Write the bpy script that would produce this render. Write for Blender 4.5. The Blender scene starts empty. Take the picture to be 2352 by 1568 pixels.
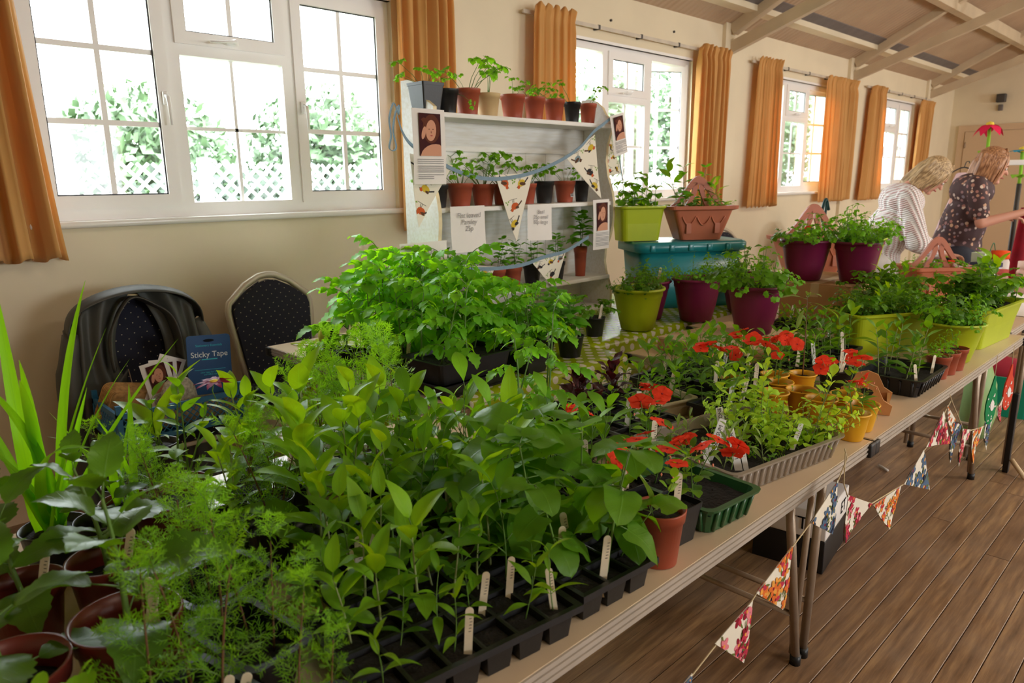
import bpy, bmesh, math, random
from mathutils import Vector as V, Matrix as M
S = bpy.context.scene
COL = S.collection
R = math.radians
PI = math.pi

# ------------------------------------------------------------------ camera, world, lights, exposure
W_, H_, F_ = 2352, 1568, 1641.5
PITCH, YAW, ROLL, EYE = R(12.607), R(45.736), R(-.658), 1.42
fw = V((math.cos(PITCH)*math.cos(YAW), math.cos(PITCH)*math.sin(YAW), -math.sin(PITCH)))
rt = V((math.sin(YAW), -math.cos(YAW), 0)); up = rt.cross(fw)
rt2 = math.cos(ROLL)*rt + math.sin(ROLL)*up; up2 = -math.sin(ROLL)*rt + math.cos(ROLL)*up
cam = bpy.data.cameras.new('camera'); camo = bpy.data.objects.new('camera', cam); COL.objects.link(camo)
cam.sensor_width = 36; cam.lens = 36*F_/W_; cam.clip_start = .02; cam.clip_end = 300
camo.matrix_world = M(((rt2.x, up2.x, -fw.x, 0), (rt2.y, up2.y, -fw.y, 0), (rt2.z, up2.z, -fw.z, EYE), (0, 0, 0, 1)))
cam.dof.use_dof = True; cam.dof.focus_distance = 1.95; cam.dof.aperture_fstop = 5.6
S.camera = camo

def ray(u, v):
    return rt2*((u-W_/2)/F_) - up2*((v-H_/2)/F_) + fw
def at(u, v, z):                     # where the line of sight of a photo pixel meets the level z
    d = ray(u, v); return V((0, 0, EYE)) + d*((z-EYE)/d.z)
def aty(u, v, y):
    d = ray(u, v); return V((0, 0, EYE)) + d*(y/d.y)
def atx(u, v, x):
    d = ray(u, v); return V((0, 0, EYE)) + d*(x/d.x)

wd = bpy.data.worlds.new('overcast sky'); S.world = wd; wd.use_nodes = True
bg = wd.node_tree.nodes['Background']; bg.inputs[0].default_value = (.93, .97, 1, 1); bg.inputs[1].default_value = 9.5
S.view_settings.view_transform = 'Standard'; S.view_settings.look = 'None'; S.view_settings.gamma = 1
S.view_settings.use_curve_mapping = False; S.view_settings.exposure = 1.08
S.cycles.max_bounces = 9; S.cycles.diffuse_bounces = 5; S.cycles.transparent_max_bounces = 16
S.cycles.transmission_bounces = 6; S.cycles.sample_clamp_indirect = 6; S.cycles.caustics_reflective = False; S.cycles.caustics_refractive = False
S.cycles.use_denoising = True

WALLY, TZ, X0, X1, YB = 3.55, .72, -2.6, 13.2, -4.2
def portal(name, loc, sx, sy, rot):
    l = bpy.data.lights.new(name, 'AREA'); l.shape = 'RECTANGLE'; l.size = sx; l.size_y = sy; l.cycles.is_portal = True
    o = bpy.data.objects.new(name, l); o.location = loc; o.rotation_euler = rot; COL.objects.link(o)
WIN = [(.70, 2.54), (3.93, 5.66), (6.93, 8.62), (9.80, 11.42)]
SZ, TOPZ = 1.29, 2.41
for a, b in WIN:
    portal('window_daylight', ((a+b)/2, WALLY+.12, (SZ+TOPZ)/2), b-a, TOPZ-SZ, (-PI/2, 0, 0))
WINB = [(1.6, 3.4), (6, 7.8), (9.8, 11.6)]
for a, b in WINB:
    portal('window_daylight', ((a+b)/2, YB-.12, 1.75), b-a, 1.0, (PI/2, 0, 0))
def lamp(x, y, z, w, c):
    l = bpy.data.lights.new('fill_light', 'AREA'); l.shape = 'RECTANGLE'; l.size = 1.5; l.size_y = .2; l.energy = w*(.4 if x < 1 else 1); l.color = c
    o = bpy.data.objects.new('fill_light', l); o.location = (x, y, z); COL.objects.link(o)
for x in (.6, 4.8, 8.6, 12): lamp(x, -1.6, 3.9, 30, (1, .87, .70))  # unseen warm fill lamps, added to brighten the window wall and room; no real fittings

# ------------------------------------------------------------------ helpers
def tag(o, label=None, cat=None, group=None, kind=None):
    if label: o['label'] = label
    if cat: o['category'] = cat
    if group: o['group'] = group
    if kind: o['kind'] = kind
    return o
def empty(name, loc=(0, 0, 0), rz=0, label=None, cat=None, group=None, parent=None):
    o = bpy.data.objects.new(name, None); o.empty_display_size = .05; COL.objects.link(o)
    o.location = loc; o.rotation_euler = (0, 0, rz); o.parent = parent
    return tag(o, label, cat, group)
def link(name, me, parent=None, mw=None, loc=None, rot=None):
    o = bpy.data.objects.new(name, me); COL.objects.link(o); o.parent = parent
    if mw is not None: o.matrix_local = mw
    if loc is not None: o.location = loc
    if rot is not None: o.rotation_euler = rot
    return o

class MB:
    def __init__(s): s.v, s.f, s.m, s.sm, s.uv = [], [], [], [], {}
    def add(s, vs, fs, mi=0, smooth=False):
        b = len(s.v); s.v += [tuple(v) for v in vs]
        for f in fs: s.f.append(tuple(b+i for i in f)); s.m.append(mi); s.sm.append(smooth)
        return s
    def box(s, x0, x1, y0, y1, z0, z1, mi=0, mt=None):
        vs = [V((x, y, z)) for z in (z0, z1) for y in (y0, y1) for x in (x0, x1)]
        if mt is not None: vs = [mt @ v for v in vs]
        return s.add(vs, [(0, 2, 3, 1), (4, 5, 7, 6), (0, 1, 5, 4), (2, 6, 7, 3), (0, 4, 6, 2), (1, 3, 7, 5)], mi)
    def bbox(s, x0, x1, y0, y1, z0, z1, b=.004, mi=0, mt=None):   # box with chamfered edges
        bm = bmesh.new(); bmesh.ops.create_cube(bm, size=1)
        for v in bm.verts: v.co = V(((x0+x1)/2+v.co.x*(x1-x0), (y0+y1)/2+v.co.y*(y1-y0), (z0+z1)/2+v.co.z*(z1-z0)))
        bmesh.ops.bevel(bm, geom=bm.edges[:], offset=b, segments=2, affect='EDGES', profile=.6)
        return s.bm(bm, mi, mt, True)
    def bm(s, bm, mi=0, mt=None, smooth=False):
        bm.verts.index_update()
        vs = [(mt @ v.co) if mt is not None else v.co.copy() for v in bm.verts]
        s.add(vs, [[v.index for v in f.verts] for f in bm.faces], mi, smooth); bm.free(); return s
    def tube(s, pts, r, n=8, mi=0, cap=True, smooth=True, flat=1.0):
        pts = [V(p) for p in pts]; rs = r if isinstance(r, (list, tuple)) else [r]*len(pts)
        vs = []; ref = None
        for i, p in enumerate(pts):
            t = (pts[min(i+1, len(pts)-1)] - pts[max(i-1, 0)]).normalized()
            if ref is None: ref = V((0, 0, 1)) if abs(t.z) < .9 else V((1, 0, 0))
            a = t.cross(ref).normalized(); b = a.cross(t).normalized(); ref = b
            for k in range(n):
                an = 2*PI*k/n; vs.append(p + (a*math.cos(an) + b*math.sin(an)*flat)*rs[i])
        fs = [(i*n+k, i*n+(k+1) % n, (i+1)*n+(k+1) % n, (i+1)*n+k) for i in range(len(pts)-1) for k in range(n)]
        if cap: fs += [tuple(range(n-1, -1, -1)), tuple((len(pts)-1)*n+k for k in range(n))]
        return s.add(vs, fs, mi, smooth)
    def lathe(s, prof, n=24, mi=0, smooth=True, cx=0, cy=0, sx=1, sy=1, close=False, ripple=None):
        vs = []
        for j, (r, z) in enumerate(prof):
            for k in range(n):
                a = 2*PI*k/n; q = 1 if ripple is None else ripple(a, j)
                vs.append((cx+r*q*math.cos(a)*sx, cy+r*q*math.sin(a)*sy, z))
        fs = [(j*n+k, j*n+(k+1) % n, (j+1)*n+(k+1) % n, (j+1)*n+k) for j in range(len(prof)-1) for k in range(n)]
        if close: fs.append(tuple(reversed(range(n)))); fs.append(tuple((len(prof)-1)*n+k for k in range(n)))
        return s.add(vs, fs, mi, smooth)
    def rloop(s, levels, mi=0, smooth=False, cap0=False, cap1=False, seg=3):
        # stack of rounded rectangles: (halfx, halfy, corner radius, z[, dx, dy])
        n = 4*(seg+1); vs = []
        for lv in levels:
            hx, hy, cr, z = lv[:4]; dx, dy = lv[4:] if len(lv) > 4 else (0, 0)
            for q, (sx, sy) in enumerate(((1, 1), (-1, 1), (-1, -1), (1, -1))):
                for k in range(seg+1):
                    a = q*PI/2 + k*PI/2/seg
                    vs.append((dx+sx*(hx-cr)+cr*math.cos(a), dy+sy*(hy-cr)+cr*math.sin(a), z))
        fs = [(j*n+k, j*n+(k+1) % n, (j+1)*n+(k+1) % n, (j+1)*n+k) for j in range(len(levels)-1) for k in range(n)]
        if cap0: fs.append(tuple(reversed(range(n))))
        if cap1: fs.append(tuple((len(levels)-1)*n+k for k in range(n)))
        return s.add(vs, fs, mi, smooth)
    def sheet(s, fn, nu, nv, mi=0, smooth=True, uv=True):
        b = len(s.v)
        vs = [fn(i/nu, j/nv) for j in range(nv+1) for i in range(nu+1)]
        fs = [(j*(nu+1)+i, j*(nu+1)+i+1, (j+1)*(nu+1)+i+1, (j+1)*(nu+1)+i) for j in range(nv) for i in range(nu)]
        for j in range(nv+1):
            for i in range(nu+1): s.uv[b+j*(nu+1)+i] = (i/nu, j/nv)
        return s.add(vs, fs, mi, smooth)
    def poly(s, pts, mi=0, th=None):     # flat polygon list of 3D points, optional thickness vector
        if th is None: return s.add(pts, [tuple(range(len(pts)))], mi)
        n = len(pts); th = V(th); vs = [V(p) for p in pts]+[V(p)+th for p in pts]
        return s.add(vs, [tuple(range(n)), tuple(reversed(range(n, 2*n)))]+[(i, (i+1) % n, n+(i+1) % n, n+i)[::-1] for i in range(n)], mi)
    def mesh(s, name, mats):
        me = bpy.data.meshes.new(name); me.from_pydata(s.v, [], s.f)
        for m in (mats if isinstance(mats, (list, tuple)) else [mats]): me.materials.append(m)
        me.polygons.foreach_set('material_index', s.m); me.polygons.foreach_set('use_smooth', s.sm)
        if s.uv:
            l = me.uv_layers.new(name='uv'); vi = [0]*len(me.loops); me.loops.foreach_get('vertex_index', vi)
            l.data.foreach_set('uv', [c for i in vi for c in s.uv.get(i, (0, 0))])
        me.update(); return me
    def build(s, name, mats, parent=None, loc=None, rot=None, mw=None):
        return link(name, s.mesh(name, mats), parent, mw, loc, rot)

def lin(c):
    c = [x/255 for x in c]; return tuple((x/12.92 if x <= .04045 else ((x+.055)/1.055)**2.4) for x in c)+(1,)
class N:
    def __init__(s, name):
        s.m = bpy.data.materials.new(name); s.m.use_nodes = True; s.t = s.m.node_tree; s.n = s.t.nodes; s.p = s.n['Principled BSDF']; s.o = s.n['Material Output']
    def a(s, typ, **k):
        n = s.n.new(typ)
        for q, v in k.items():
            if q.startswith('i_'): n.inputs[int(q[2:])].default_value = v
            else: setattr(n, q, v)
        return n
    def l(s, a, b): s.t.links.new(a, b)
    def mixc(s, f, a, b, bt='MIX'):
        n = s.a('ShaderNodeMix', data_type='RGBA', blend_type=bt)
        for sk, v in ((0, f), (6, a), (7, b)):
            if hasattr(v, 'is_output') or hasattr(v, 'links'): s.l(v, n.inputs[sk])
            else: n.inputs[sk].default_value = v
        return n.outputs[2]
    def mth(s, op, a, b=0, c=0):
        n = s.a('ShaderNodeMath', operation=op)
        for i, v in enumerate((a, b, c)):
            if hasattr(v, 'links'): s.l(v, n.inputs[i])
            else: n.inputs[i].default_value = v
        return n.outputs[0]
    def ramp(s, f, stops):
        n = s.a('ShaderNodeValToRGB'); e = n.color_ramp.elements
        for i, (p, c) in enumerate(stops):
            if i > 1: e.new(p)
            e[i].position = p; e[i].color = c
        s.l(f, n.inputs[0]); return n.outputs[0]
    def noise(s, sc, det=3, co=None, rough=.5):
        n = s.a('ShaderNodeTexNoise'); n.inputs['Scale'].default_value = sc; n.inputs['Detail'].default_value = det; n.inputs['Roughness'].default_value = rough
        if co is not None: s.l(co, n.inputs[0])
        return n.outputs[0]
    def bump(s, h, st=.3, d=.002):
        n = s.a('ShaderNodeBump'); n.inputs['Strength'].default_value = st; n.inputs['Distance'].default_value = d
        s.l(h, n.inputs['Height']); s.l(n.outputs[0], s.p.inputs['Normal'])
def mat(name, c, rough=.5, var=.12, sc=12, bump=0, bsc=None, spec=.5, metal=0, coat=0, dist=.002, c2=None):
    n = N(name); co = n.a('ShaderNodeTexCoord').outputs['Object']
    a = lin(c); b = lin(c2) if c2 else tuple(x*(1-var*1.6) for x in a[:3])+(1,)
    f = n.noise(sc, 4, co); f2 = n.ramp(f, [(.3, (0, 0, 0, 1)), (.7, (1, 1, 1, 1))])
    n.l(n.mixc(f2, a, b), n.p.inputs['Base Color'])
    n.p.inputs['Roughness'].default_value = rough; n.p.inputs['Metallic'].default_value = metal
    n.p.inputs['Specular IOR Level'].default_value = spec; n.p.inputs['Coat Weight'].default_value = coat
    if bump: n.bump(n.noise(bsc or sc*6, 3, co), bump, dist)
    return n.m
Mt = {}
Mt['wall'] = mat('cream painted plaster', (234, 221, 192), .85, .05, 2.2, .15, 60)
Mt['ceil'] = None
Mt['frame'] = mat('white window plastic', (248, 246, 244), .35, .02, 3, spec=.5)
Mt['gasket'] = mat('dark window gasket', (60, 60, 66), .6)
Mt['sill'] = mat('white gloss sill', (242, 240, 234), .25, .02, 3)
Mt['beam'] = mat('cream painted steel beam', (214, 196, 166), .6, .08, 5, .1, 40)
Mt['grey'] = mat('grey eaves board', (120, 112, 108), .8, .15, 8)
Mt['doorp'] = mat('beige painted door', (214, 186, 152), .6, .04, 2)
Mt['steel'] = mat('brushed steel', (176, 158, 138), .42, .08, 30, metal=.55)
Mt['alu'] = mat('ribbed aluminium edging', (196, 184, 170), .42, .08, 20, metal=.25)
Mt['black'] = mat('black plastic', (20, 20, 22), .42, .2, 20, .1, 200)
Mt['blackp'] = mat('matt black moulded plastic', (30, 29, 30), .4, .2, 25, .12, 150)
Mt['hook'] = mat('dark metal fixing', (70, 66, 62), .5)

# glass
g = N('window glass'); tr = g.a('ShaderNodeBsdfTransparent'); gl = g.a('ShaderNodeBsdfGlossy'); gl.inputs['Roughness'].default_value = .02
fr = g.a('ShaderNodeFresnel'); mx = g.a('ShaderNodeMixShader'); tr.inputs[0].default_value = (.96, .985, .98, 1)
g.l(g.mth('MULTIPLY', fr.outputs[0], .6), mx.inputs[0]); g.l(tr.outputs[0], mx.inputs[1]); g.l(gl.outputs[0], mx.inputs[2]); g.l(mx.outputs[0], g.o.inputs[0]); Mt['glass'] = g.m

# corrugated ceiling boards
n = N('beige ceiling boards'); co = n.a('ShaderNodeTexCoord').outputs['Object']
f = n.noise(3, 5, co); n.l(n.mixc(f, lin((196, 170, 140)), lin((168, 142, 116))), n.p.inputs['Base Color']); n.p.inputs['Roughness'].default_value = .8
w = n.a('ShaderNodeTexWave', wave_type='BANDS', bands_direction='X'); w.inputs['Scale'].default_value = 4.2; w.inputs['Distortion'].default_value = .2; n.l(co, w.inputs[0])
n.bump(w.outputs[1], .5, .02); Mt['ceil'] = n.m

# ------------------------------------------------------------------ room shell
def struct(name, mb, m, parent=None): return tag(mb.build(name, m, parent), kind='structure')
def wall_with_holes(name, y0, y1, zt, holes):
    mb = MB(); xs = X0
    for a, b, z0, z1 in holes:
        mb.box(xs, a, y0, y1, 0, zt); mb.box(a, b, y0, y1, 0, z0); mb.box(a, b, y0, y1, z1, zt); xs = b
    mb.box(xs, X1+.2, y0, y1, 0, zt); return struct(name, mb, Mt['wall'])
wall_with_holes('wall_left', WALLY, WALLY+.2, 3.05, [(a, b, SZ-.03, TOPZ) for a, b in WIN])
wall_with_holes('wall_right', YB-.2, YB, 3.05, [(a, b, 1.25, 2.25) for a, b in WINB])
struct('wall_far', MB().box(X1, X1+.2, YB-.2, WALLY+.2, 0, 6.0), Mt['wall'])
struct('wall_back', MB().box(X0-.2, X0, YB-.2, WALLY+.2, 0, 6.0), Mt['wall'])
RID = (WALLY+YB)/2
struct('trim_1', MB().box(X0, X1, WALLY-.28, WALLY, 2.84, 2.90), Mt['wall'])      # boxed eaves
sl = .5
def roofz(y): return 2.90 + sl*(WALLY-.28-y) if y > RID else 2.90 + sl*(WALLY-.28-RID) - sl*(RID-y)
mb = MB(); yy = [WALLY+.2, RID, YB-.2]
vs = []
for x in (X0-.2, X1+.2):
    for y in yy: vs += [(x, y, roofz(y)), (x, y, roofz(y)+.12)]
mb.add(vs, [(0, 2, 8, 6), (2, 4, 10, 8), (1, 7, 9, 3), (3, 9, 11, 5), (0, 1, 3, 2), (2, 3, 5, 4), (6, 8, 9, 7), (8, 10, 11, 9), (0, 6, 7, 1), (4, 5, 11, 10)])
struct('ceiling', mb, Mt['ceil'])
y_ = WALLY-.30
struct('trim_2', MB().add([(X0, y_+.03, 2.885), (X1, y_+.03, 2.885), (X1, y_-.07, roofz(y_-.07)-.008), (X0, y_-.07, roofz(y_-.07)-.008), (X0, y_+.03, 2.90), (X1, y_+.03, 2.90), (X1, y_-.07, roofz(y_-.07)), (X0, y_-.07, roofz(y_-.07))],
       [(0, 1, 2, 3), (7, 6, 5, 4), (0, 4, 5, 1), (1, 5, 6, 2), (2, 6, 7, 3), (3, 7, 4, 0)]), Mt['grey'])
# trusses
for k, x in enumerate((-.1, 3.25, 6.25, 9.1, 11.95)):
    t = empty('roof_truss', (x, 0, 0)); tag(t, kind='structure')
    def bar(name, ya, za, yb, zb, w=.085, d=.13):
        dz = (zb-za)/(yb-ya); nn = V((0, -dz, 1)).normalized()*d
        vs = [V((sx*w/2, y, z))+o for sx in (-1, 1) for (y, z) in ((ya, za), (yb, zb)) for o in (V((0, 0, 0)), -nn)]
        MB().add(vs, [(0, 1, 3, 2), (4, 6, 7, 5), (0, 4, 5, 1), (2, 3, 7, 6), (0, 2, 6, 4), (1, 5, 7, 3)]).build(name, Mt['beam'], t)
    bar('rafter', WALLY, 2.80, RID, 2.80+.52*(WALLY-RID)); bar('rafter', YB, 2.80, RID, 2.80+.52*(WALLY-RID))
    bar('tie_beam', WALLY, 2.62, RID, 2.62+.337*(WALLY-RID), .06, .10); bar('tie_beam', YB, 2.62, RID, 2.62+.337*(WALLY-RID), .06, .10)
    if k in (2, 3, 4): MB().box(-.12, .12, WALLY-.035, WALLY, 0, 2.84).build('pier', Mt['wall'], t)
for i, (yy_, zz_) in enumerate(((2.5, 3.13), (1.0, 3.9))):
    struct('trim_%d' % (i+3), MB().box(X0, X1, yy_, yy_+.09, zz_, zz_+.13), Mt['beam'])
# floor : boards built one by one in the visible part
n = N('worn varnished floorboards'); oi = n.a('ShaderNodeObjectInfo').outputs['Random']; tc = n.a('ShaderNodeTexCoord'); mp = n.a('ShaderNodeMapping'); mp.inputs['Scale'].default_value = (1.2, 14, 1); n.l(tc.outputs['Object'], mp.inputs[0])
ml = n.a('ShaderNodeVectorMath', operation='ADD'); cb = n.a('ShaderNodeCombineXYZ'); n.l(n.mth('MULTIPLY', oi, 37), cb.inputs[0]); n.l(n.mth('MULTIPLY', oi, 91), cb.inputs[1]); n.l(mp.outputs[0], ml.inputs[0]); n.l(cb.outputs[0], ml.inputs[1])
gr = n.noise(3, 7, ml.outputs[0], .62); base = n.ramp(gr, [(.3, lin((98, 72, 50))), (.5, lin((140, 108, 78))), (.7, lin((180, 144, 102)))])
bl = n.noise(2.3, 5, tc.outputs['Object'], .7); worn = n.ramp(bl, [(.42, (0, 0, 0, 1)), (.68, (1, 1, 1, 1))])
c1 = n.mixc(n.mth('MULTIPLY', worn, .5), base, lin((150, 128, 108)))
c2 = n.mixc(n.mth('MULTIPLY', oi, .45), c1, lin((104, 74, 52)))
n.l(c2, n.p.inputs['Base Color']); n.l(n.ramp(bl, [(.3, (.30,)*3+(1,)), (.7, (.52,)*3+(1,))]), n.p.inputs['Roughness']); n.p.inputs['Specular IOR Level'].default_value = .5
n.bump(gr, .15, .002); Mt['floor'] = n.m
fl = struct('floor', MB().box(X0, X1, YB, WALLY, -.12, -.022), mat('dark gap under boards', (28, 18, 12), .9))
BW = .082
bmesh_cache = {}
def board_mesh(L):
    k = round(L, 1)
    if k not in bmesh_cache:
        mb = MB(); c = .0016; w = BW/2-.0011
        vs = [(x, y, z) for x in (0, k-.003) for (y, z) in ((-w, -.022), (-w, -c), (-w+c, 0), (w-c, 0), (w, -c), (w, -.022))]
        mb.add(vs, [(0, 1, 7, 6), (1, 2, 8, 7), (2, 3, 9, 8), (3, 4, 10, 9), (4, 5, 11, 10), (0, 5, 4, 3, 2, 1), (6, 7, 8, 9, 10, 11)]); bmesh_cache[k] = mb.mesh('floorboard', Mt['floor'])
    return bmesh_cache[k], k
rb = random.Random(4); nb = 0
y = 0.98; YV0 = y
while y > -1.75:
    x = -.35
    L = .5+rb.random()*1.6
    while x < X1 and nb < 296:
        L = min(L, X1-x)
        if L < .3: break
        me, k = board_mesh(L); link('floorboard', me, fl, loc=(x, y, 0)); nb += 1; x += k; L = rb.choice((1.6, 2.2, 2.8, 3.4))
    y -= BW
YV1 = y; ye = YV0+BW
mb = MB(); yy_ = YV0
while yy_ > YV1+.01: mb.box(X0, -.35, yy_-BW/2+.001, yy_+BW/2-.001, -.022, 0); yy_ -= BW
while yy_ > YB: mb.box(X0, X1, yy_-BW/2+.001, yy_+BW/2-.001, -.022, 0); yy_ -= BW
yy_ = YV0+BW
while yy_ < WALLY: mb.box(X0, X1, yy_-BW/2+.001, yy_+BW/2-.001, -.022, 0); yy_ += BW
tag(mb.build('floorboards_beyond_view', Mt['floor'], fl), kind='stuff')
for i, (x, yq) in enumerate(((X0, WALLY),)):
    struct('baseboard_left', MB().box(X0, X1, WALLY-.02, WALLY, 0, .12), Mt['doorp'])
# far door, sensor
d = tag(empty('door_1', (X1, 0, 0)), kind='structure')
MB().box(-.03, 0, -.3, 3.42, 0, 2.19).box(-.045, -.03, 3.33, 3.42, 0, 2.19).box(-.045, -.03, -.3, 3.33, 2.10, 2.19).build('door_frame', Mt['doorp'], d)
for a, b in ((2.36, 3.32), (1.38, 2.34), (.4, 1.36)):
    lf = MB().box(-.055, -.03, a, b, .01, 2.09).build('door_leaf', Mt['doorp'], d)
    for z in (.3, 1.0, 1.85): MB().tube([(-.06, b-.015, z), (-.06, b-.015, z+.09)], .009, 6).build('hinge', Mt['steel'], lf)
p = atx(2301, 232, X1)
s = empty('motion_sensor', (X1, p.y, p.z), 0, 'small dark security sensor high on the far cream wall', 'sensor')
MB().bbox(-.09, 0, -.06, .06, -.02, .10, .012).build('sensor_body', Mt['hook'], s); MB().bbox(-.05, 0, -.03, .03, -.14, -.05, .012).build('bracket', Mt['grey'], s)
p = aty(2117, 318, WALLY)
tag(MB().bbox(p.x-.06, p.x+.06, WALLY-.04, WALLY, p.z-.05, p.z+.05, .008).build('wall_thermostat', Mt['hook']), 'small grey thermostat box on the wall right of the farthest curtain', 'thermostat')

# ------------------------------------------------------------------ windows
def handle(parent, x, y, z, vert=True, flip=1):
    mb = MB()
    if vert: mb.bbox(x-.011, x+.011, y-.022, y, z-.03, z+.03, .005).tube([(x, y-.02, z+.012), (x, y-.045, z), (x+.001, y-.05, z-.03), (x+.002, y-.05, z-.12)], [.009, .011, .009, .007], 8, flat=.8)
    else: mb.bbox(x-.03, x+.03, y-.022, y, z-.011, z+.011, .005).tube([(x+.012*flip, y-.02, z), (x, y-.045, z+.004), (x-.03*flip, y-.052, z-.004), (x-.12*flip, y-.05, z-.012)], [.009, .011, .009, .007], 8, flat=.8)
    return mb.build('handle', Mt['frame'], parent)
def sash(parent, x0, x1, z0, z1, y, bars=(1, 2), th=.045, fr=.055, opened=0, hinge=0):
    # hinged sash: frame, glass, glazing bars.  local origin at the hinge side
    px = x0 if hinge == 0 else x1
    o = empty('casement', (px, y, 0), opened, parent=parent)
    a, b = x0-px, x1-px
    MB().box(a, b, 0, th, z0, z0+fr).box(a, b, 0, th, z1-fr, z1).box(a, a+fr, 0, th, z0+fr, z1-fr).box(b-fr, b, 0, th, z0+fr, z1-fr).build('sash_frame', Mt['frame'], o)
    g0, g1, h0, h1 = a+fr, b-fr, z0+fr, z1-fr
    gz = MB().box(g0, g1, th*.42, th*.42+.005, h0, h1).build('pane', Mt['glass'], o)
    r = .0115
    mb = MB().box(g0, g1, th*.25, th*.3, h0, h0+.006).box(g0, g1, th*.25, th*.3, h1-.006, h1).box(g0, g0+.006, th*.25, th*.3, h0, h1).box(g1-.006, g1, th*.25, th*.3, h0, h1)
    mb.build('gasket', Mt['gasket'], o)
    for i in range(bars[0]):
        x = g0+(g1-g0)*(i+1)/(bars[0]+1); MB().box(x-r, x+r, th*.35, th*.65, h0, h1).build('glazing_bar', Mt['frame'], o)
    for i in range(bars[1]):
        z = h0+(h1-h0)*(i+1)/(bars[1]+1); MB().box(g0, g1, th*.36, th*.64, z-r, z+r).build('glazing_bar', Mt['frame'], o)
    return o
def window(i, a, b, open_r=0, open_l=0):
    w = tag(empty('window_%d' % (i+1), (0, 0, 0)), kind='structure')
    yf = WALLY+.035; y1 = WALLY+.105; fo = .055
    t = (b-a)/3; m1, m2 = a+t*1.02, a+t*1.98
    mb = MB(); mb.box(a, b, yf, y1, SZ-.03, SZ+.05).box(a, b, yf, y1, TOPZ-.05, TOPZ).box(a, a+fo, yf, y1, SZ+.05, TOPZ-.05).box(b-fo, b, yf, y1, SZ+.05, TOPZ-.05)
    for m in (m1, m2): mb.box(m-.04, m+.04, yf, y1, SZ+.05, TOPZ-.05)
    zt = SZ+.72; mb.box(m1+.04, m2-.04, yf, y1, zt, zt+.07); mb.build('window_frame', Mt['frame'], w)
    ys = yf-.012
    s1 = sash(w, a+.035, m1-.022, SZ+.035, TOPZ-.035, ys, opened=open_l, hinge=0); handle(s1, (m1-.022)-(a+.035)-.03, 0, SZ+.52)
    g = empty('fixed_light', (0, 0, 0), parent=w)
    MB().box(m1+.04, m2-.04, yf+.03, yf+.035, SZ+.05, zt).build('pane', Mt['glass'], g); xm = (m1+m2)/2
    MB().box(xm-.008, xm+.008, yf+.028, yf+.04, SZ+.05, zt).build('glazing_bar', Mt['frame'], g); zz = (SZ+.05+zt)/2+.01
    MB().box(m1+.04, m2-.04, yf+.028, yf+.04, zz-.008, zz+.008).build('glazing_bar', Mt['frame'], g)
    s2 = sash(w, m1+.022, m2-.022, zt+.05, TOPZ-.035, ys, bars=(1, 0)); handle(s2, (m2-m1)/2-.03, 0, zt+.075, False, 1)
    s3 = sash(w, m2+.022, b-.035, SZ+.035, TOPZ-.035, ys, opened=open_r, hinge=1); handle(s3, -(b-.035-m2-.022)+.03, 0, SZ+.52)
    sl_ = MB().bbox(a-.04, b+.02, WALLY-.045, WALLY+.06, SZ-.045, SZ-.015, .012).build('window_sill', Mt['sill'], w)
    MB().box(a-.0, b, WALLY-.004, WALLY+.03, TOPZ+.0, TOPZ+.02).build('head_trim', Mt['frame'], w)
window(0, *WIN[0], open_r=0)
window(1, *WIN[1], open_r=-R(32), open_l=R(28)); window(2, *WIN[2], open_r=-R(8), open_l=R(30)); window(3, *WIN[3])
# rails
Mt['rail'] = mat('white curtain rail', (214, 202, 184), .4)
RZ = 2.50
for a, b, lab in ((3.55, 6.15, 'long thin white curtain rail above the second window'), (6.62, 9.1, 'thin white curtain rail above the third window'), (9.5, 11.95, 'thin white curtain rail above the farthest window')):
    o = empty('curtain_rail', (a, WALLY, RZ), 0, lab, 'rail'); MB().box(0, b-a, -.05, -.035, -.012, .012).build('track', Mt['rail'], o)
    for q in range(5):
        x = (b-a)*(q+.5)/5; MB().box(x-.01, x+.01, -.052, 0, -.016, .016).build('bracket', Mt['hook'], o)
o = empty('wall_hook', aty(1402, 47, WALLY), 0, 'small screw fixing in the wall above the second rail, left one', 'screw'); MB().tube([(0, -.012, 0), (0, 0, 0)], .009, 8).build('screw_head', Mt['hook'], o)
o = empty('wall_hook', aty(1547, 73, WALLY), 0, 'small screw fixing in the wall above the second rail, right one', 'screw'); MB().tube([(0, -.012, 0), (0, 0, 0)], .009, 8).build('screw_head', Mt['hook'], o)

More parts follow.
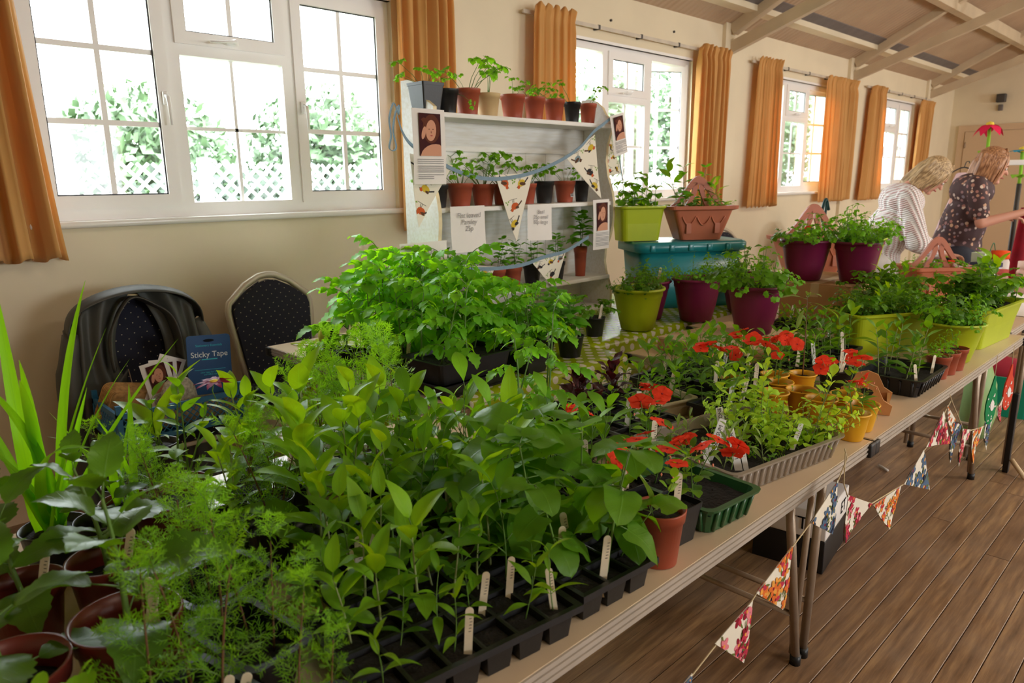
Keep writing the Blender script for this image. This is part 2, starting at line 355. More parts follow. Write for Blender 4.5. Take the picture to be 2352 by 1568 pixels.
# ------------------------------------------------------------------ curtains
n = N('golden ochre curtain cloth'); co = n.a('ShaderNodeTexCoord').outputs['Object']
cc = n.mixc(n.noise(6, 4, co), lin((232, 186, 112)), lin((220, 168, 92))); n.l(cc, n.p.inputs['Base Color']); n.p.inputs['Roughness'].default_value = .75
n.p.inputs['Sheen Weight'].default_value = .25; n.bump(n.noise(300, 2, co), .1, .0005)
tl = n.a('ShaderNodeBsdfTranslucent'); n.l(n.mixc(.0, lin((244, 172, 66)), (1, 1, 1, 1)), tl.inputs[0]); ms = n.a('ShaderNodeMixShader'); ms.inputs[0].default_value = .33
n.l(n.p.outputs[0], ms.inputs[1]); n.l(tl.outputs[0], ms.inputs[2]); n.l(ms.outputs[0], n.o.inputs[0]); Mt['curtain'] = n.m
def curtain(xa_t, xb_t, xa_b, xb_b, z0, z1, lab, folds=6, seed=0, d=.035):
    rr = random.Random(seed); ph = [rr.random()*6 for _ in range(4)]
    def fn(u, v):
        # v 0 bottom .. 1 top ; heading tape pinches near top
        zt = z0 + (z1-z0)*v
        xa = xa_b+(xa_t-xa_b)*v**.8; xb = xb_b+(xb_t-xb_b)*v**.8
        pin = 1-.35*math.exp(-((v-.955)/.03)**2)
        x = xa+(xb-xa)*(u+.012*math.sin(2*PI*folds*2*u+ph[0]))
        amp = d*pin*(.75+.35*math.sin(3*u+ph[1]))
        y = WALLY-.09-amp*(math.sin(2*PI*folds*u+ph[2]+.5*math.sin(2.2*v+ph[3]))+.35*math.sin(2*PI*folds*2.3*u+ph[1]+v))
        if v > .955: zt += .02*math.sin(2*PI*folds*u+ph[2]+1.2)*((v-.955)/.045); y -= .012*(v-.955)/.045
        zt += .012*math.sin(2*PI*folds*u+ph[2])*(1-v)
        return V((x, min(y, WALLY-.035), zt))
    mb = MB().sheet(fn, folds*14, 40)
    o = mb.build('curtain', Mt['curtain']); md = o.modifiers.new('thick', 'SOLIDIFY'); md.thickness = .003
    return tag(o, lab, 'curtain')
curtain(.30, .70, .28, .775, 1.125, 2.56, 'ochre curtain at the left end of the nearest window, cut by the photo edge', 5, 1, .045)
curtain(2.51, 2.92, 2.50, 2.90, 1.14, 2.56, 'ochre curtain between the nearest window and the white shelf unit', 5, 2, .035)
curtain(3.60, 3.99, 3.55, 4.0, 1.14, 2.545, 'ochre curtain at the left of the second window, behind the shelf herbs', 5, 3, .03)
curtain(5.62, 6.12, 5.60, 6.1, 1.15, 2.52, 'ochre curtain at the right of the second window, behind the terracotta planter', 6, 4, .03)
curtain(6.68, 7.14, 6.62, 7.2, 1.15, 2.53, 'ochre curtain at the left of the third window, hanging clear of the plants', 7, 5, .03)
curtain(8.22, 9.05, 8.24, 9.02, 1.16, 2.50, 'wide backlit ochre curtain at the right of the third window', 7, 6, .035)
curtain(9.58, 10.02, 9.45, 10.15, 1.15, 2.50, 'ochre curtain at the left of the farthest window', 6, 7, .03)
curtain(11.36, 11.95, 11.30, 11.85, 1.15, 2.45, 'short-looking ochre curtain at the right of the farthest window, behind the woman in white', 6, 8, .03)

# ------------------------------------------------------------------ outside: ground, lattice fence, shed, hedge trees
Mt['grass'] = mat('lawn', (92, 116, 66), .9, .3, 3, .4, 40)
tag(MB().box(-25, 45, WALLY+.2, 40, -.5, -.4).build('outside_lawn', Mt['grass']), kind='structure')
Mt['lat'] = mat('white painted lattice', (225, 226, 230), .6)
def lattice(x0, x1, y, z0, z1, name_label):
    o = empty('lattice_fence', (x0, y, 0), 0, name_label, 'fence'); w = x1-x0; h = z1-z0; st = .135
    k = 0
    n_ = int((w+h)/st)
    for sgn in (1, -1):
        for i in range(n_+1):
            c = i*st
            if sgn == 1: a = (max(0, c-h), min(c, h)); b = (min(c, w), max(0, c-w))
            else: a = (max(0, c-h), h-min(c, h)); b = (min(c, w), h-max(0, c-w))
            if abs(b[0]-a[0]) < .03: continue
            pa = V((a[0], .012*sgn, z0+a[1])); pb = V((b[0], .012*sgn, z0+b[1])); dd = (pb-pa).normalized(); nn = V((-dd.z, 0, dd.x))*.013
            th = V((0, .008, 0))
            MB().add([pa-nn-th, pa+nn-th, pb+nn-th, pb-nn-th, pa-nn+th, pa+nn+th, pb+nn+th, pb-nn+th], [(0, 1, 2, 3), (7, 6, 5, 4), (0, 4, 5, 1), (1, 5, 6, 2), (2, 6, 7, 3), (3, 7, 4, 0)]).build('slat', Mt['lat'], o)
            k += 1
    x = 0
    while x <= w+.01: MB().box(x-.05, x+.05, .03, .13, -.4, z1+.06).build('post', Mt['lat'], o); x += 1.9
    return o
lattice(1.0, 8.0, 7.2, .45, 1.62, 'white diamond lattice fence outside the nearest window')
lattice(8.6, 13.5, 8.6, .3, 1.5, 'white diamond lattice fence outside, farther right beyond the second window')
Mt['shed'] = mat('grey weathered shed boards', (150, 146, 150), .8, .1, 6)
o = empty('garden_shed', (-.9, 9.4, 0), 0, 'low grey shed with flat roof behind the lattice, seen through left panes', 'shed')
for i in range(16): MB().box(i*.2+.004, i*.2+.196, 0, .03, -.4, 2.05).build('board', Mt['shed'], o)
MB().box(-.1, 3.3, -.1, 2, 2.05, 2.15).build('roof', Mt['grey'], o); MB().box(0, 3.2, .03, 1.9, -.4, 2.05).build('shed_body', Mt['shed'], o)
lm = N('outdoor foliage'); oi = lm.a('ShaderNodeObjectInfo').outputs['Random']; co = lm.a('ShaderNodeTexCoord').outputs['Object']
lm.l(lm.mixc(lm.noise(1.5, 4, co), lin((62, 88, 58)), lin((104, 130, 92))), lm.p.inputs['Base Color']); lm.p.inputs['Roughness'].default_value = .6; Mt['outleaf'] = lm.m
Mt['bark'] = mat('bark', (110, 92, 74), .9, .3, 8, .5)
def tree(x, y, h, r, seed, lab):
    rr = random.Random(seed); o = empty('tree', (x, y, -.4), 0, lab, 'tree')
    MB().tube([(0, 0, 0), (.05, 0, h*.5), (0, .1, h*.8)], [.14, .1, .05], 8).build('trunk', Mt['bark'], o)
    mb = MB()
    for i in range(4200):
        a = rr.random()*2*PI; q = rr.random()**.4; z = rr.uniform(-1, 1); c = (1-z*z)**.5
        p_ = V((math.cos(a)*c*r*q, math.sin(a)*c*r*q, h*.60+z*h*.44*q)); s_ = rr.uniform(.07, .16)
        e = V((rr.uniform(-1, 1), rr.uniform(-1, 1), rr.uniform(-1, 1))).normalized(); f_ = e.orthogonal().normalized()
        mb.add([p_-e*s_, p_+f_*s_*.6, p_+e*s_, p_-f_*s_*.6], [(0, 1, 2, 3)])
    tag(mb.build('foliage', Mt['outleaf'], o), kind='stuff')
TL_ = ['pale tree behind the shed, seen through the left casement', 'tree beyond the lattice seen through the middle of the nearest window', 'tree beyond the lattice seen through the right casement of the nearest window', 'tree outside hidden by the ochre curtain and shelf unit', 'tree seen through the open left casement of the second window', 'tree seen through the fanlight of the second window', 'tall tree outside between the second and third windows', 'tall tree seen through the third window', 'low dark bush just behind the lattice at the left of the nearest window', 'low dark bush just behind the lattice in the middle panes', 'low dark bush behind the lattice in the right casement']
for i, (x, y, h, r) in enumerate(((1.4, 15.2, 3.9, 1.5), (4.6, 14.0, 3.5, 1.6), (7.9, 13.6, 3.7, 1.6), (11.2, 13, 3.9, 1.6), (14.6, 12, 4.6, 1.7), (18.2, 12, 5.2, 1.8), (22, 12, 5.2, 1.9), (26, 12.5, 5.4, 2.0))):
    tree(x, y, h, r, i, TL_[i])
o = empty('hedge', (5.6, 8.7, -.4), 0, 'clipped dark hedge directly behind the white lattice outside the nearest window', 'hedge'); mb = MB(); rr = random.Random(77)
for i in range(7000):
    p_ = V((rr.uniform(-2.9, 2.7), rr.uniform(-.4, .35), rr.uniform(.02, 1.9+.15*math.sin(i)))); s_ = rr.uniform(.05, .10); e = V((rr.uniform(-1, 1), rr.uniform(-1, 1), rr.uniform(-1, 1))).normalized(); f_ = e.orthogonal().normalized(); mb.add([p_-e*s_, p_+f_*s_*.6, p_+e*s_, p_-f_*s_*.6], [(0, 1, 2, 3)])
tag(mb.build('foliage', mat('dark hedge leaf', (34, 56, 36), .6, .3, 6), o), kind='stuff'); MB().box(-2.9, 2.7, -.05, .05, 0, .5).build('stems', Mt['bark'], o)
Mt['brick'] = mat('pale orange brick', (206, 158, 130), .9, .25, 20)
o = empty('brick_pillar', (8.3, 5.2, -.4), 0, 'pale brick pillar outside the right side of the second window', 'pillar')
for k in range(38):
    for q in range(2): MB().box(q*.23+.005-(k % 2)*.0, q*.23+.222, 0, .22, k*.075+.005, k*.075+.07).build('brick', Mt['brick'], o)
MB().box(.01, .45, .01, .21, 0, 2.85).build('mortar', Mt['grey'], o)

# ------------------------------------------------------------------ folding tables
YT1 = 1.392
Mt['top'] = mat('beige laminate table top', (214, 190, 158), .38, .05, 8, .03, 300)
def edge_trim(mb, x0, x1, y0, y1, z):
    # ribbed metal lip around the top: five little ridges
    for k in range(6):
        h = .0052; z1 = z-.001-k*.0062; b = .004 if k % 2 == 0 else .0015
        mb.box(x0-b, x1+b, y0-b, y0, z1-h, z1).box(x0-b, x1+b, y1, y1+b, z1-h, z1).box(x0-b, x0, y0, y1, z1-h, z1).box(x1, x1+b, y0, y1, z1-h, z1)
def folding_table(x0, x1, y0, y1, lab, z=TZ, legs=None, legm='steel'):
    t = empty('folding_table', ((x0+x1)/2, (y0+y1)/2, 0), 0, lab, 'table'); cx, cy = (x0+x1)/2, (y0+y1)/2
    a, b, c, d_ = x0-cx, x1-cx, y0-cy, y1-cy
    tp = MB().box(a+.004, b-.004, c+.004, d_-.004, z-.038, z).build('table_top', Mt['top'], t)
    mb = MB(); edge_trim(mb, a+.004, b-.004, c+.004, d_-.004, z-.0005); tag(mb.build('edge_trim', Mt['alu'], t), kind='stuff')
    mb = MB()
    for sx in (a, b):
        for sy in (c, d_): mb.bbox(sx-.008 if sx < 0 else sx-.03, sx+.03 if sx < 0 else sx+.008, sy-.008 if sy < 0 else sy-.03, sy+.03 if sy < 0 else sy+.008, z-.042, z-.002, .006)
    for i in range(1): tag(mb.build('corner_cap', Mt['black'], t), kind='stuff')
    for (xa, sp) in (legs or ((a+.22, -.16), (b-.22, .16))):
        for sy in (c+.13, d_-.13):
            MB().tube([(xa, sy, z-.04), (xa+sp, sy, .02)], .0125, 12).build('leg', Mt[legm], t)
            MB().tube([(xa+.035*(1 if sp > 0 else -1), sy+.012, z-.04), (xa+sp+.03*(1 if sp > 0 else -1)-.02, sy+.012, .03)], .0095, 10).build('brace', Mt[legm], t)
            MB().tube([(xa+sp, sy, 0), (xa+sp, sy, .03)], .016, 12).build('foot', Mt['black'], t)
        MB().tube([(xa+sp*.75, c+.13, z*.25), (xa+sp*.75, d_-.13, z*.25)], .009, 10).build('crossbar', Mt[legm], t)
    return t
YE = .632
folding_table(.14, 1.985, YE, YT1, 'front folding table nearest the camera, crowded with black seed trays', legs=((-.7, -.16), (.70, .15)))
folding_table(1.995, 3.83, YE, YT1, 'front folding table joined after the corner cap, with yellow pots and lime planters', legs=((-.90, -.05+.0), (.72, .18)))
folding_table(-1.72, .13, YE, YT1, 'folding table end under the left foreground dahlias')
folding_table(-.5, 1.34, 1.396, 1.70, 'narrow folding table behind the front one, hidden under pots of feathery plants')
folding_table(2.36, 3.0, 1.396, 1.74, 'narrow folding table under the shallow wooden crate')
folding_table(3.02, 4.38, 1.396, 1.86, 'folding table under the cardboard box and plum pots')
folding_table(1.38, 2.32, 1.73, 2.97, 'back folding table with bare ribbed metal end beside the empty chair', legs=((-.3, -.06), (.3, .06)))
folding_table(2.35, 4.36, 1.93, 2.75, 'back folding table carrying the white shelf unit and teal box')
# blue tape round the lip of the back table
p = aty(770, 845, 2.4)
tag(MB().box(1.372, 1.377, 2.40, 2.445, .675, .722).box(1.372, 1.42, 2.40, 2.445, .7215, .7235).box(1.372, 1.42, 2.40, 2.445, .672, .675).build('tape_strip', mat('navy tape', (32, 52, 84), .5)), 'navy strip of tape wrapped over the ribbed metal end of the back table', 'tape')

# polka dot cloth
n = N('lime green polka dot oilcloth'); uvn = n.a('ShaderNodeUVMap', uv_map='uv'); sp = n.a('ShaderNodeSeparateXYZ'); n.l(uvn.outputs[0], sp.inputs[0])
def dots(u, v, sz):
    a = n.mth('FRACT', n.mth('DIVIDE', u, sz)); b = n.mth('FRACT', n.mth('DIVIDE', v, sz))
    a = n.mth('SUBTRACT', a, .5); b = n.mth('SUBTRACT', b, .5)
    return n.mth('LESS_THAN', n.mth('SQRT', n.mth('ADD', n.mth('MULTIPLY', a, a), n.mth('MULTIPLY', b, b))), .225)
u_, v_ = sp.outputs[0], sp.outputs[1]; D = .070
u2 = n.mth('ADD', u_, D/2); v2 = n.mth('ADD', v_, D/2)
dd = n.mth('MAXIMUM', dots(u_, v_, D), dots(u2, v2, D)); n.l(n.mixc(dd, lin((184, 208, 14)), lin((246, 246, 234))), n.p.inputs['Base Color'])
n.p.inputs['Roughness'].default_value = .28; n.p.inputs['Specular IOR Level'].default_value = .55
tl = n.a('ShaderNodeBsdfTranslucent'); n.l(n.mixc(dd, lin((196, 220, 20)), lin((246, 246, 236))), tl.inputs[0]); ms = n.a('ShaderNodeMixShader'); ms.inputs[0].default_value = .35; n.l(n.p.outputs[0], ms.inputs[1]); n.l(tl.outputs[0], ms.inputs[2]); n.l(ms.outputs[0], n.o.inputs[0]); Mt['polka'] = n.m
def cloth(name, pts_fn, nu, nv, lu, lv, lab, seed=0, th=.002):
    mb = MB().sheet(pts_fn, nu, nv); mb.uv = {k: (a*lu, b*lv) for k, (a, b) in mb.uv.items()}
    o = mb.build(name, Mt['polka']); md = o.modifiers.new('thick', 'SOLIDIFY'); md.thickness = th; return tag(o, lab, 'tablecloth')
def draped(x0, x1, yf, yback, drop, seed):
    rr = random.Random(seed); ph = rr.random()*6; dt = yback-yf; L = dt+drop
    def fn(u, v):
        s_ = v*L; x = x0+(x1-x0)*u; w = .5+.5*math.sin(9*u*(x1-x0)+ph)
        if s_ < drop-.012:
            k = (drop-s_)/drop; return V((x, yf-.012-.045*k*w+.01*math.sin(23*u+ph)*k, TZ+.004-(drop-s_)))
        if s_ < drop+.012:
            a = (s_-drop+.012)/.024*PI/2; return V((x, yf-.012+.012*(1-math.cos(a)), TZ+.004-.012+.012*math.sin(a)))
        return V((x, yf+s_-drop, TZ+.004+.0006*math.sin(30*u)*math.sin(9*s_)))
    return fn, L
fn, L = draped(1.47, 2.33, 1.722, 2.93, .44, 1)
cloth('tablecloth', fn, 60, 60, .86, L, 'lime polka dot cloth hanging over the front of the back table, behind the tomato plants')
fn, L = draped(2.345, 3.80, 1.922, 2.74, .40, 2)
cloth('tablecloth', fn, 90, 50, 1.45, L, 'lime polka dot cloth on the back table under the lime and plum pots')
def fn(u, v): return V((1.452-.02*math.sin(14*u)*(1-v), 1.80+1.02*u, .19+.49*v))
cloth('tablecloth', fn, 40, 20, 1.02, .49, 'lime polka dot cloth hanging below the bare end of the back table')

# ------------------------------------------------------------------ white shelf unit
n = N('whitewashed wood'); co = n.a('ShaderNodeTexCoord').outputs['Object']; mp = n.a('ShaderNodeMapping'); mp.inputs['Scale'].default_value = (3, 30, 30); n.l(co, mp.inputs[0])
n.l(n.mixc(n.ramp(n.noise(3, 5, mp.outputs[0]), [(.4, (0, 0, 0, 1)), (.75, (1, 1, 1, 1))]), lin((234, 232, 228)), lin((222, 216, 204))), n.p.inputs['Base Color']); n.p.inputs['Roughness'].default_value = .55
n.bump(n.noise(4, 5, mp.outputs[0]), .2, .001); Mt['wwood'] = n.m
Mt['cut'] = mat('pale sanded wood edge', (226, 208, 166), .6, .12, 30)
SX0, SX1, SY0, SY1 = 1.955, 3.165, 2.45, 2.67
su = empty('shelf_unit', ((SX0+SX1)/2, (SY0+SY1)/2, TZ), 0, 'tall white painted wooden shelf unit with wavy sides holding herb pots', 'shelves')
def local(mb_pts): pass
ox, oy = (SX0+SX1)/2, (SY0+SY1)/2
def side(x):
    prof = []   # (y front, z) up the front edge
    zs = [0, .06, .12, .19, .26, .33, .40, .46, .52, .58, .64, .72, .80, .88, .94, .99, 1.01, 1.04, 1.08, 1.115, 1.13]
    ys = [.0, .0, .0, .03, .045, .04, .01, -.005, -.012, -.012, .0, .03, .045, .04, .02, .0, .0, .05, .075, .12, .17]
    outline = [(SY0+a-oy, b) for a, b in zip(ys, zs)]+[(SY1-oy, 1.13), (SY1-oy, 0)]
    th = .019; A = [V((x-ox-th/2, a, b)) for a, b in outline]; B = [V((x-ox+th/2, a, b)) for a, b in outline]; k = len(A)
    mb = MB().add(A+B, [tuple(range(k))[::-1], tuple(range(k, 2*k))]); mb.add(A+B, [(i, (i+1) % k, k+(i+1) % k, k+i) for i in range(k)], 1)
    return mb.build('side_panel', [Mt['wwood'], Mt['cut']], su)
side(SX0); side(SX1)
SHZ = (.91, 1.31, 1.71)
for zz in SHZ: MB().bbox(SX0-ox+.0095, SX1-ox-.0095, SY0-oy+.004, SY1-oy, zz-TZ-.02, zz-TZ, .002).build('shelf_board', Mt['wwood'], su)
MB().bbox(SX0-ox+.0095, SX1-ox-.0095, SY0-oy+.01, SY1-oy, .002, .022, .002).build('shelf_board', Mt['wwood'], su)
x = SX0-ox+.01
for i in range(8):
    w = (SX1-SX0-.02)/8; MB().box(x+.001, x+w-.001, SY1-oy-.008, SY1-oy, .02, .985).build('back_board', Mt['wwood'], su); x += w
MB().bbox(SX0-ox+.0095, SX1-ox-.0095, SY1-oy-.02, SY1-oy-.008, .84, .97, .002).build('back_rail', Mt['wwood'], su)

# prints ----------------------------------------------------------------
FL = {}
def flat(name, c, r=.85):
    if name not in FL:
        n = N(name); n.p.inputs['Base Color'].default_value = lin(c); n.p.inputs['Roughness'].default_value = r; n.p.inputs['Specular IOR Level'].default_value = .2; FL[name] = n.m
    return FL[name]
n = N('off white bunting cloth'); n.p.inputs['Base Color'].default_value = lin((232, 224, 206)); n.p.inputs['Roughness'].default_value = .9
n.bump(n.noise(500, 2, n.a('ShaderNodeTexCoord').outputs['Object']), .1, .0004); Mt['bcloth'] = n.m
BIRDC = [Mt['bcloth'], flat('printed brown', (92, 64, 46)), flat('printed ink', (52, 48, 50)), flat('printed yellow', (206, 176, 58)), flat('printed orange', (196, 92, 48)), flat('printed sage blue', (128, 146, 150)), flat('printed leaf green', (124, 164, 62))]
def ell(cx, cy, rx, ry, a, n=9):
    return [(cx+rx*math.cos(t)*math.cos(a)-ry*math.sin(t)*math.sin(a), cy+rx*math.cos(t)*math.sin(a)+ry*math.sin(t)*math.cos(a)) for t in [2*PI*i/n for i in range(n)]]
def bird(cx, cy, s_, rr):
    d_ = rr.choice((-1, 1)); tl = rr.uniform(-.5, .9); body = rr.choice((3, 4, 0, 3, 5)); out = []
    def tr(pts): return [(cx+s_*(d_*(x*math.cos(tl)-y*math.sin(tl))), cy+s_*(x*math.sin(tl)+y*math.cos(tl))) for x, y in pts]
    if body == 0: out.append((tr(ell(0, 0, .62, .42, 0)), 2)); out.append((tr(ell(0, -.03, .56, .35, 0)), 0))
    else: out.append((tr(ell(0, 0, .6, .4, 0)), body))
    out.append((tr(ell(.5, .32, .24, .22, 0)), rr.choice((2, 4, 1)))); out.append((tr([(.7, .36), (.9, .28), (.7, .24)]), 2))
    out.append((tr(ell(-.15, .12, .5, .2, -.35)), rr.choice((1, 2, 1)))); out.append((tr([(-.5, -.02), (-1.15, -.42), (-1.2, -.25), (-.5, .16)]), rr.choice((2, 1))))
    out.append((tr([(.05, -.36), (.0, -.8), (.05, -.8), (.1, -.36)]), 2)); out.append((tr([(.2, -.32), (.25, -.75), (.3, -.75), (.26, -.32)]), 2))
    out.append((tr([(-.5, -.78), (.8, -.86), (.8, -.82), (-.5, -.74)]), 2))
    for q in range(3): out.append((tr(ell(.9+.2*q, -.7+.25*(q % 2), .14, .08, 1.2*q)), 6))
    return out
FLOW = [Mt['bcloth'], flat('printed crimson', (188, 50, 74)), flat('printed deep red', (140, 24, 44)), flat('printed orange flower', (222, 112, 46)), flat('printed amber', (232, 160, 70)), flat('printed slate blue', (84, 106, 132)), flat('printed navy', (44, 52, 74)), flat('printed olive leaf', (104, 112, 50)), flat('printed pink', (226, 128, 140))]
def flower(cx, cy, s_, rr, pal):
    out = []; a0 = rr.random()*6
    for k in range(5): a = a0+k*1.257; out.append((ell(cx+s_*.5*math.cos(a), cy+s_*.5*math.sin(a), s_*.48, s_*.3, a), rr.choice(pal)))
    out.append((ell(cx, cy, s_*.2, s_*.2, 0), rr.choice((2, 4, 6))))
    for k in range(2): a = rr.random()*6; out.append((ell(cx+s_*1.1*math.cos(a), cy+s_*1.1*math.sin(a), s_*.42, s_*.12, a), 7))
    return out
def clip_tri(poly, tri):
    out = poly
    for i in range(3):
        ax, ay = tri[i]; bx, by = tri[(i+1) % 3]; res = []
        def side_(p): return (bx-ax)*(p[1]-ay)-(by-ay)*(p[0]-ax)
        for j in range(len(out)):
            p, q = out[j], out[(j+1) % len(out)]; sp_, sq = side_(p), side_(q)
            if sp_ >= 0: res.append(p)
            if sp_*sq < 0: t = sp_/(sp_-sq); res.append((p[0]+t*(q[0]-p[0]), p[1]+t*(q[1]-p[1])))
        out = res
        if len(out) < 3: return None
    return out
def pennant(parent, a, b, c, kind, seed, mats, bow=.0):
    # a, b: the two top corners, c: the tip (all local 3D).  Cloth triangle of real thickness with flat prints on both faces
    rr = random.Random(seed); a, b, c = V(a), V(b), V(c); e1 = (b-a); w = e1.length; e1.normalize(); hvec = c-a; tx = hvec.dot(e1); e2 = (hvec-e1*tx); h = e2.length; e2.normalize(); nrm = e1.cross(e2)
    tri = [(0, 0), (w, 0), (tx, h)]
    def P(x, y, o=0): return a+e1*x+e2*y+nrm*(o+bow*math.sin(PI*min(max(y/h, 0), 1))*.5*math.sin(PI*min(max(x/w, 0), 1)))
    mb = MB(); NN = 7; th = .0006
    for s_ in (-1, 1):
        b0 = len(mb.v); vs = []; idx = {}
        for j in range(NN+1):
            for i in range(NN+1-j):
                u, v = i/NN, j/NN; idx[(i, j)] = len(vs); vs.append(P(w*u+tx*v, h*v, s_*th))
        fs = []
        for j in range(NN):
            for i in range(NN-j):
                fs.append((idx[(i, j)], idx[(i+1, j)], idx[(i, j+1)]))
                if i+j < NN-1: fs.append((idx[(i+1, j)], idx[(i+1, j+1)], idx[(i, j+1)]))
        mb.add(vs, fs if s_ > 0 else [f[::-1] for f in fs], 0, True)
    po = mb.build('pennant', mats[0], parent)
    sh = []
    if kind == 'bird':
        y = .14*h; r = 0; st = min(w, h)*.40
        while y < h*.95:
            xa, xb = tx*y/h, w+(tx-w)*y/h; k = max(1, int(round((xb-xa)/(st*1.15))))
            for i in range(k): sh += bird(xa+(xb-xa)*(i+.5)/k+rr.uniform(-.1, .1)*st, y+rr.uniform(-.12, .12)*st, st*.42, rr)
            y += st*.98
    else:
        pal = {'red': (1, 1, 2, 8), 'orange': (3, 3, 4, 1), 'blue': (5, 6, 5, 5)}[kind]
        for i in range(13):
            y = h*(rr.random()**1.2)*.9; xa, xb = tx*y/h, w+(tx-w)*y/h; sh += flower(rr.uniform(xa, xb), y, h*.15, rr, pal)
    mb = MB()
    for s_ in (-1, 1):
        for k, (pts, mi) in enumerate(sh):
            q = clip_tri(pts if True else pts, tri)
            if q is None:
                q = clip_tri(pts[::-1], tri)
                if q is None: continue
            vs = [P(x, y, s_*(th+.0003+.00002*k)) for x, y in q]
            mb.add(vs, [tuple(range(len(vs)))], mi)
    tag(mb.build('print', mats, po), kind='stuff')
    return po
def catmull(pts, n=8):
    pts = [V(p) for p in pts]; out = []
    P_ = [pts[0]*2-pts[1]]+pts+[pts[-1]*2-pts[-2]]
    for i in range(1, len(P_)-2):
        for k in range(n):
            t = k/n; a, b, c, d_ = P_[i-1], P_[i], P_[i+1], P_[i+2]
            out.append(.5*((2*b)+(c-a)*t+(2*a-5*b+4*c-d_)*t*t+(3*b-a-3*c+d_)*t**3))
    return out+[pts[-1]]
def band(mb, pts, w, th=.001, down=V((0, 0, -1)), mi=0):
    nr = V((0, -1, 0)); vs = []
    for p in pts: vs += [p+nr*th, p+down*w+nr*th, p+down*w-nr*th, p-nr*th]
    k = len(pts); fs = [(i*4+q, i*4+(q+1) % 4, (i+1)*4+(q+1) % 4, (i+1)*4+q) for i in range(k-1) for q in range(4)]+[(0, 1, 2, 3), ((k-1)*4+3, (k-1)*4+2, (k-1)*4+1, (k-1)*4)]
    return mb.add(vs, fs, mi)
Mt['tape'] = mat('dusty blue bias tape', (128, 152, 168), .85, .1, 40)
YT = SY0-.025
def bunt(pts_px, flags, lab, name='bird_bunting', ends=None):
    pts = [aty(u, v, YT) for u, v in pts_px]; o0 = pts[0]; o = empty(name, o0, 0, lab, 'bunting')
    cv = catmull([p-o0 for p in pts], 8); band(MB(), cv, .017, .0012).build('tape', Mt['tape'], o)
    for i, (A, B, Cc) in enumerate(flags):
        A, B, Cc = [aty(u, v, YT+.004)-o0 for u, v in (A, B, Cc)]
        pennant(o, A, B, Cc, 'bird', 10+i+len(flags)*7, BIRDC, .012)
    return o, o0
ob, o0 = bunt([(912, 262), (925, 300), (945, 328), (980, 352), (1015, 371), (1060, 392), (1110, 405), (1160, 405), (1220, 393), (1280, 368), (1330, 336), (1362, 300), (1385, 282), (1410, 262)],
     [((941, 352), (1040, 380), (962, 523)), ((1137, 402), (1224, 396), (1187, 556)), ((1300, 362), (1366, 309), (1381, 456))], 'long swag of bird print pennants on blue tape across the upper shelf unit')
# tied end of the tape hanging at the left
pp = [aty(u, v, YT+.05)-o0 for u, v in ((914, 262), (903, 235), (893, 270), (897, 310), (893, 338), (902, 345), (909, 335), (902, 300), (906, 262), (916, 240), (914, 262))]
band(MB(), catmull(pp, 5), .006, .003, V((.8, 0, -.6))).build('tape_tail', Mt['tape'], ob)
bunt([(1020, 606), (1080, 612), (1140, 612), (1200, 604), (1250, 586), (1300, 572), (1352, 540)], [((1050, 610), (1137, 612), (1105, 700)), ((1222, 603), (1300, 575), (1276, 665))], 'lower swag of bird print pennants on blue tape across the bottom shelf')
o0 = V((SX1+.02, SY0+.03, 1.66)); o = empty('bird_bunting', o0, 0, 'bird print pennant hanging off the right side of the shelf unit, seen from behind', 'bunting')
MB().tube(catmull([(-.01, 0, .04), (.05, .02, .0), (.12, .04, -.10), (.17, .05, -.24)], 6), .003, 6).build('tape', Mt['tape'], o)
pennant(o, (0, .012, 0), (.16, .05, -.2), (-.02, .04, -.22), 'bird', 77, BIRDC, .01)
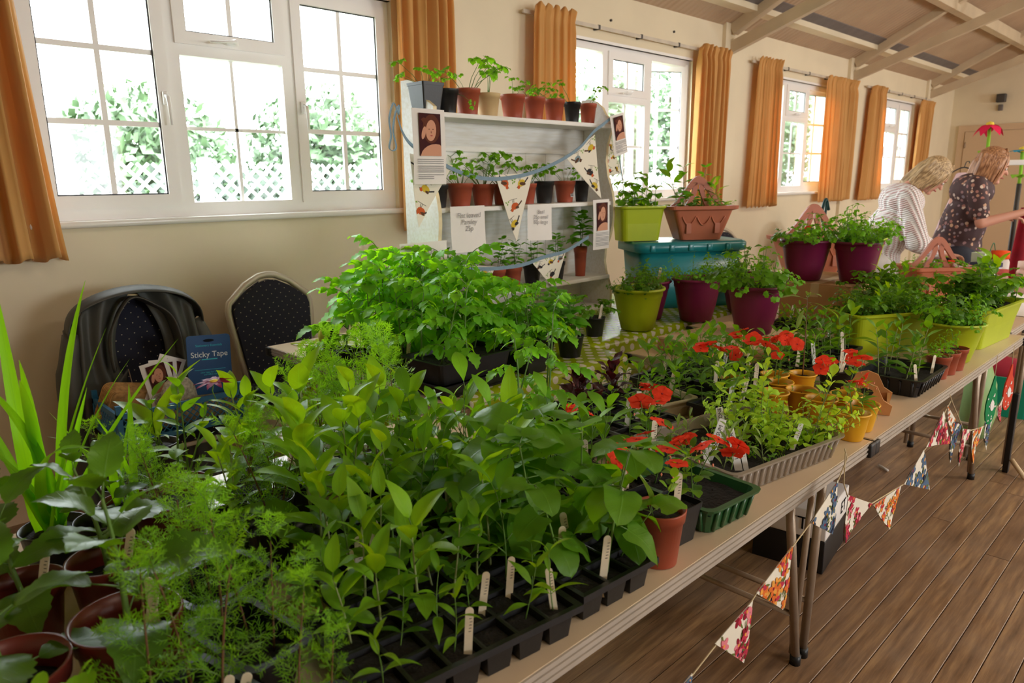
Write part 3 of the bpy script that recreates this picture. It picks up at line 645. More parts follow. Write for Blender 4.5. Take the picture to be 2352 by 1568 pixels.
# papers
Mt['paper'] = mat('white paper', (232, 226, 220), .8, .03, 10)
SKIN = flat('printed skin', (206, 150, 122)); HAIRP = flat('printed auburn hair', (96, 52, 38)); DARKP = flat('printed dark background', (66, 30, 32)); INK = flat('printed grey ink', (120, 118, 118)); PHOTOB = flat('printed warm brown', (140, 84, 66)); LIP = flat('printed lips', (170, 80, 76))
def leaflet(px, Y, w, h, rot, lab, tilt=0, cat='leaflet', nt=10):
    p = aty(px[0], px[1], Y); o = empty('portrait_leaflet', p, 0, lab, cat)
    o.rotation_euler = (R(tilt), rot, 0)
    MB().sheet(lambda u, v: V((w*(u-.5), -.004*math.sin(PI*u)-.003*math.sin(PI*v), -h*v)), 6, 8, uv=False).build('paper', Mt['paper'], o)
    pw, ph, t0 = w*.66, h*.56, h*.06; mb = MB()
    def put(pts, mi, k): mb.add([V((x, -.009-.0002*k, -z)) for x, z in pts], [tuple(range(len(pts)))], mi)
    put([(-pw/2, t0), (pw/2, t0), (pw/2, t0+ph), (-pw/2, t0+ph)], 0, 0)
    cx = .06*pw; put(ell(cx, t0+ph*.36, pw*.40, ph*.34, .1, 20), 1, 1); put(ell(cx-.02*pw, t0+ph*.40, pw*.24, ph*.25, .12, 20), 2, 2)
    cl = lambda pts: [(max(-pw/2, min(pw/2, x)), max(t0, min(t0+ph, z))) for x, z in pts]
    put(cl(ell(cx+.08*pw, t0+ph*.98, pw*.62, ph*.26, -.2, 20)), 2, 3); put(cl(ell(-.30*pw, t0+ph*.46, pw*.09, ph*.16, .3, 12)), 2, 4); put(cl([(-.42*pw, t0+.15*ph), (-.3*pw, t0+.1*ph), (0, t0+.14*ph), (-.22*pw, t0+.3*ph)]), 1, 5)
    for sx in (-1, 1): put(ell(cx-.02*pw+sx*.09*pw, t0+ph*.37, pw*.035, ph*.012, 0, 8), 1, 6)
    put(ell(cx-.02*pw, t0+ph*.44, pw*.02, ph*.03, 0, 8), 3, 6); put(ell(cx-.01*pw, t0+ph*.52, pw*.06, ph*.014, 0, 8), 4, 6)
    mb.build('portrait_photo', [DARKP, HAIRP, SKIN, PHOTOB, LIP], o); mb = MB(); z = t0+ph+h*.04; rr = random.Random(int(w*1e4)); k = 0
    while z < h*.95 and k < nt:
        L = w*.8*(1 if rr.random() < .8 else .6); mb.add([V((-w*.4, -.0085, -z)), V((-w*.4+L, -.0085, -z)), V((-w*.4+L, -.0085, -z-h*.008)), V((-w*.4, -.0085, -z-h*.008))], [(0, 1, 2, 3)]); z += h*.026; k += 1
        if k in (3, 7): z += h*.012
    tag(mb.build('printed_text', INK, o), kind='stuff'); return o
leaflet((983, 250), YT-.012, .168, .30, 0, 'portrait leaflet taped to the left upright of the shelf unit')
leaflet((1416, 262), YT-.012, .118, .21, R(-13), 'portrait leaflet taped askew at the top right of the shelf unit')
leaflet((1381, 458), YT-.012, .135, .26, R(-1), 'portrait leaflet taped to the right end of the middle shelf')
TXT = {}
def text(body, size, name, m, parent, loc, rot=(PI/2, 0, 0), shear=0, ext=0):
    cu = bpy.data.curves.new(name, 'FONT'); cu.body = body; cu.size = size; cu.align_x = 'CENTER'; cu.shear = shear; cu.space_line = .9; cu.extrude = ext
    t = bpy.data.objects.new(name, cu); COL.objects.link(t)
    me = bpy.data.meshes.new_from_object(t.evaluated_get(bpy.context.evaluated_depsgraph_get())); bpy.data.objects.remove(t); me.materials.clear(); me.materials.append(m)
    return tag(link(name, me, parent, loc=loc, rot=rot), kind='stuff')
PEN = flat('grey pencil', (150, 146, 146))
def note(px, Y, w, h, body, lab, size=.03, rot=0, shear=.12):
    p = aty(px[0], px[1], Y); o = empty('handwritten_sign', p, 0, lab, 'sign'); o.rotation_euler = (0, rot, 0)
    MB().sheet(lambda u, v: V((w*(u-.5), -.003*math.sin(PI*u)-.008*v*v, -h*v)), 6, 6, uv=False).build('paper', Mt['paper'], o)
    text(body, size, 'handwriting', PEN, o, (0, -.009, -h*.25), shear=shear); return o
note((1074, 473), YT+.0, .20, .20, 'Flat leaved\nParsley\n25p', 'handwritten price sign for flat leaved parsley under the middle shelf', .032, R(0))
note((1240, 470), YT+.0, .17, .17, 'Basil\n25p small\n50p large', 'handwritten price sign with two prices, right of the hanging middle pennant', .027, R(2))
note((973, 556), YT-.03, .245, .2, 'Russian\n(sweet)', 'handwritten sign at the lower left foot of the shelf unit, above the tomato leaves', .036)

# ------------------------------------------------------------------ banquet chairs
n = N('navy spotted upholstery'); co = n.a('ShaderNodeTexCoord').outputs['Object']; sp = n.a('ShaderNodeSeparateXYZ'); n.l(co, sp.inputs[0])
def dd2(off):
    D = .05; a = n.mth('SUBTRACT', n.mth('FRACT', n.mth('DIVIDE', n.mth('ADD', sp.outputs[0], off), D)), .5); b = n.mth('SUBTRACT', n.mth('FRACT', n.mth('DIVIDE', n.mth('ADD', n.mth('ADD', sp.outputs[2], sp.outputs[1]), off), D)), .5)
    return n.mth('LESS_THAN', n.mth('ADD', n.mth('MULTIPLY', a, a), n.mth('MULTIPLY', b, b)), .0022)
n.l(n.mixc(n.mth('MAXIMUM', dd2(0), dd2(.025)), lin((26, 27, 44)), lin((190, 178, 150))), n.p.inputs['Base Color']); n.p.inputs['Roughness'].default_value = .85; Mt['uph'] = n.m
Mt['cframe'] = mat('champagne painted chair frame', (192, 180, 160), .35, .05, 10, metal=.3)
def chair(x, y, rz, lab, w=.42, sc=1):
    c = empty('banquet_chair', (x, y, 0), rz, lab, 'chair', 'navy banquet chairs along the window wall'); hw = w/2
    out = [(-hw*.80, .46), (-hw*.90, .60), (-hw*1.0, .78), (-hw*1.02, .84), (-hw*.97, .875), (-hw*.55, .95), (-hw*.2, .985), (0, .99), (hw*.2, .985), (hw*.55, .95), (hw*.97, .875), (hw*1.02, .84), (hw, .78), (hw*.90, .60), (hw*.80, .46)]
    f = lambda p: V((p[0], .17+.13*(p[1]-.46), p[1]))
    MB().tube([f(p) for p in out], .013, 10, flat=1.3).build('back_frame', Mt['cframe'], c)
    ins = [(a*.92, b if b < .5 else b-.012*(1 if b < .9 else 2)) for a, b in out]
    mb = MB(); A = [f(p)+V((0, -.022, 0)) for p in ins]; B = [f(p)+V((0, .012, 0)) for p in ins]; k = len(A); cA = f((0, .72))+V((0, -.034, 0))
    mb.add(A+B+[cA], [(i, i+1, 2*k) for i in range(k-1)]+[(k-1, 0, 2*k)]+[tuple(range(k, 2*k))]+[((i+1) % k, i, k+i, k+(i+1) % k) for i in range(k)], 0, False)
    MB_ = mb.build('backrest', Mt['uph'], c)
    MB().bbox(-.05, .05, .225, .232, .935, .965, .003).build('hand_grip', Mt['cframe'], c)
    MB().bbox(-hw*.95, hw*.95, -.24, .19, .425, .49, .022).build('seat', Mt['uph'], c); MB().bbox(-hw*.92, hw*.92, -.225, .18, .405, .426, .004).build('seat_frame', Mt['cframe'], c)
    for sx in (-1, 1):
        MB().tube([(sx*hw*.85, -.20, .41), (sx*hw*.9, -.23, 0)], .012, 8).build('leg', Mt['cframe'], c); MB().tube([(sx*hw*.80, .17, .47), (sx*hw*.85, .2, .3), (sx*hw*.95, .27, 0)], .012, 8).build('leg', Mt['cframe'], c)
    return c
chair(.925, 3.05, 0, 'navy spotted banquet chair draped with a dark green jacket, blue crate on its seat')
chair(1.60, 3.10, R(6), 'navy spotted banquet chair with pale frame, standing empty left of the back table', .44)
chair(5.75, 3.02, R(-8), 'navy banquet chair back just visible behind the teal box')
chair(7.45, 3.0, R(5), 'navy banquet chair partly hidden behind the plum pots on the cardboard box')
# jacket over the first chair
Mt['jacket'] = mat('dark olive waxed cloth', (74, 74, 68), .55, .12, 6, .25, 60, dist=.003)
Mt['lining'] = mat('jacket lining', (52, 50, 46), .8)
j = empty('jacket', (.925, 3.05, .5), 0, 'dark olive jacket hung over the back of the chair with the blue crate', 'jacket')
def jac(side_):
    def fn(u, v):
        # u across from the middle of the opening to the outside, v top to bottom
        zt = .515-.16*(u**2.2); z = zt-(zt+.52)*v; opening = .075*min(1, v*3.2)*(1-.3*v)+.045*math.sin(PI*min(1, v*2.6))
        x = opening+(.262+.03*math.sin(2.2*v)-opening)*(u**.9)+.012*math.sin(9*v+4*u)*u
        fold = .016*math.sin(13*u+3*v)+.01*math.sin(25*u+9*v)*v
        y = .13+.13*(z+.04)-.05-.03*math.sin(PI*u)*(1-.4*v)+fold
        if u > .8: y += (u-.8)*.45
        return V((side_*x, y-.0, z))
    return fn
for s_ in (-1, 1):
    o = MB().sheet(jac(s_), 22, 36).build('front_panel', Mt['jacket'], j); md = o.modifiers.new('t', 'SOLIDIFY'); md.thickness = .004
def shoulders(u, v):
    a = PI*u; x = -.262*math.cos(a)*(1-.03*v); top = .355+.165*math.sin(a)**.8
    return V((x*(1-.0*v), .10+.11*v+.06*math.sin(a)*(v-.5)+.006*math.sin(14*u), top-.02+.03*math.sin(PI*v)-.02*v))
o = MB().sheet(shoulders, 30, 8).build('yoke', Mt['jacket'], j); md = o.modifiers.new('t', 'SOLIDIFY'); md.thickness = .004
def collar(u, v):
    a = -.25+(PI+.5)*u; x = -(.12+.025*v)*math.cos(a); z = .22+.19*math.sin(a)*(1+.2*v)+.01*math.sin(18*u)
    return V((x, .085+.04*math.sin(a)-.055*math.sin(PI*v*.8)-.01*v+.006*math.sin(25*u+4*v), z+.05-.02*v))
o = MB().sheet(collar, 36, 8).build('collar', Mt['jacket'], j); md = o.modifiers.new('t', 'SOLIDIFY'); md.thickness = .005
for s_ in (-1, 1):
    MB().tube(catmull([(s_*.235, .16, .34), (s_*.275, .12, .2), (s_*.285, .1, .02), (s_*.27, .1, -.2), (s_*.25, .12, -.42)], 4), [.05]*4+[.06]*4+[.055]*4+[.05]*5, 12, flat=.75).build('sleeve', Mt['jacket'], j)
    def lap(u, v): return V((s_*(.085+.075*u+.02*v), .035-.02*math.sin(PI*u)-.006, .20-.11*v*(1-.4*u)-.06*u))
    o = MB().sheet(lap, 8, 6).build('lapel', Mt['jacket'], j); md = o.modifiers.new('t', 'SOLIDIFY'); md.thickness = .005
MB().tube([(-.085, .03, .20), (-.07, .02, .05), (-.06, 0, -.2)], .002, 5).build('zip', Mt['steel'], j)
# blue mesh crate
Mt['blue'] = mat('blue crate plastic', (44, 112, 158), .45, .1, 12)
CW, CD, CH = .47, .31, .125
cr = empty('plastic_crate', (.925, 2.90, .492), 0, 'blue latticed plastic crate resting on the seat of the jacket chair', 'crate')
mb = MB(); t = .006
def rimframe(z0, z1, tt): 
    m_ = MB(); m_.box(-CW/2, CW/2, -CD/2, -CD/2+tt, z0, z1).box(-CW/2, CW/2, CD/2-tt, CD/2, z0, z1).box(-CW/2, -CW/2+tt, -CD/2+tt, CD/2-tt, z0, z1).box(CW/2-tt, CW/2, -CD/2+tt, CD/2-tt, z0, z1); return m_
rimframe(CH-.02, CH, .012).build('rim', Mt['blue'], cr); rimframe(0, .02, .01).build('base_rim', Mt['blue'], cr); MB().box(-CW/2+.01, CW/2-.01, -CD/2+.01, CD/2-.01, .0, .004).build('base', Mt['blue'], cr)
for sx in (-1, 1):
    for sy in (-1, 1): MB().box(sx*CW/2-.018*(sx > 0)-.0, sx*CW/2+.018*(sx < 0), sy*CD/2-.018*(sy > 0), sy*CD/2+.018*(sy < 0), 0, CH+.03).build('corner_post', Mt['blue'], cr)
def mesh_wall(L, tf):
    m_ = MB(); z0, z1 = .018, CH-.018; h = z1-z0; st = .026; k = int((L+h)/st)
    for sg in (1, -1):
        for i in range(1, k+1):
            c = i*st; a = (max(0, c-h), min(c, h)); b = (min(c, L), max(0, c-L))
            if sg < 0: a = (a[0], h-a[1]); b = (b[0], h-b[1])
            if abs(a[0]-b[0]) < .004: continue
            pa, pb = V((a[0]-L/2, 0, z0+a[1])), V((b[0]-L/2, 0, z0+b[1])); m_.tube([tf @ pa, tf @ pb], .0022, 4, smooth=False)
    return m_
for tf, L in ((M.Translation((0, -CD/2+.004, 0)), CW), (M.Translation((0, CD/2-.004, 0)), CW), (M.Translation((-CW/2+.004, 0, 0)) @ M.Rotation(PI/2, 4, 'Z'), CD), (M.Translation((CW/2-.004, 0, 0)) @ M.Rotation(PI/2, 4, 'Z'), CD)):
    tag(mesh_wall(L, tf).build('lattice_side', Mt['blue'], cr), kind='stuff')
# contents: wicker basket, sticky tape card, leaflets, stone-coloured bag
Mt['wicker'] = mat('golden wicker', (196, 150, 88), .7, .3, 60, .6, 200)
Mt['tan'] = mat('pale cane basket', (196, 170, 132), .7, .2, 60, .5, 200)
b = empty('wicker_basket', (.80, 2.94, .58), 0, 'small golden wicker basket standing on its edge at the left in the blue crate', 'basket'); b.rotation_euler = (R(-72), R(14), R(10))
mb = MB()
mb.rloop([(.085, .06, .02, 0), (.10, .075, .025, .06)], smooth=True, cap0=True); mb.rloop([(.10, .075, .025, .06), (.082, .057, .02, .004)], smooth=True); mb.build('bowl', Mt['wicker'], b)
for k in range(9):
    f_ = .088+(.013)*k/8; m_ = MB(); L = [(f_+.002)*1, (f_-.026)]
    pts = []; 
    for q, (sx, sy) in enumerate(((1, 1), (-1, 1), (-1, -1), (1, -1))):
        for w_ in range(4): a = q*PI/2+w_*PI/6; pts.append((sx*(L[0]-.022)+.022*math.cos(a), sy*(L[1]-.022)+.022*math.sin(a), .004+.0066*k))
    pts.append(pts[0]); m_.tube(pts, .0036, 6).build('woven_band', Mt['wicker'], b)
b = empty('cane_basket', (.98, 2.88, .515), 0, 'long pale cane basket lying in the blue crate behind its front side', 'basket')
MB().rloop([(.17, .09, .03, 0), (.185, .10, .03, .085), (.178, .093, .03, .085), (.165, .085, .03, .004)], smooth=True, cap0=True, cap1=True).build('bowl', Mt['tan'], b)
c = empty('sticky_tape_card', (1.065, 2.83, .60), 0, 'blue packaging card lettered Sticky Tape, standing in the crate', 'packaging'); c.rotation_euler = (R(-6), R(4), R(-4))
CARD = flat('deep blue card', (20, 66, 118), .4); WH = flat('white print', (226, 232, 236)); AQ = flat('aqua print', (70, 190, 214))
mb = MB(); o_ = [(-.085, 0), (.085, 0), (.085, .225)]+[(.085-.012+.012*math.cos(a), .225+.012*math.sin(a)-.0) for a in (PI/6, PI/3, PI/2)]+[(-.073+.012*math.cos(a), .225+.012*math.sin(a)) for a in (PI/2, 2*PI/3, 5*PI/6)]+[(-.085, .225)]
mb.poly([V((x, 0, z)) for x, z in o_], 0, (0, .002, 0)).build('card', CARD, c); MB().poly([V((x, -.0008, z)) for x, z in ell(0, .215, .022, .006, 0, 12)], 0, (0, .0005, 0)).build('hang_hole', flat('dark slot', (12, 18, 30)), c)
text('Sticky Tape', .031, 'lettering', WH, c, (0, -.001, .150), ext=.0003); text('Stationery Essentials', .0125, 'lettering', AQ, c, (0, -.001, .192), ext=.0002)
text('clear tape for home\nand office use', .0095, 'lettering', AQ, c, (0, -.001, .085), ext=.0002); MB().box(-.03, .03, -.001, 0, .138, .142).build('underline', AQ, c)
MB().box(-.06, .06, -.001, 0, .098, .0995).build('rule', AQ, c)
for i, (dx, ry) in enumerate(((-.055, -10), (-.015, 4), (.03, 24))):
    o = leaflet((0, 0), 1, .105, .2, R(ry), ['portrait leaflet at the left of the fan in the blue crate', 'portrait leaflet in the middle of the fan in the blue crate', 'portrait leaflet leaning right behind the sticky tape card'][i]); o.location = (.935+dx, 2.90+.012*i, .755)
o = empty('fabric_bag', (.945, 2.85, .545), 0, 'pale speckled cloth bag slumped in front of the leaflets in the crate', 'bag')
mb = MB(); mb.lathe([(.03, 0), (.062, .01), (.068, .06), (.06, .10), (.045, .13), (.02, .145), (.001, .147)], 18, sx=1.05, sy=.5, ripple=lambda a, j: 1+.07*math.sin(3*a+j)+.04*math.sin(7*a+2*j), close=True); mb.build('bag_body', mat('speckled linen', (204, 194, 174), .9, .35, 90, .4, 200), o)

# ------------------------------------------------------------------ boxes on the tables
n = N('brown cardboard'); co = n.a('ShaderNodeTexCoord').outputs['Object']; n.l(n.mixc(n.noise(8, 4, co), lin((196, 154, 108)), lin((178, 136, 92))), n.p.inputs['Base Color']); n.p.inputs['Roughness'].default_value = .8
wv = n.a('ShaderNodeTexWave', bands_direction='X'); wv.inputs['Scale'].default_value = 60; n.l(co, wv.inputs[0]); n.bump(wv.outputs[1], .1, .0006); Mt['card'] = n.m
Mt['pale'] = mat('pale wooden slats', (222, 196, 156), .6, .12, 14)
Mt['slot'] = mat('black slot', (24, 20, 18), .8)
bx = empty('wooden_crate', (2.70, 1.44, TZ+.002), R(-6), 'shallow upturned wooden crate with slatted top, a plum pot standing on it', 'crate')
hx, hy, hh = .25, .20, .062
for i in range(4):
    y0 = -hy+i*(2*hy)/4; MB().bbox(-hx, hx, y0+.004, y0+2*hy/4-.004, hh-.01, hh, .002).build('slat', Mt['pale'], bx)
MB().bbox(-hx+.001, hx-.001, -hy, -hy+.012, 0, hh-.011, .002).build('side_board', Mt['card'], bx); MB().bbox(-hx+.001, hx-.001, hy-.012, hy, 0, hh-.011, .002).build('side_board', Mt['card'], bx)
MB().bbox(-hx, -hx+.012, -hy+.013, hy-.013, 0, hh-.011, .002).build('side_board', Mt['card'], bx); MB().bbox(hx-.012, hx, -hy+.013, hy-.013, 0, hh-.011, .002).build('side_board', Mt['card'], bx)
BXZ = TZ+.002+hh
bb = empty('cardboard_box', (3.74, 1.46, TZ+.002), R(3), 'brown cardboard box beside the wooden crate with two plum pots on its lid', 'box'); a, c_, h2 = .26, .17, .19
MB().bbox(-a, a, -c_, c_, 0, h2, .004).build('carton', Mt['card'], bb)
for y0, y1 in ((-c_, -.004), (.004, c_)): MB().box(-a, a, y0, y1, h2, h2+.004).build('flap', Mt['card'], bb)
MB().box(-a-.001, -a+.004, -.02, .02, h2-.06, h2+.005).box(-a, a, -.022, .022, h2+.004, h2+.0048).build('tape', Mt['pale'], bb)
BBZ = TZ+.002+h2+.006
pp_ = at(1975, 690, TZ+.12)
o = empty('paper_sheet', (3.50, 1.24, TZ+.03), R(20), 'curling white paper sheet stuck to the right corner of the cardboard box', 'paper')
MB().sheet(lambda u, v: V((-.10+.16*u, -.02-.05*math.sin(1.6*v)*(1-v)+.02*u, .16-.16*v+.02*u)), 8, 8).build('sheet', Mt['paper'], o)
# teal storage box under planters
Mt['teal'] = mat('teal glossy plastic', (26, 132, 140), .28, .08, 5, spec=.6)
Mt['dteal'] = mat('dark green plastic lid', (16, 84, 80), .32, .08, 5)
tb = empty('storage_box', (3.52, 2.235, TZ+.005), R(-32), 'large teal plastic storage box with overhanging lid, planters standing on it', 'box')
TL, TD, TH = .33, .175, .385
mb = MB().rloop([(TL-.06, TD-.05, .05, 0), (TL-.05, TD-.04, .05, .04), (TL-.03, TD-.02, .05, TH-.07)], smooth=True, cap0=True, cap1=True); mb.build('tub', Mt['teal'], tb)
MB().rloop([(TL-.02, TD-.01, .05, TH-.075), (TL, TD, .06, TH-.07), (TL, TD, .06, TH-.03), (TL-.012, TD-.012, .06, TH-.018), (TL-.02, TD-.02, .06, TH-.02), (TL-.03, TD-.03, .05, TH-.02)], smooth=True, cap1=True, cap0=True).build('lid', Mt['teal'], tb)
for i in range(5): MB().bbox(-TL+.07+i*.11, -TL+.10+i*.11, -TD-.008, -TD+.01, TH-.068, TH-.03, .006).build('lid_rib', Mt['teal'], tb)
TBZ = TZ+.005+TH-.018

# ------------------------------------------------------------------ craft table at the back right and its goods
folding_table(3.86, 5.69, .70, 1.24, 'far folding table spread with craft goods in front of the two women', legs=((-.6, -.1), (.6, .1)))
tag(MB().sheet(lambda u, v: V((4.35+1.33*u, .72+.50*v, TZ+.003)), 20, 10).build('tablecloth', mat('white cotton cloth', (226, 222, 216), .9, .04, 10)), 'white cloth covering the far craft table', 'tablecloth')
rr = random.Random(8)
def craft(kind, px, z0, lab, c1=(230, 224, 214), c2=(210, 70, 60), s_=1.0):
    s_ *= 1.15; p = at(px[0], px[1]+52, TZ+.005); o = empty(kind, (max(4.45, min(5.58, p.x)), max(.76, min(1.2, p.y)), TZ+.005), rr.uniform(-.5, .5), lab, {'fabric_roll': 'fabric', 'pot_jar': 'jar', 'cushion': 'cushion', 'card_box': 'box', 'glass_jar': 'jar', 'gift_bag': 'bag'}[kind])
    m1 = flat('goods %d %d %d' % c1, c1, .7); m2 = flat('goods %d %d %d' % c2, c2, .7)
    if kind == 'fabric_roll':
        MB().tube([(-.14*s_, 0, .05*s_), (.14*s_, 0, .05*s_)], .05*s_, 16).build('roll', m1, o); MB().tube([(.139*s_, 0, .05*s_), (.145*s_, 0, .05*s_)], .02*s_, 10).build('core', m2, o)
        mb = MB()
        for i in range(8): mb.add([V((-.09*s_+.026*i*s_+x*s_, -.0505*s_, .05*s_+y*s_+.02*s_*math.sin(i*2))) for x, y in ell(0, 0, .012, .018, i, 7)], [tuple(range(7))])
        tag(mb.build('print', m2, o), kind='stuff')
    elif kind in ('pot_jar', 'glass_jar'):
        MB().lathe([(.035*s_, 0), (.04*s_, .01), (.04*s_, .10*s_), (.034*s_, .115*s_)], 18, close=True).build('jar_body', m1, o); MB().lathe([(.038*s_, .116*s_), (.038*s_, .15*s_)], 18, close=True).build('lid', m2, o)
    elif kind == 'cushion':
        MB().lathe([(.001, 0), (.07*s_, .004), (.1*s_, .03*s_), (.07*s_, .06*s_), (.001, .07*s_)], 18, ripple=lambda a, j: 1+.09*math.cos(4*a)).build('pad', m1, o); MB().lathe([(.001, .068*s_), (.02*s_, .072*s_), (.001, .078*s_)], 10).build('button', m2, o)
    elif kind == 'card_box':
        MB().bbox(-.08*s_, .08*s_, -.05*s_, .05*s_, 0, .10*s_, .003).build('carton', m1, o); MB().bbox(-.083*s_, .083*s_, -.053*s_, .053*s_, .1*s_, .125*s_, .003).build('lid', m2, o)
    else:
        MB().rloop([(.07*s_, .03*s_, .004, 0), (.075*s_, .035*s_, .004, .16*s_), (.07*s_, .03*s_, .004, .16*s_), (.066*s_, .026*s_, .004, .01)], cap0=True, cap1=True).build('bag_body', m1, o); MB().tube(catmull([(-.03*s_, -.03*s_, .155*s_), (0, -.03*s_, .21*s_), (.03*s_, -.03*s_, .155*s_)], 5), .003, 6).build('bag_handle', m2, o)
    return o
for a in (('fabric_roll', (2235, 560), 0, 'rolled cream cloth with red print on the far craft table', (234, 222, 204), (206, 86, 66), 1.0), ('fabric_roll', (2150, 555), 0, 'rolled plain white cloth on the far craft table, left of the red printed roll', (238, 236, 230), (220, 200, 160), .9),
          ('cushion', (2185, 548), 0, 'cream cushion with yellow centre on the far craft table', (232, 222, 200), (220, 170, 60), 1.1), ('pot_jar', (2322, 585), 0, 'clear jar with bright orange lid on the far craft table', (206, 196, 190), (236, 84, 30), 1.25),
          ('card_box', (2265, 600), 0, 'pale lidded box with dark rim on the craft table beside the orange lid jar', (196, 198, 214), (60, 62, 80), 1.0), ('cushion', (2290, 560), 0, 'round white cushion on the far craft table behind the jars', (238, 236, 232), (220, 226, 214), 1.0),
          ('cushion', (2330, 548), 0, 'white pin cushion at the right photo edge on the craft table', (234, 232, 226), (200, 190, 180), .9),
          ('gift_bag', (2345, 530), 0, 'green and white patterned gift bag standing at the right photo edge', (206, 222, 200), (60, 120, 90), 1.1), ('glass_jar', (2350, 620), 0, 'pinkish jar on the craft table right of the orange lid jar', (214, 176, 160), (226, 196, 180), 1.1),
          ('glass_jar', (2295, 618), 0, 'small glass jar of buttons on the craft table', (200, 160, 150), (190, 90, 80), .8)): craft(*a)
# white display stand with pale pink dress
p = atx(2242, 480, 6.35)
o = empty('display_stand', (6.78, 1.33, 0), R(-78), 'white wooden clothes stand behind the woman in the patterned top', 'stand')
for sx in (-.26, .26): MB().bbox(sx-.02, sx+.02, -.02, .02, 0, 1.54, .004).build('post', Mt['frame'], o)
for z in (.25, 1.52): MB().bbox(-.24, .24, -.015, .015, z-.02, z+.02, .004).build('rail', Mt['frame'], o)
MB().bbox(-.30, -.22, -.2, .2, 0, .03, .004).bbox(.22, .30, -.2, .2, 0, .03, .004).build('feet', Mt['frame'], o)
d_ = empty('childs_dress', (6.66, 1.66, 1.0), R(-70), 'pale pink dress hanging on the white stand', 'dress')
MB().lathe([(.15, -.05), (.125, .06), (.09, .18), (.06, .30), (.07, .38), (.05, .44), (.03, .45)], 28, sy=.5, ripple=lambda a, j: 1+(.09 if j < 3 else .02)*math.sin(9*a)).build('dress_body', mat('pale pink cotton', (234, 204, 212), .85, .05, 8), d_)
MB().tube(catmull([(-.1, 0, .44), (0, 0, .49), (.1, 0, .44)], 5), .006, 6).tube(catmull([(0, 0, .485), (.01, 0, .53), (.03, 0, .535), (.03, 0, .52)], 4), .004, 6).build('hanger', Mt['hook'], d_)
# toy felt flowers
def felt(x, y, z, lab, c, px, n=5, droop=-.5, h=.3):
    o = empty('felt_flower', (x, y, z), R(20), lab, 'decoration'); gm = flat('lime felt', (140, 196, 60)); fm = flat('felt petal %d' % c[0], c); ym = flat('yellow felt', (230, 206, 80))
    MB().tube(catmull([(0, 0, 0), (.01, 0, h*.5), (.045, 0, h)], 6), .012, 8).build('stem', gm, o)
    for k in range(n):
        a = 2*PI*k/n; MB().sheet(lambda u, v: V((.045+math.cos(a)*(.01+.10*v), math.sin(a)*(.01+.10*v), h+.02+droop*.10*v*v)) + V((-math.sin(a), math.cos(a), 0))*((u-.5)*.085*math.sin(PI*min(1, v*.9+.1))), 4, 6).build('petal', fm, o)
    MB().lathe([(.001, h+.045), (.025, h+.035), (.03, h+.015), (.001, h)], 12, cx=.045).build('flower_centre', ym, o)
    for a in (2.6, -.6): MB().sheet(lambda u, v: V((math.cos(a)*.13*v, math.sin(a)*.13*v, .04+.03*math.sin(PI*v)))+V((-math.sin(a), math.cos(a), 0))*((u-.5)*.08*math.sin(PI*min(1, v*.95+.05))), 4, 6).build('leaf', gm, o)
felt(6.745, 1.535, 1.545, 'tall pink felt flower with lime stem on top of the white stand', (226, 40, 84), None, 5, -.9, .25)
felt(6.92, 1.33, 1.36, 'blue felt flower with lime stem at the right photo edge', (52, 160, 206), None, 5, -.2, .24)
o = empty('felt_stand', (6.93, 1.33, 0), 0, 'dark post carrying the blue felt flower', 'stand'); MB().tube([(0, 0, 0), (0, 0, 1.36)], .018, 10).build('post', Mt['hook'], o); MB().lathe([(.12, 0), (.12, .02), (.02, .03)], 16, close=True).build('base', Mt['hook'], o)
Mt['gold'] = mat('mustard yellow cloth', (186, 142, 60), .85, .25, 8, .3, 60)
Mt['redc'] = mat('crimson cloth', (160, 20, 44), .85, .2, 8)
for (x, y, zt, m_, lab) in ((7.05, 1.15, 1.34, 'gold', 'mustard scarf hanging beyond the woman in the patterned top'), (6.80, 1.20, 1.18, 'redc', 'crimson cloth hanging behind the arm of the woman in the patterned top')):
    o = empty('hanging_cloth', (x, y, .55), R(-40), lab, 'cloth'); MB().sheet(lambda u, v: V((.28*(u-.5)*(.6+.4*v), .03*math.sin(14*u), (zt-.55)*(1-v))), 24, 10).build('cloth', Mt[m_], o); MB().tube([(0, .05, -.55), (0, .05, zt-.54)], .01, 8).build('pole', Mt['hook'], o)
# garden hand fork standing up in a pot (dark handle) and black bag clip
p = atx(2012, 470, 4.9)
o = empty('garden_hand_tool', (4.93, 2.02, .86), 0, 'dark green garden tool handle standing upright left of the woman in white', 'tool'); gm = flat('dark green paint', (30, 60, 58), .4)
MB().tube([(0, 0, -.14), (0, 0, .25)], .012, 10).build('shaft', gm, o)
MB().tube(catmull([(0, 0, .25), (-.04, .0, .30), (-.045, 0, .36), (0, 0, .42), (.055, 0, .35)], 6), .011, 8).tube([(0, 0, .25), (.012, 0, .40)], .009, 8).build('handle', gm, o)
o2 = empty('tool_stand_pot', (4.93, 2.02, .0), 0, 'grey bin standing on the floor holding the garden tool', 'bin'); MB().lathe([(.12, 0), (.15, .72), (.155, .74), (.14, .74), (.12, .02)], 24, close=True).build('bin_body', Mt['hook'], o2)
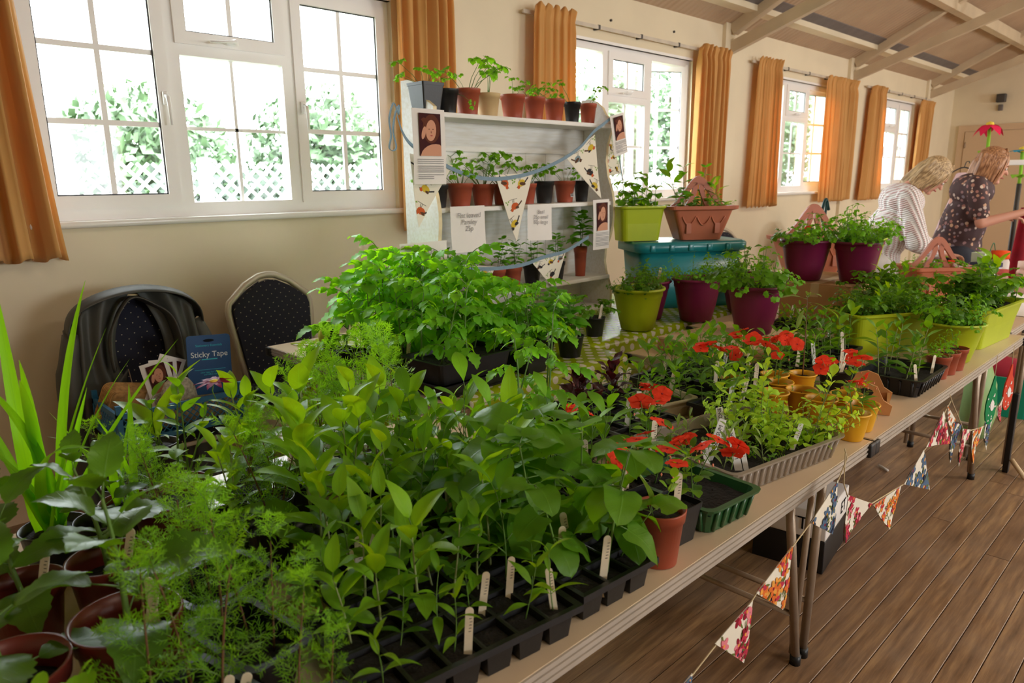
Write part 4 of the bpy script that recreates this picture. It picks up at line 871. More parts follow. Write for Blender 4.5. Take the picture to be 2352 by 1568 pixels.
# stacked things below the tables
o = empty('carton', (2.60, 1.06, 0), R(8), 'white and black printed carton on the floor under the front tables', 'box')
MB().bbox(-.16, .16, -.13, .13, .0, .13, .004).build('carton_body', Mt['black'], o); MB().bbox(-.16, .16, -.13, .13, .131, .24, .004).build('carton_lid', Mt['paper'], o)
text('ET', .07, 'lettering', flat('black print', (24, 22, 24)), o, (.08, -.1315, .16), ext=.0003)
text('ET', .07, 'lettering', flat('black print', (24, 22, 24)), o, (-.1615, -.03, .16), rot=(PI/2, 0, -PI/2), ext=.0003)
o = empty('purple_carton', (2.86, 1.22, 0), R(8), 'dark purple carton on the floor behind the black and white one', 'box'); MB().bbox(-.13, .13, -.14, .14, 0, .33, .004).build('carton_body', mat('purple card', (54, 40, 84), .6), o); MB().bbox(-.11, .11, -.142, -.14, .05, .2, .001).build('sticker', Mt['paper'], o)
p = at(2030, 1078, 0)
tag(MB().tube([(p.x-.02, p.y-.025, .008), (p.x+.02, p.y+.03, .008)], .006, 8).build('chalk_stub', Mt['paper']), 'small white stub lying on the floorboards beyond the table corner', 'litter')
o = empty('floor_crate', (5.2, .95, 0), R(10), 'green crate of folded things on the floor under the far craft table', 'crate'); MB().rloop([(.22, .16, .03, 0), (.25, .18, .03, .25), (.24, .17, .03, .25), (.21, .15, .03, .02)], cap0=True, cap1=True).build('crate_body', flat('green crate', (30, 150, 120), .5), o); MB().lathe([(.001, .33), (.12, .3), (.18, .24), (.17, .2)], 16, ripple=lambda a, j: 1+.1*math.sin(5*a+j)).build('folded_cloth', Mt['redc'], o)
o = empty('green_bag', (4.55, .92, 0), 0, 'translucent green carrier bag on the floor under the craft table', 'bag'); MB().lathe([(.11, 0), (.14, .12), (.12, .3), (.05, .42), (.06, .48)], 20, sy=.6, ripple=lambda a, j: 1+.08*math.sin(5*a+j*2), close=True).build('bag_body', mat('light green film', (150, 186, 120), .35, .1, 10), o)
o = empty('easel_leg', (4.03, .665, 0), 0, 'black and steel trestle leg with a small wooden peg at its foot', 'trestle')
MB().bbox(-.018, .018, -.012, .012, 0, .40, .003).build('black_leg', Mt['black'], o); MB().tube([(.02, 0, .3), (.06, 0, .68)], .012, 10).build('steel_leg', Mt['steel'], o); MB().tube([(.045, .02, .02), (.075, .02, .68)], .010, 10).build('steel_leg', Mt['steel'], o)
MB().tube([(-.06, -.09, .01), (-.01, -.02, .07)], .011, 8).build('peg', Mt['pale'], o)

# ------------------------------------------------------------------ floral bunting along the front tables
Mt['string'] = mat('cream string', (210, 190, 150), .8)
YS = YE-.045
def flag_line(seq, lab, name='floral_bunting'):
    # seq: (a px, b px, tip px, kind, dy) ; string passes through a and b
    o0 = aty(*seq['pts'][0], YS); o = empty(name, o0, 0, lab, 'bunting'); pts = [aty(u, v, YS)-o0 for u, v in seq['pts']]
    MB().tube(pts, .0017, 6).build('string', Mt['string'], o)
    for i, (a, b, c, k) in enumerate(seq['flags']):
        A, B, C_ = [aty(u, v, YS-.003)-o0 for u, v in (a, b, c)]
        pennant(o, A, B, C_, k, 31+i, FLOW, .01)
flag_line({'pts': [(1940, 1030), (1946, 1052), (1924, 1106), (1862, 1200), (1820, 1256), (1740, 1358), (1728, 1378), (1645, 1480), (1590, 1550), (1560, 1600)],
           'flags': [((1925, 1102), (1862, 1200), (1910, 1226), 'blue'), ((1820, 1254), (1737, 1362), (1798, 1400), 'orange'), ((1729, 1378), (1642, 1478), (1708, 1522), 'red'), ((1590, 1545), (1545, 1600), (1575, 1640), 'blue')]},
          'string of floral pennants hanging from the front table edge down to the photo bottom')
flag_line({'pts': [(1942, 1040), (1938, 1110), (1947, 1140), (2002, 1156), (2068, 1116), (2078, 1110), (2122, 1034), (2126, 1030), (2185, 920), (2183, 908)],
           'flags': [((1948, 1136), (2002, 1156), (1940, 1248), 'red'), ((2006, 1160), (2070, 1115), (2044, 1216), 'orange'), ((2076, 1112), (2122, 1033), (2135, 1124), 'blue'), ((2127, 1027), (2168, 944), (2182, 1018), 'red')]},
          'swag of floral pennants between the two front table corners')
flag_line({'pts': [(2182, 908), (2190, 930), (2205, 966), (2212, 985), (2230, 988), (2258, 980), (2282, 948), (2300, 920), (2312, 880), (2325, 850)],
           'flags': [((2176, 930), (2194, 962), (2186, 1000), 'orange'), ((2190, 968), (2208, 975), (2182, 1064), 'blue'), ((2211, 985), (2230, 986), (2202, 1072), 'red'), ((2234, 990), (2258, 978), (2234, 1066), 'orange'), ((2262, 968), (2282, 950), (2265, 1034), 'blue'), ((2290, 940), (2308, 905), (2297, 970), 'red')]},
          'far swag of small floral pennants beyond the second front table corner')
def cut_flag(px, lab, c):
    o0 = aty(px[0], px[1], YS-.01); o = empty('teapot_cutout', o0, R(-10), lab, 'decoration'); f_ = flat('cutout %d' % c[0], c)
    pts = [(-.02, 0), (.0, .045), (.008, .045), (.016, .0)]+[(.045*math.cos(a)+.0, -.07+.075*math.sin(a)) for a in [PI/2.6-2*PI*i/14 for i in range(12)]]
    MB().poly([V((x, 0, z)) for x, z in pts], 0, (0, .004, 0)).build('felt_shape', f_, o); mb = MB(); q = random.Random(3)
    for i in range(16): x, z = q.uniform(-.035, .035), q.uniform(-.13, -.02); mb.poly([V((x+a_, -.001, z+b_)) for a_, b_ in ell(0, 0, .004, .004, 0, 6)])
    mb.poly([V((x, -.0015, z)) for x, z in ell(.004, -.07, .016, .022, .3, 12)]); tag(mb.build('spots', Mt['paper'], o), kind='stuff')
    MB().tube([(0, .002, .045), (.004, .004, .12)], .0012, 5).build('string', Mt['string'], o)
cut_flag((2283, 890), 'green spotted felt cutout hanging on the far bunting', (30, 128, 76)); cut_flag((2322, 862), 'red spotted felt cutout hanging at the right photo edge', (204, 70, 46))

# ================================================================== PLANTS
def leafmat(name, c1, c2, tc, rough=.42, tl=.42, vein=(.75), pale=None, spec=.36):
    n = N(name); oi = n.a('ShaderNodeObjectInfo').outputs['Random']; uv = n.a('ShaderNodeUVMap', uv_map='uv'); sp = n.a('ShaderNodeSeparateXYZ'); n.l(uv.outputs[0], sp.inputs[0])
    u, v = sp.outputs[0], sp.outputs[1]; av = n.mth('ABSOLUTE', n.mth('SUBTRACT', v, .5)); av2 = n.mth('MULTIPLY', av, 2)
    mid = n.mth('SUBTRACT', 1, n.mth('MINIMUM', n.mth('MULTIPLY', av2, 14), 1))
    sv = n.mth('FRACT', n.mth('SUBTRACT', n.mth('MULTIPLY', u, 7), n.mth('MULTIPLY', av2, 1.6))); sv = n.mth('SUBTRACT', 1, n.mth('MINIMUM', n.mth('MULTIPLY', n.mth('ABSOLUTE', n.mth('SUBTRACT', sv, .5)), 11), 1))
    vn = n.mth('MAXIMUM', mid, n.mth('MULTIPLY', sv, .45))
    co = n.a('ShaderNodeTexCoord').outputs['Object']; nz = n.noise(30, 3, co)
    base = n.mixc(oi, lin(c1), lin(c2)); base = n.mixc(n.mth('MULTIPLY', nz, .35), base, lin(tuple(int(q*.72) for q in c1)))
    light = lin(tuple(min(255, int(q*1.25+22)) for q in c1)); col = n.mixc(n.mth('MULTIPLY', vn, .42), base, light)
    geo = n.a('ShaderNodeNewGeometry'); bk = lin(pale or tuple(min(255, int(q*1.08+14)) for q in c1)); col = n.mixc(n.mth('MULTIPLY', geo.outputs['Backfacing'], .55), col, bk)
    n.l(col, n.p.inputs['Base Color']); n.p.inputs['Roughness'].default_value = rough; n.p.inputs['Specular IOR Level'].default_value = spec
    n.bump(n.mth('SUBTRACT', n.mth('MULTIPLY', nz, .3), vn), .35, .0012)
    tr = n.a('ShaderNodeBsdfTranslucent'); n.l(n.mixc(n.mth('MULTIPLY', vn, .35), n.mixc(oi, lin(tc), lin(tuple(int(q*.85) for q in tc))), lin(c1)), tr.inputs[0]); ms = n.a('ShaderNodeMixShader'); ms.inputs[0].default_value = tl
    n.l(n.p.outputs[0], ms.inputs[1]); n.l(tr.outputs[0], ms.inputs[2]); n.l(ms.outputs[0], n.o.inputs[0]); return n.m
LMt = {
 'bright': leafmat('bright green leaf', (113, 166, 27), (86, 142, 23), (199, 240, 20), tl=.5),
 'mid': leafmat('mid green leaf', (92, 142, 27), (68, 117, 23), (161, 221, 20), tl=.46),
 'deep': leafmat('deep green leaf', (72, 117, 26), (52, 94, 21), (132, 193, 19), .38, .4),
 'dahlia': leafmat('dark glossy dahlia leaf', (74, 113, 27), (56, 94, 23), (139, 193, 17), .36, .4, spec=.5),
 'basil': leafmat('glossy basil leaf', (87, 156, 25), (64, 129, 23), (156, 231, 21), .34, .42, spec=.5),
 'tomato': leafmat('tomato leaf', (109, 180, 30), (82, 151, 25), (179, 250, 21), .5, .5),
 'feather': leafmat('feathery cosmos frond', (125, 182, 36), (91, 149, 28), (185, 244, 28), .5, .45),
 'herb': leafmat('soft herb leaf', (112, 173, 30), (80, 140, 25), (174, 244, 21), .5, .45),
 'pea': leafmat('pale blue green leaf', (168, 213, 50), (132, 189, 41), (228, 250, 50), .5, .46),
 'strap': leafmat('upright strap leaf', (103, 171, 28), (78, 147, 23), (183, 250, 17), .45, .5),
 'beet': leafmat('dark red beet leaf', (58, 30, 32), (46, 40, 30), (110, 30, 34), .4, .3),
 'grey': leafmat('grey green leaf', (134, 156, 77), (107, 136, 63), (156, 193, 64), .6, .35),
}
STEM = {'green': mat('green stem', (104, 140, 60), .5, .15, 30), 'brown': mat('reddish brown stem', (120, 84, 52), .6, .2, 30), 'dark': mat('dark red stem', (70, 30, 34), .5, .2, 30), 'pale': mat('pale hairy stem', (150, 160, 104), .6, .1, 30)}
def prof(kind):
    return {'ovate': lambda t: math.sin(PI*min(1, t**.72))**.85 if t > 0 else 0, 'lance': lambda t: math.sin(PI*t**.8)**1.1 if 0 < t < 1 else 0,
            'obov': lambda t: math.sin(PI*t**1.35)**.8 if 0 < t < 1 else 0, 'heart': lambda t: (min(1, .62+3.2*t))*(1-t**2.2)**.62 if t < 1 else 0,
            'round': lambda t: math.sin(PI*t**.9)**.55 if 0 < t < 1 else 0, 'strap': lambda t: min(1, 6*t+.5)*(1-t**3.2) if t < 1 else 0}[kind]
def blade(mb, org, yaw, pitch, L, w, pf, curl=.6, fold=.25, ns=9, nc=4, serr=0, wav=0, ph=0, roll=0, mi=0, lobe=0):
    p_ = prof(pf); rr_ = M.Rotation(yaw, 3, 'Z') @ M.Rotation(-pitch, 3, 'Y') @ M.Rotation(roll, 3, 'X'); x = z = 0; b0 = len(mb.v); vs = []
    for i in range(ns+1):
        t = i/ns
        if i: a = -curl*(t**1.2)*1.4; x += math.cos(a)/ns; z += math.sin(a)/ns
        ww = w*.5*p_(min(t, .999)) if i < ns else .0008/L
        if serr and 0 < i < ns: ww *= 1+serr*(1 if i % 2 else -1)*.5
        if lobe: ww *= 1+lobe*math.cos(2*PI*t*3.0)
        for j in range(nc+1):
            c = (j/nc-.5)*2; yy = c*ww; zz = z+fold*abs(yy)*(1-.4*t)+wav*w*math.sin(t*11+c*2+ph)*abs(c)
            xx = x-(.10*w*abs(c)**1.5 if (pf == 'heart' and t < .12) else 0)+(serr*.03 if serr and abs(c) == 1 and i % 2 else 0)
            vs.append(V(org)+rr_ @ V((xx*L, yy*L, zz*L)))
            mb.uv[b0+len(vs)-1] = (t, j/nc)
    fs = [(i*(nc+1)+j, i*(nc+1)+j+1, (i+1)*(nc+1)+j+1, (i+1)*(nc+1)+j) for i in range(ns) for j in range(nc)]
    mb.add(vs, fs, mi, True); return mb
def simple_leaf(name, m, w, pf, pet=.2, curl=.7, fold=.25, ns=9, serr=0, wav=.02, n=3, stem='green', up_=.5, lobe=0):
    out = []
    for k in range(n):
        rr = random.Random(k*7+len(name)); mb = MB(); c = curl*rr.uniform(.5, 1.5); pe = pet
        px, pz = pe*math.cos(up_*.3), pe*math.sin(up_*.3)
        if pe > .01: mb.tube([(0, 0, 0), (pe*.5, 0, pz*.6), (px, 0, pz)], [.016, .012, .010], 5, 1)
        blade(mb, (px, 0, pz), 0, up_*.25, 1, w*rr.uniform(.88, 1.12), pf, c, fold*rr.uniform(.6, 1.4), ns, 4, serr, wav, k*2.1, rr.uniform(-.2, .2), lobe=lobe)
        out.append(mb.mesh(name, [LMt[m], STEM[stem]]))
    return out
LV = {}
LV['rud'] = simple_leaf('leaf', 'bright', .40, 'ovate', .16, .7, .3)
LV['rudm'] = simple_leaf('leaf', 'mid', .46, 'ovate', .14, .6, .25)
LV['obl'] = simple_leaf('leaf', 'mid', .42, 'obov', .25, .8, .2)
LV['bean'] = simple_leaf('leaf', 'mid', .95, 'heart', .30, .9, .12, 9, 0, .04)
LV['beanp'] = simple_leaf('leaf', 'grey', .55, 'heart', .30, .5, .5, 9)
LV['dah'] = simple_leaf('leaf', 'dahlia', .66, 'ovate', .35, .8, .18, 16, .13, .05)
LV['lance'] = simple_leaf('leaf', 'bright', .26, 'lance', .05, .9, .25)
LV['lancem'] = simple_leaf('leaf', 'mid', .28, 'lance', .06, .8, .25)
LV['basil'] = simple_leaf('leaf', 'basil', .62, 'ovate', .18, 1.2, -.35)
LV['imp'] = simple_leaf('leaf', 'deep', .56, 'ovate', .3, .6, .2, 10, .06)
LV['impb'] = simple_leaf('leaf', 'bright', .56, 'ovate', .3, .6, .2, 10, .06)
LV['round'] = simple_leaf('leaf', 'bright', .8, 'round', .35, .4, .15)
LV['peaL'] = simple_leaf('leaf', 'pea', .6, 'obov', .18, .4, .2)
LV['sage'] = simple_leaf('leaf', 'grey', .26, 'obov', .2, .7, .3)
LV['beet'] = simple_leaf('leaf', 'beet', .5, 'ovate', .5, .9, .2, 10, .06, .12, stem='dark')
LV['zin'] = simple_leaf('leaf', 'deep', .36, 'lance', .04, .7, .2)
def straps():
    out = []
    for k in range(5):
        rr = random.Random(k+40); mb = MB(); blade(mb, (0, 0, 0), 0, 0, 1, .050+.012*rr.random(), 'strap', [.08, .25, .5, .75, .15][k], .5, 14, 4, 0, .0, k, rr.uniform(-.5, .5)); out.append(mb.mesh('leaf', [LMt['strap']]))
    return out
LV['strap'] = straps()
def tomatoleaf():
    out = []
    for k in range(3):
        rr = random.Random(k+3); mb = MB(); pts = []; x = z = 0; a = .35
        for i in range(8): pts.append((x, 0, z)); a -= .20+.05*rr.random(); x += math.cos(a)/8; z += math.sin(a)/8
        mb.tube(pts, [.014-.0012*i for i in range(8)], 5, 1)
        for i, L in ((2, .24), (4, .33), (6, .30)):
            for s_ in (-1, 1):
                blade(mb, pts[i], s_*(1.1+.2*rr.random()), -.35-.3*rr.random(), L*rr.uniform(1.0, 1.35), .60, 'ovate', .7, .2, 8, 4, .28, .06, i, s_*.3)
        blade(mb, pts[7], rr.uniform(-.2, .2), -.8, .48, .66, 'ovate', .6, .2, 10, 4, .30, .05, 1)
        out.append(mb.mesh('leaf', [LMt['tomato'], STEM['green']]))
    return out
LV['tom'] = tomatoleaf()
def ribbon(mb, a, b, w, mi=0, up_=V((0, 0, 1))):
    a, b = V(a), V(b); d = (b-a); s_ = d.cross(up_)
    if s_.length < 1e-6: s_ = V((1, 0, 0))
    s_ = s_.normalized()*w; m_ = a+d*.5; b0 = len(mb.v)
    mb.add([a-s_*.6, a+s_*.6, m_+s_, b, m_-s_], [(0, 1, 2, 4), (4, 2, 3)], mi)
    for q in range(5): mb.uv[b0+q] = (.5, .35)
def frond(th=.006, dens=1.0, m='feather'):
    out = []
    for k in range(4):
        rr = random.Random(k+11); mb = MB(); pts = []; x = z = 0; a = .3
        for i in range(9): pts.append(V((x, 0, z))); a -= .12*rr.uniform(.2, 1.6); x += math.cos(a)/9; z += math.sin(a)/9
        mb.tube(pts, [.009-.0008*i for i in range(9)], 4, 1)
        for i in range(1, 9):
            L = .34*math.sin(PI*(.22+.72*i/9))
            for s_ in (-1, 1):
                for rep in range(2 if dens > .9 else 1):
                    an = s_*rr.uniform(.6, 1.15); el = rr.uniform(-.5, .6); d = V((math.cos(an)*math.cos(el), math.sin(an)*math.cos(el), math.sin(el)))
                    e = pts[i]+d*L; ribbon(mb, pts[i], e, th)
                    for q in (.35, .6, .82):
                        for s2 in (-1, 1):
                            an2 = an+s2*rr.uniform(.5, .9); d2 = V((math.cos(an2)*.9, math.sin(an2)*.9, math.sin(el)+rr.uniform(-.4, .4))); ribbon(mb, pts[i]+d*L*q, pts[i]+d*L*q+d2*L*.42, th*.85)
        for s2 in (-.5, 0, .5): ribbon(mb, pts[-1], pts[-1]+V((.14*math.cos(s2), .14*math.sin(s2), .02)), th)
        out.append(mb.mesh('frond', [LMt[m], STEM['green']]))
    return out
LV['cos'] = frond(.0085, .5); LV['fern'] = frond(.012, .5); LV['dill'] = frond(.0045, .5, 'herb')
def parsley(m='herb', big=1.0):
    out = []
    for k in range(4):
        rr = random.Random(k+21); mb = MB(); b = rr.uniform(.1, .4); pts = [(0, 0, 0), (b*.3, 0, .35), (b, 0, .72)]; mb.tube(pts, [.012, .009, .007], 4, 1); tip = V(pts[-1])
        for q, (ya, L) in enumerate(((0, .30), (1.5, .26), (-1.5, .26))):
            e = tip+V((math.cos(ya)*.16, math.sin(ya)*.16, .06+.08*rr.random())); mb.tube([tip, e], .006, 3, 1)
            for s_ in (-.8, 0, .8): blade(mb, e, ya+s_, rr.uniform(-.5, .3), L*.62*big, .85, 'round', .5, .2, 5, 2, .35, .05, q)
        out.append(mb.mesh('sprig', [LMt[m], STEM['green']]))
    return out
LV['par'] = parsley(); LV['ger'] = parsley('mid', 1.35)
def sprigs(m, w, L, pf, nn=7, name='sprig'):
    out = []
    for k in range(4):
        rr = random.Random(k+31); mb = MB(); bx_ = rr.uniform(-.25, .35); pts = [V((bx_*t*t, .06*math.sin(4*t+k), t)) for t in (0, .25, .5, .75, 1)]; mb.tube(pts, [.012, .011, .009, .007, .004], 4, 1)
        for i in range(nn):
            t = .15+.85*i/(nn-1); p_ = V((bx_*t*t, .06*math.sin(4*t+k), t))
            for s_ in (0, PI): blade(mb, p_, i*1.57+s_+rr.uniform(-.4, .4), rr.uniform(-.1, .8), L*rr.uniform(.7, 1.2)*(1.1-.4*t), w, pf, .8, .25, 4, 2, 0, .03, i)
        out.append(mb.mesh(name, [LMt[m], STEM['green']]))
    return out
LV['spr'] = sprigs('herb', .55, .24, 'ovate'); LV['spm'] = sprigs('mid', .6, .30, 'ovate', 6); LV['spl'] = sprigs('deep', .7, .30, 'round', 6); LV['thin'] = sprigs('herb', .22, .22, 'lance', 9); LV['peaS'] = sprigs('pea', .6, .26, 'obov', 7); LV['spb'] = sprigs('bright', .6, .28, 'round', 6)
def petalflower(name, c, r=1, n=5, w=.95, c0=(230, 200, 80), long=False):
    fm = N(name); fm.p.inputs['Base Color'].default_value = lin(c); fm.p.inputs['Roughness'].default_value = .55; fm.p.inputs['Specular IOR Level'].default_value = .1
    tr = fm.a('ShaderNodeBsdfTranslucent'); tr.inputs[0].default_value = lin(c); ms = fm.a('ShaderNodeMixShader'); ms.inputs[0].default_value = .3; fm.l(fm.p.outputs[0], ms.inputs[1]); fm.l(tr.outputs[0], ms.inputs[2]); fm.l(ms.outputs[0], fm.o.inputs[0])
    mb = MB()
    for k in range(n): blade(mb, (0, 0, 0), 2*PI*k/n, .15 if not long else .1, 1, w if not long else .34, 'obov' if not long else 'lance', .25, .12, 6, 4, 0, .05, k*1.7)
    mb.lathe([(.001, .10), (.09 if not long else .2, .05), (.1 if not long else .22, 0), (.001, -.05)], 8, 1); mb.tube([(0, 0, 0), (-.1, .1, -.5), (0, 0, -1.3)], .03, 5, 2)
    return mb.mesh('flower', [fm.m, flat('flower centre %d' % c0[0], c0, .7), STEM['green']])
LV['redf'] = [petalflower('coral red petals', (250, 76, 48), c0=(150, 30, 40))]
LV['magf'] = [petalflower('magenta petals', (150, 4, 84), n=9, long=True)]
LV['whif'] = [petalflower('white petals', (240, 238, 240), n=4)]
bm_ = flat('pink flower bud', (236, 150, 120), .6)
LV['bud'] = [MB().lathe([(.001, .9), (.28, .55), (.34, .2), (.2, -.2), (.001, -.35)], 8).tube([(0, 0, -.3), (.2, 0, -1.2)], .06, 4, 1).mesh('bud', [bm_, STEM['green']])]

def put(me, parent, p, yaw, pit, s, roll=0, name=None):
    mw = M.Translation(p) @ M.Rotation(yaw, 4, 'Z') @ M.Rotation(-pit, 4, 'Y') @ M.Rotation(roll, 4, 'X') @ M.Scale(s, 4)
    return link(name or me.name.split('.')[0], me, parent, mw)
rg = random.Random(99)
# kind: leaves, arrangement, n nodes, start fraction, elevation low->top, size low->top, stem radius, stem colour
K = {
 'rud':   (('rud',), 'alt', 9, .10, (.35, 1.15), (.62, .46), .0028, 'pale'),
 'rudm':  (('rudm', 'rud'), 'alt', 8, .08, (.3, 1.0), (.60, .44), .0026, 'green'),
 'zinn':  (('rudm', 'zin'), 'opp', 5, .2, (.25, 1.0), (.50, .30), .0026, 'pale'),
 'obl':   (('obl',), 'alt', 8, .05, (.4, 1.1), (.70, .48), .002, 'green'),
 'bean':  (('bean',), 'tri', 3, .4, (-.75, .1), (.46, .36), .003, 'green'),
 'dah':   (('dah',), 'opp', 5, .15, (.0, 1.0), (.66, .30), .005, 'green'),
 'seed':  (('lance',), 'opp', 3, .30, (.25, 1.0), (.62, .45), .0016, 'green'),
 'seedm': (('lancem', 'zin'), 'opp', 4, .25, (.25, 1.0), (.5, .34), .0016, 'green'),
 'basil': (('basil',), 'opp', 5, .3, (.1, .8), (.46, .26), .0022, 'green'),
 'imp':   (('imp', 'impb'), 'alt', 11, .15, (.1, .9), (.40, .26), .0026, 'green'),
 'tom':   (('tom',), 'alt', 7, .25, (.25, .9), (.60, .42), .0034, 'green'),
 'cos':   (('cos',), 'opp', 6, .12, (.35, 1.15), (.52, .34), .0022, 'brown'),
 'fern':  (('fern',), 'opp', 6, .18, (.35, 1.1), (.46, .34), .0022, 'brown'),
 'pea':   (('peaL',), 'alt', 10, .1, (.2, .9), (.24, .18), .0014, 'green'),
 'sage':  (('sage',), 'alt', 9, .05, (.5, 1.2), (.68, .45), .0018, 'pale'),
 'round': (('round',), 'alt', 7, .1, (.3, 1.0), (.45, .32), .0016, 'green'),
 'beet':  (('beet',), 'alt', 7, .02, (.9, 1.3), (1.0, .8), .002, 'dark'),
}
def grow(parent, kind, base, h, lean=(0, 0), seed=0, sc=1.0, name='stem', n=None, flowers=None):
    lv, arr, nn, t0, el, sz, sr, sc_ = K[kind]; nn = n or nn; rr = random.Random(seed*31+7)
    base = V(base); k1 = V((rr.uniform(-.06, .06)*h+lean[0]*.4, rr.uniform(-.06, .06)*h+lean[1]*.4, h*.5)); k2 = V((lean[0], lean[1], h))
    q = lambda t: base + k1*(2*t*(1-t)) + k2*(t*t) if True else 0
    kk = h/.2
    st = MB().tube([q(t/6) for t in range(7)], [sr*(1-.1*i)*max(.7, min(1.4, kk**.5)) for i in range(7)], 6).build(name, STEM[sc_], parent)
    a0 = rr.random()*6.28
    for i in range(nn):
        t = t0+(1-t0)*(i/(nn-1) if nn > 1 else 1); t = min(1, t); e = el[0]+(el[1]-el[0])*t**1.2; s_ = (sz[0]+(sz[1]-sz[0])*t)*h*sc
        if arr == 'opp': angs = [a0+i*1.57, a0+i*1.57+PI]
        elif arr == 'tri': c = a0+i*2.4; angs = [c, c+1.25, c-1.25]
        else: angs = [a0+i*2.4]
        for a in angs:
            a += rr.uniform(-.3, .3); put(rr.choice(LV[rr.choice(lv)]), st, q(t), a, e+rr.uniform(-.2, .2), s_*rr.uniform(.8, 1.15), rr.uniform(-.3, .3))
    if flowers:
        fk, fn, fs = flowers
        for i in range(fn):
            a = rr.random()*6.28; d_ = rr.uniform(.1, .5)*h; p_ = q(.95)+V((math.cos(a)*d_, math.sin(a)*d_, rr.uniform(-.02, .25)*h)); put(LV[fk][0], st, p_, rr.random()*6, rr.uniform(-.2, 1.0), fs*rr.uniform(.85, 1.15))
        if fk == 'redf':
            for i in range(fn+2):
                a = rr.random()*6.28; d_ = rr.uniform(.1, .55)*h; p_ = q(.9)+V((math.cos(a)*d_, math.sin(a)*d_, rr.uniform(-.1, .2)*h)); put(LV['bud'][0], st, p_, rr.random()*6, rr.uniform(-.6, .6), .006)
    return st
def tuft(parent, kind, c, r, h, n, seed, spread=.5, hv=.25):
    rr = random.Random(seed*17+3)
    for i in range(n):
        a = rr.random()*6.28; q = math.sqrt(rr.random()); p_ = V(c)+V((math.cos(a)*r*q, math.sin(a)*r*q, 0)); L = h*rr.uniform(1-hv, 1+hv)*(1-.25*q)
        put(rr.choice(LV[kind if isinstance(kind, str) else rr.choice(kind)]), parent, p_, a, -spread*q*1.1+rr.uniform(-.15, .15), L, 0)
SOIL = mat('dark potting compost', (26, 18, 14), .95, .45, 60, .9, 120, dist=.006)
PM = {'terra': mat('terracotta plastic', (168, 78, 50), .42, .08, 10, .05, 200, c2=(150, 66, 44)), 'brown': mat('dark red brown plastic', (112, 42, 34), .35, .1, 10), 'black': Mt['blackp'], 'cream': mat('weathered cream plastic', (214, 184, 134), .6, .15, 8),
      'lime': mat('lime green plastic', (176, 192, 20), .42, .06, 8, .04, 200), 'plum': mat('plum purple plastic', (122, 24, 70), .42, .08, 8, .04, 200), 'yellow': mat('yellow plastic', (228, 168, 26), .4, .08, 10), 'clay': mat('terracotta planter plastic', (186, 104, 70), .5, .1, 8, .05, 100),
      'green': mat('translucent dark green plastic', (42, 92, 50), .3, .1, 8, spec=.6), 'wood': mat('light varnished wood', (206, 148, 92), .45, .15, 10), 'poly': mat('white polystyrene', (232, 230, 224), .7, .03, 10, .3, 150), 'beige': mat('beige plastic', (206, 190, 158), .5, .06, 8)}
n = N('clear ribbed plastic'); trn = n.a('ShaderNodeBsdfTransparent'); trn.inputs[0].default_value = (.86, .84, .80, 1); ms = n.a('ShaderNodeMixShader'); ms.inputs[0].default_value = .5
n.p.inputs['Base Color'].default_value = lin((186, 172, 156)); n.p.inputs['Roughness'].default_value = .2; n.l(trn.outputs[0], ms.inputs[1]); n.l(n.p.outputs[0], ms.inputs[2]); n.l(ms.outputs[0], n.o.inputs[0]); PM['clear'] = n.m
CLODS = []
def soil_disc(parent, r, z, sq=False, seed=0, hx=None, hy=None):
    rr = random.Random(seed); mb = MB()
    if hx is None: mb.lathe([(r, z-.004), (r*.8, z+.002), (r*.5, z+.004), (r*.2, z+.006), (.001, z+.006)], 14, ripple=lambda a, j: 1+(.04*math.sin(5*a+j*3) if j else 0))
    else: mb.sheet(lambda u, v: V((hx*(2*u-1), hy*(2*v-1), z+.003*math.sin(u*23+seed)*math.cos(v*19)+rr.uniform(-.001, .001))), 10, 10, uv=False)
    for i in range(10):
        a = rr.random()*6.28; q = rr.random()**.5*.8; x, y = (r*q*math.cos(a), r*q*math.sin(a)) if hx is None else (hx*rr.uniform(-.9, .9), hy*rr.uniform(-.9, .9)); s_ = rr.uniform(.002, .005)
        mb.lathe([(.001, z+s_*1.3), (s_, z+s_*.6), (s_*.8, z-.001)], 5, cx=x, cy=y)
    return tag(mb.build('soil', SOIL, parent), kind='stuff')
LABM = mat('pale birch wood label', (240, 226, 200), .7, .1, 40); LABW = mat('white plastic label', (232, 230, 224), .4, .03, 10); MARK = flat('marker ink', (40, 36, 40))
labme = {}
def plabel(parent, p, yaw=0, tilt=.15, s=1.0, kind='wood', txt=None, round_=True):
    if kind not in labme:
        w, h = .0062, .072; pts = [(-w, -.03), (w, -.03)]+([(w*math.cos(a), h-w+w*math.sin(a)) for a in [PI*i/6 for i in range(7)]] if kind == 'wood' else [(w*1.1, h-.02), (w, h), (-w, h), (-w*1.1, h-.02)])
        labme[kind] = MB().poly([V((x, -.0008, z)) for x, z in pts], 0, (0, .0016, 0)).mesh('plant_label', LABM if kind == 'wood' else LABW)
    o = link('plant_label', labme[kind], parent, M.Translation(p) @ M.Rotation(yaw, 4, 'Z') @ M.Rotation(tilt, 4, 'Y') @ M.Rotation(-.12, 4, 'X') @ M.Scale(s, 4))
    if txt:
        m_ = text(txt, .0095, 'lettering', MARK, o, (.003, -.0012, .042), rot=(PI/2, -PI/2, 0))
    else:
        key = 'scr'
        if key not in labme:
            mb = MB(); rr = random.Random(5); z = .034
            for i in range(6): x = rr.uniform(-.003, .001); mb.add([V((x, -.0012, z)), V((x+.004, -.0012, z+.001)), V((x+.004, -.0012, z+.0022)), V((x, -.0012, z+.0012))], [(0, 1, 2, 3)]); z += .005
            labme[key] = mb.mesh('pencil_marks', flat('pencil marks', (110, 100, 90)))
        tag(link('pencil_marks', labme[key], o), kind='stuff')
    return o
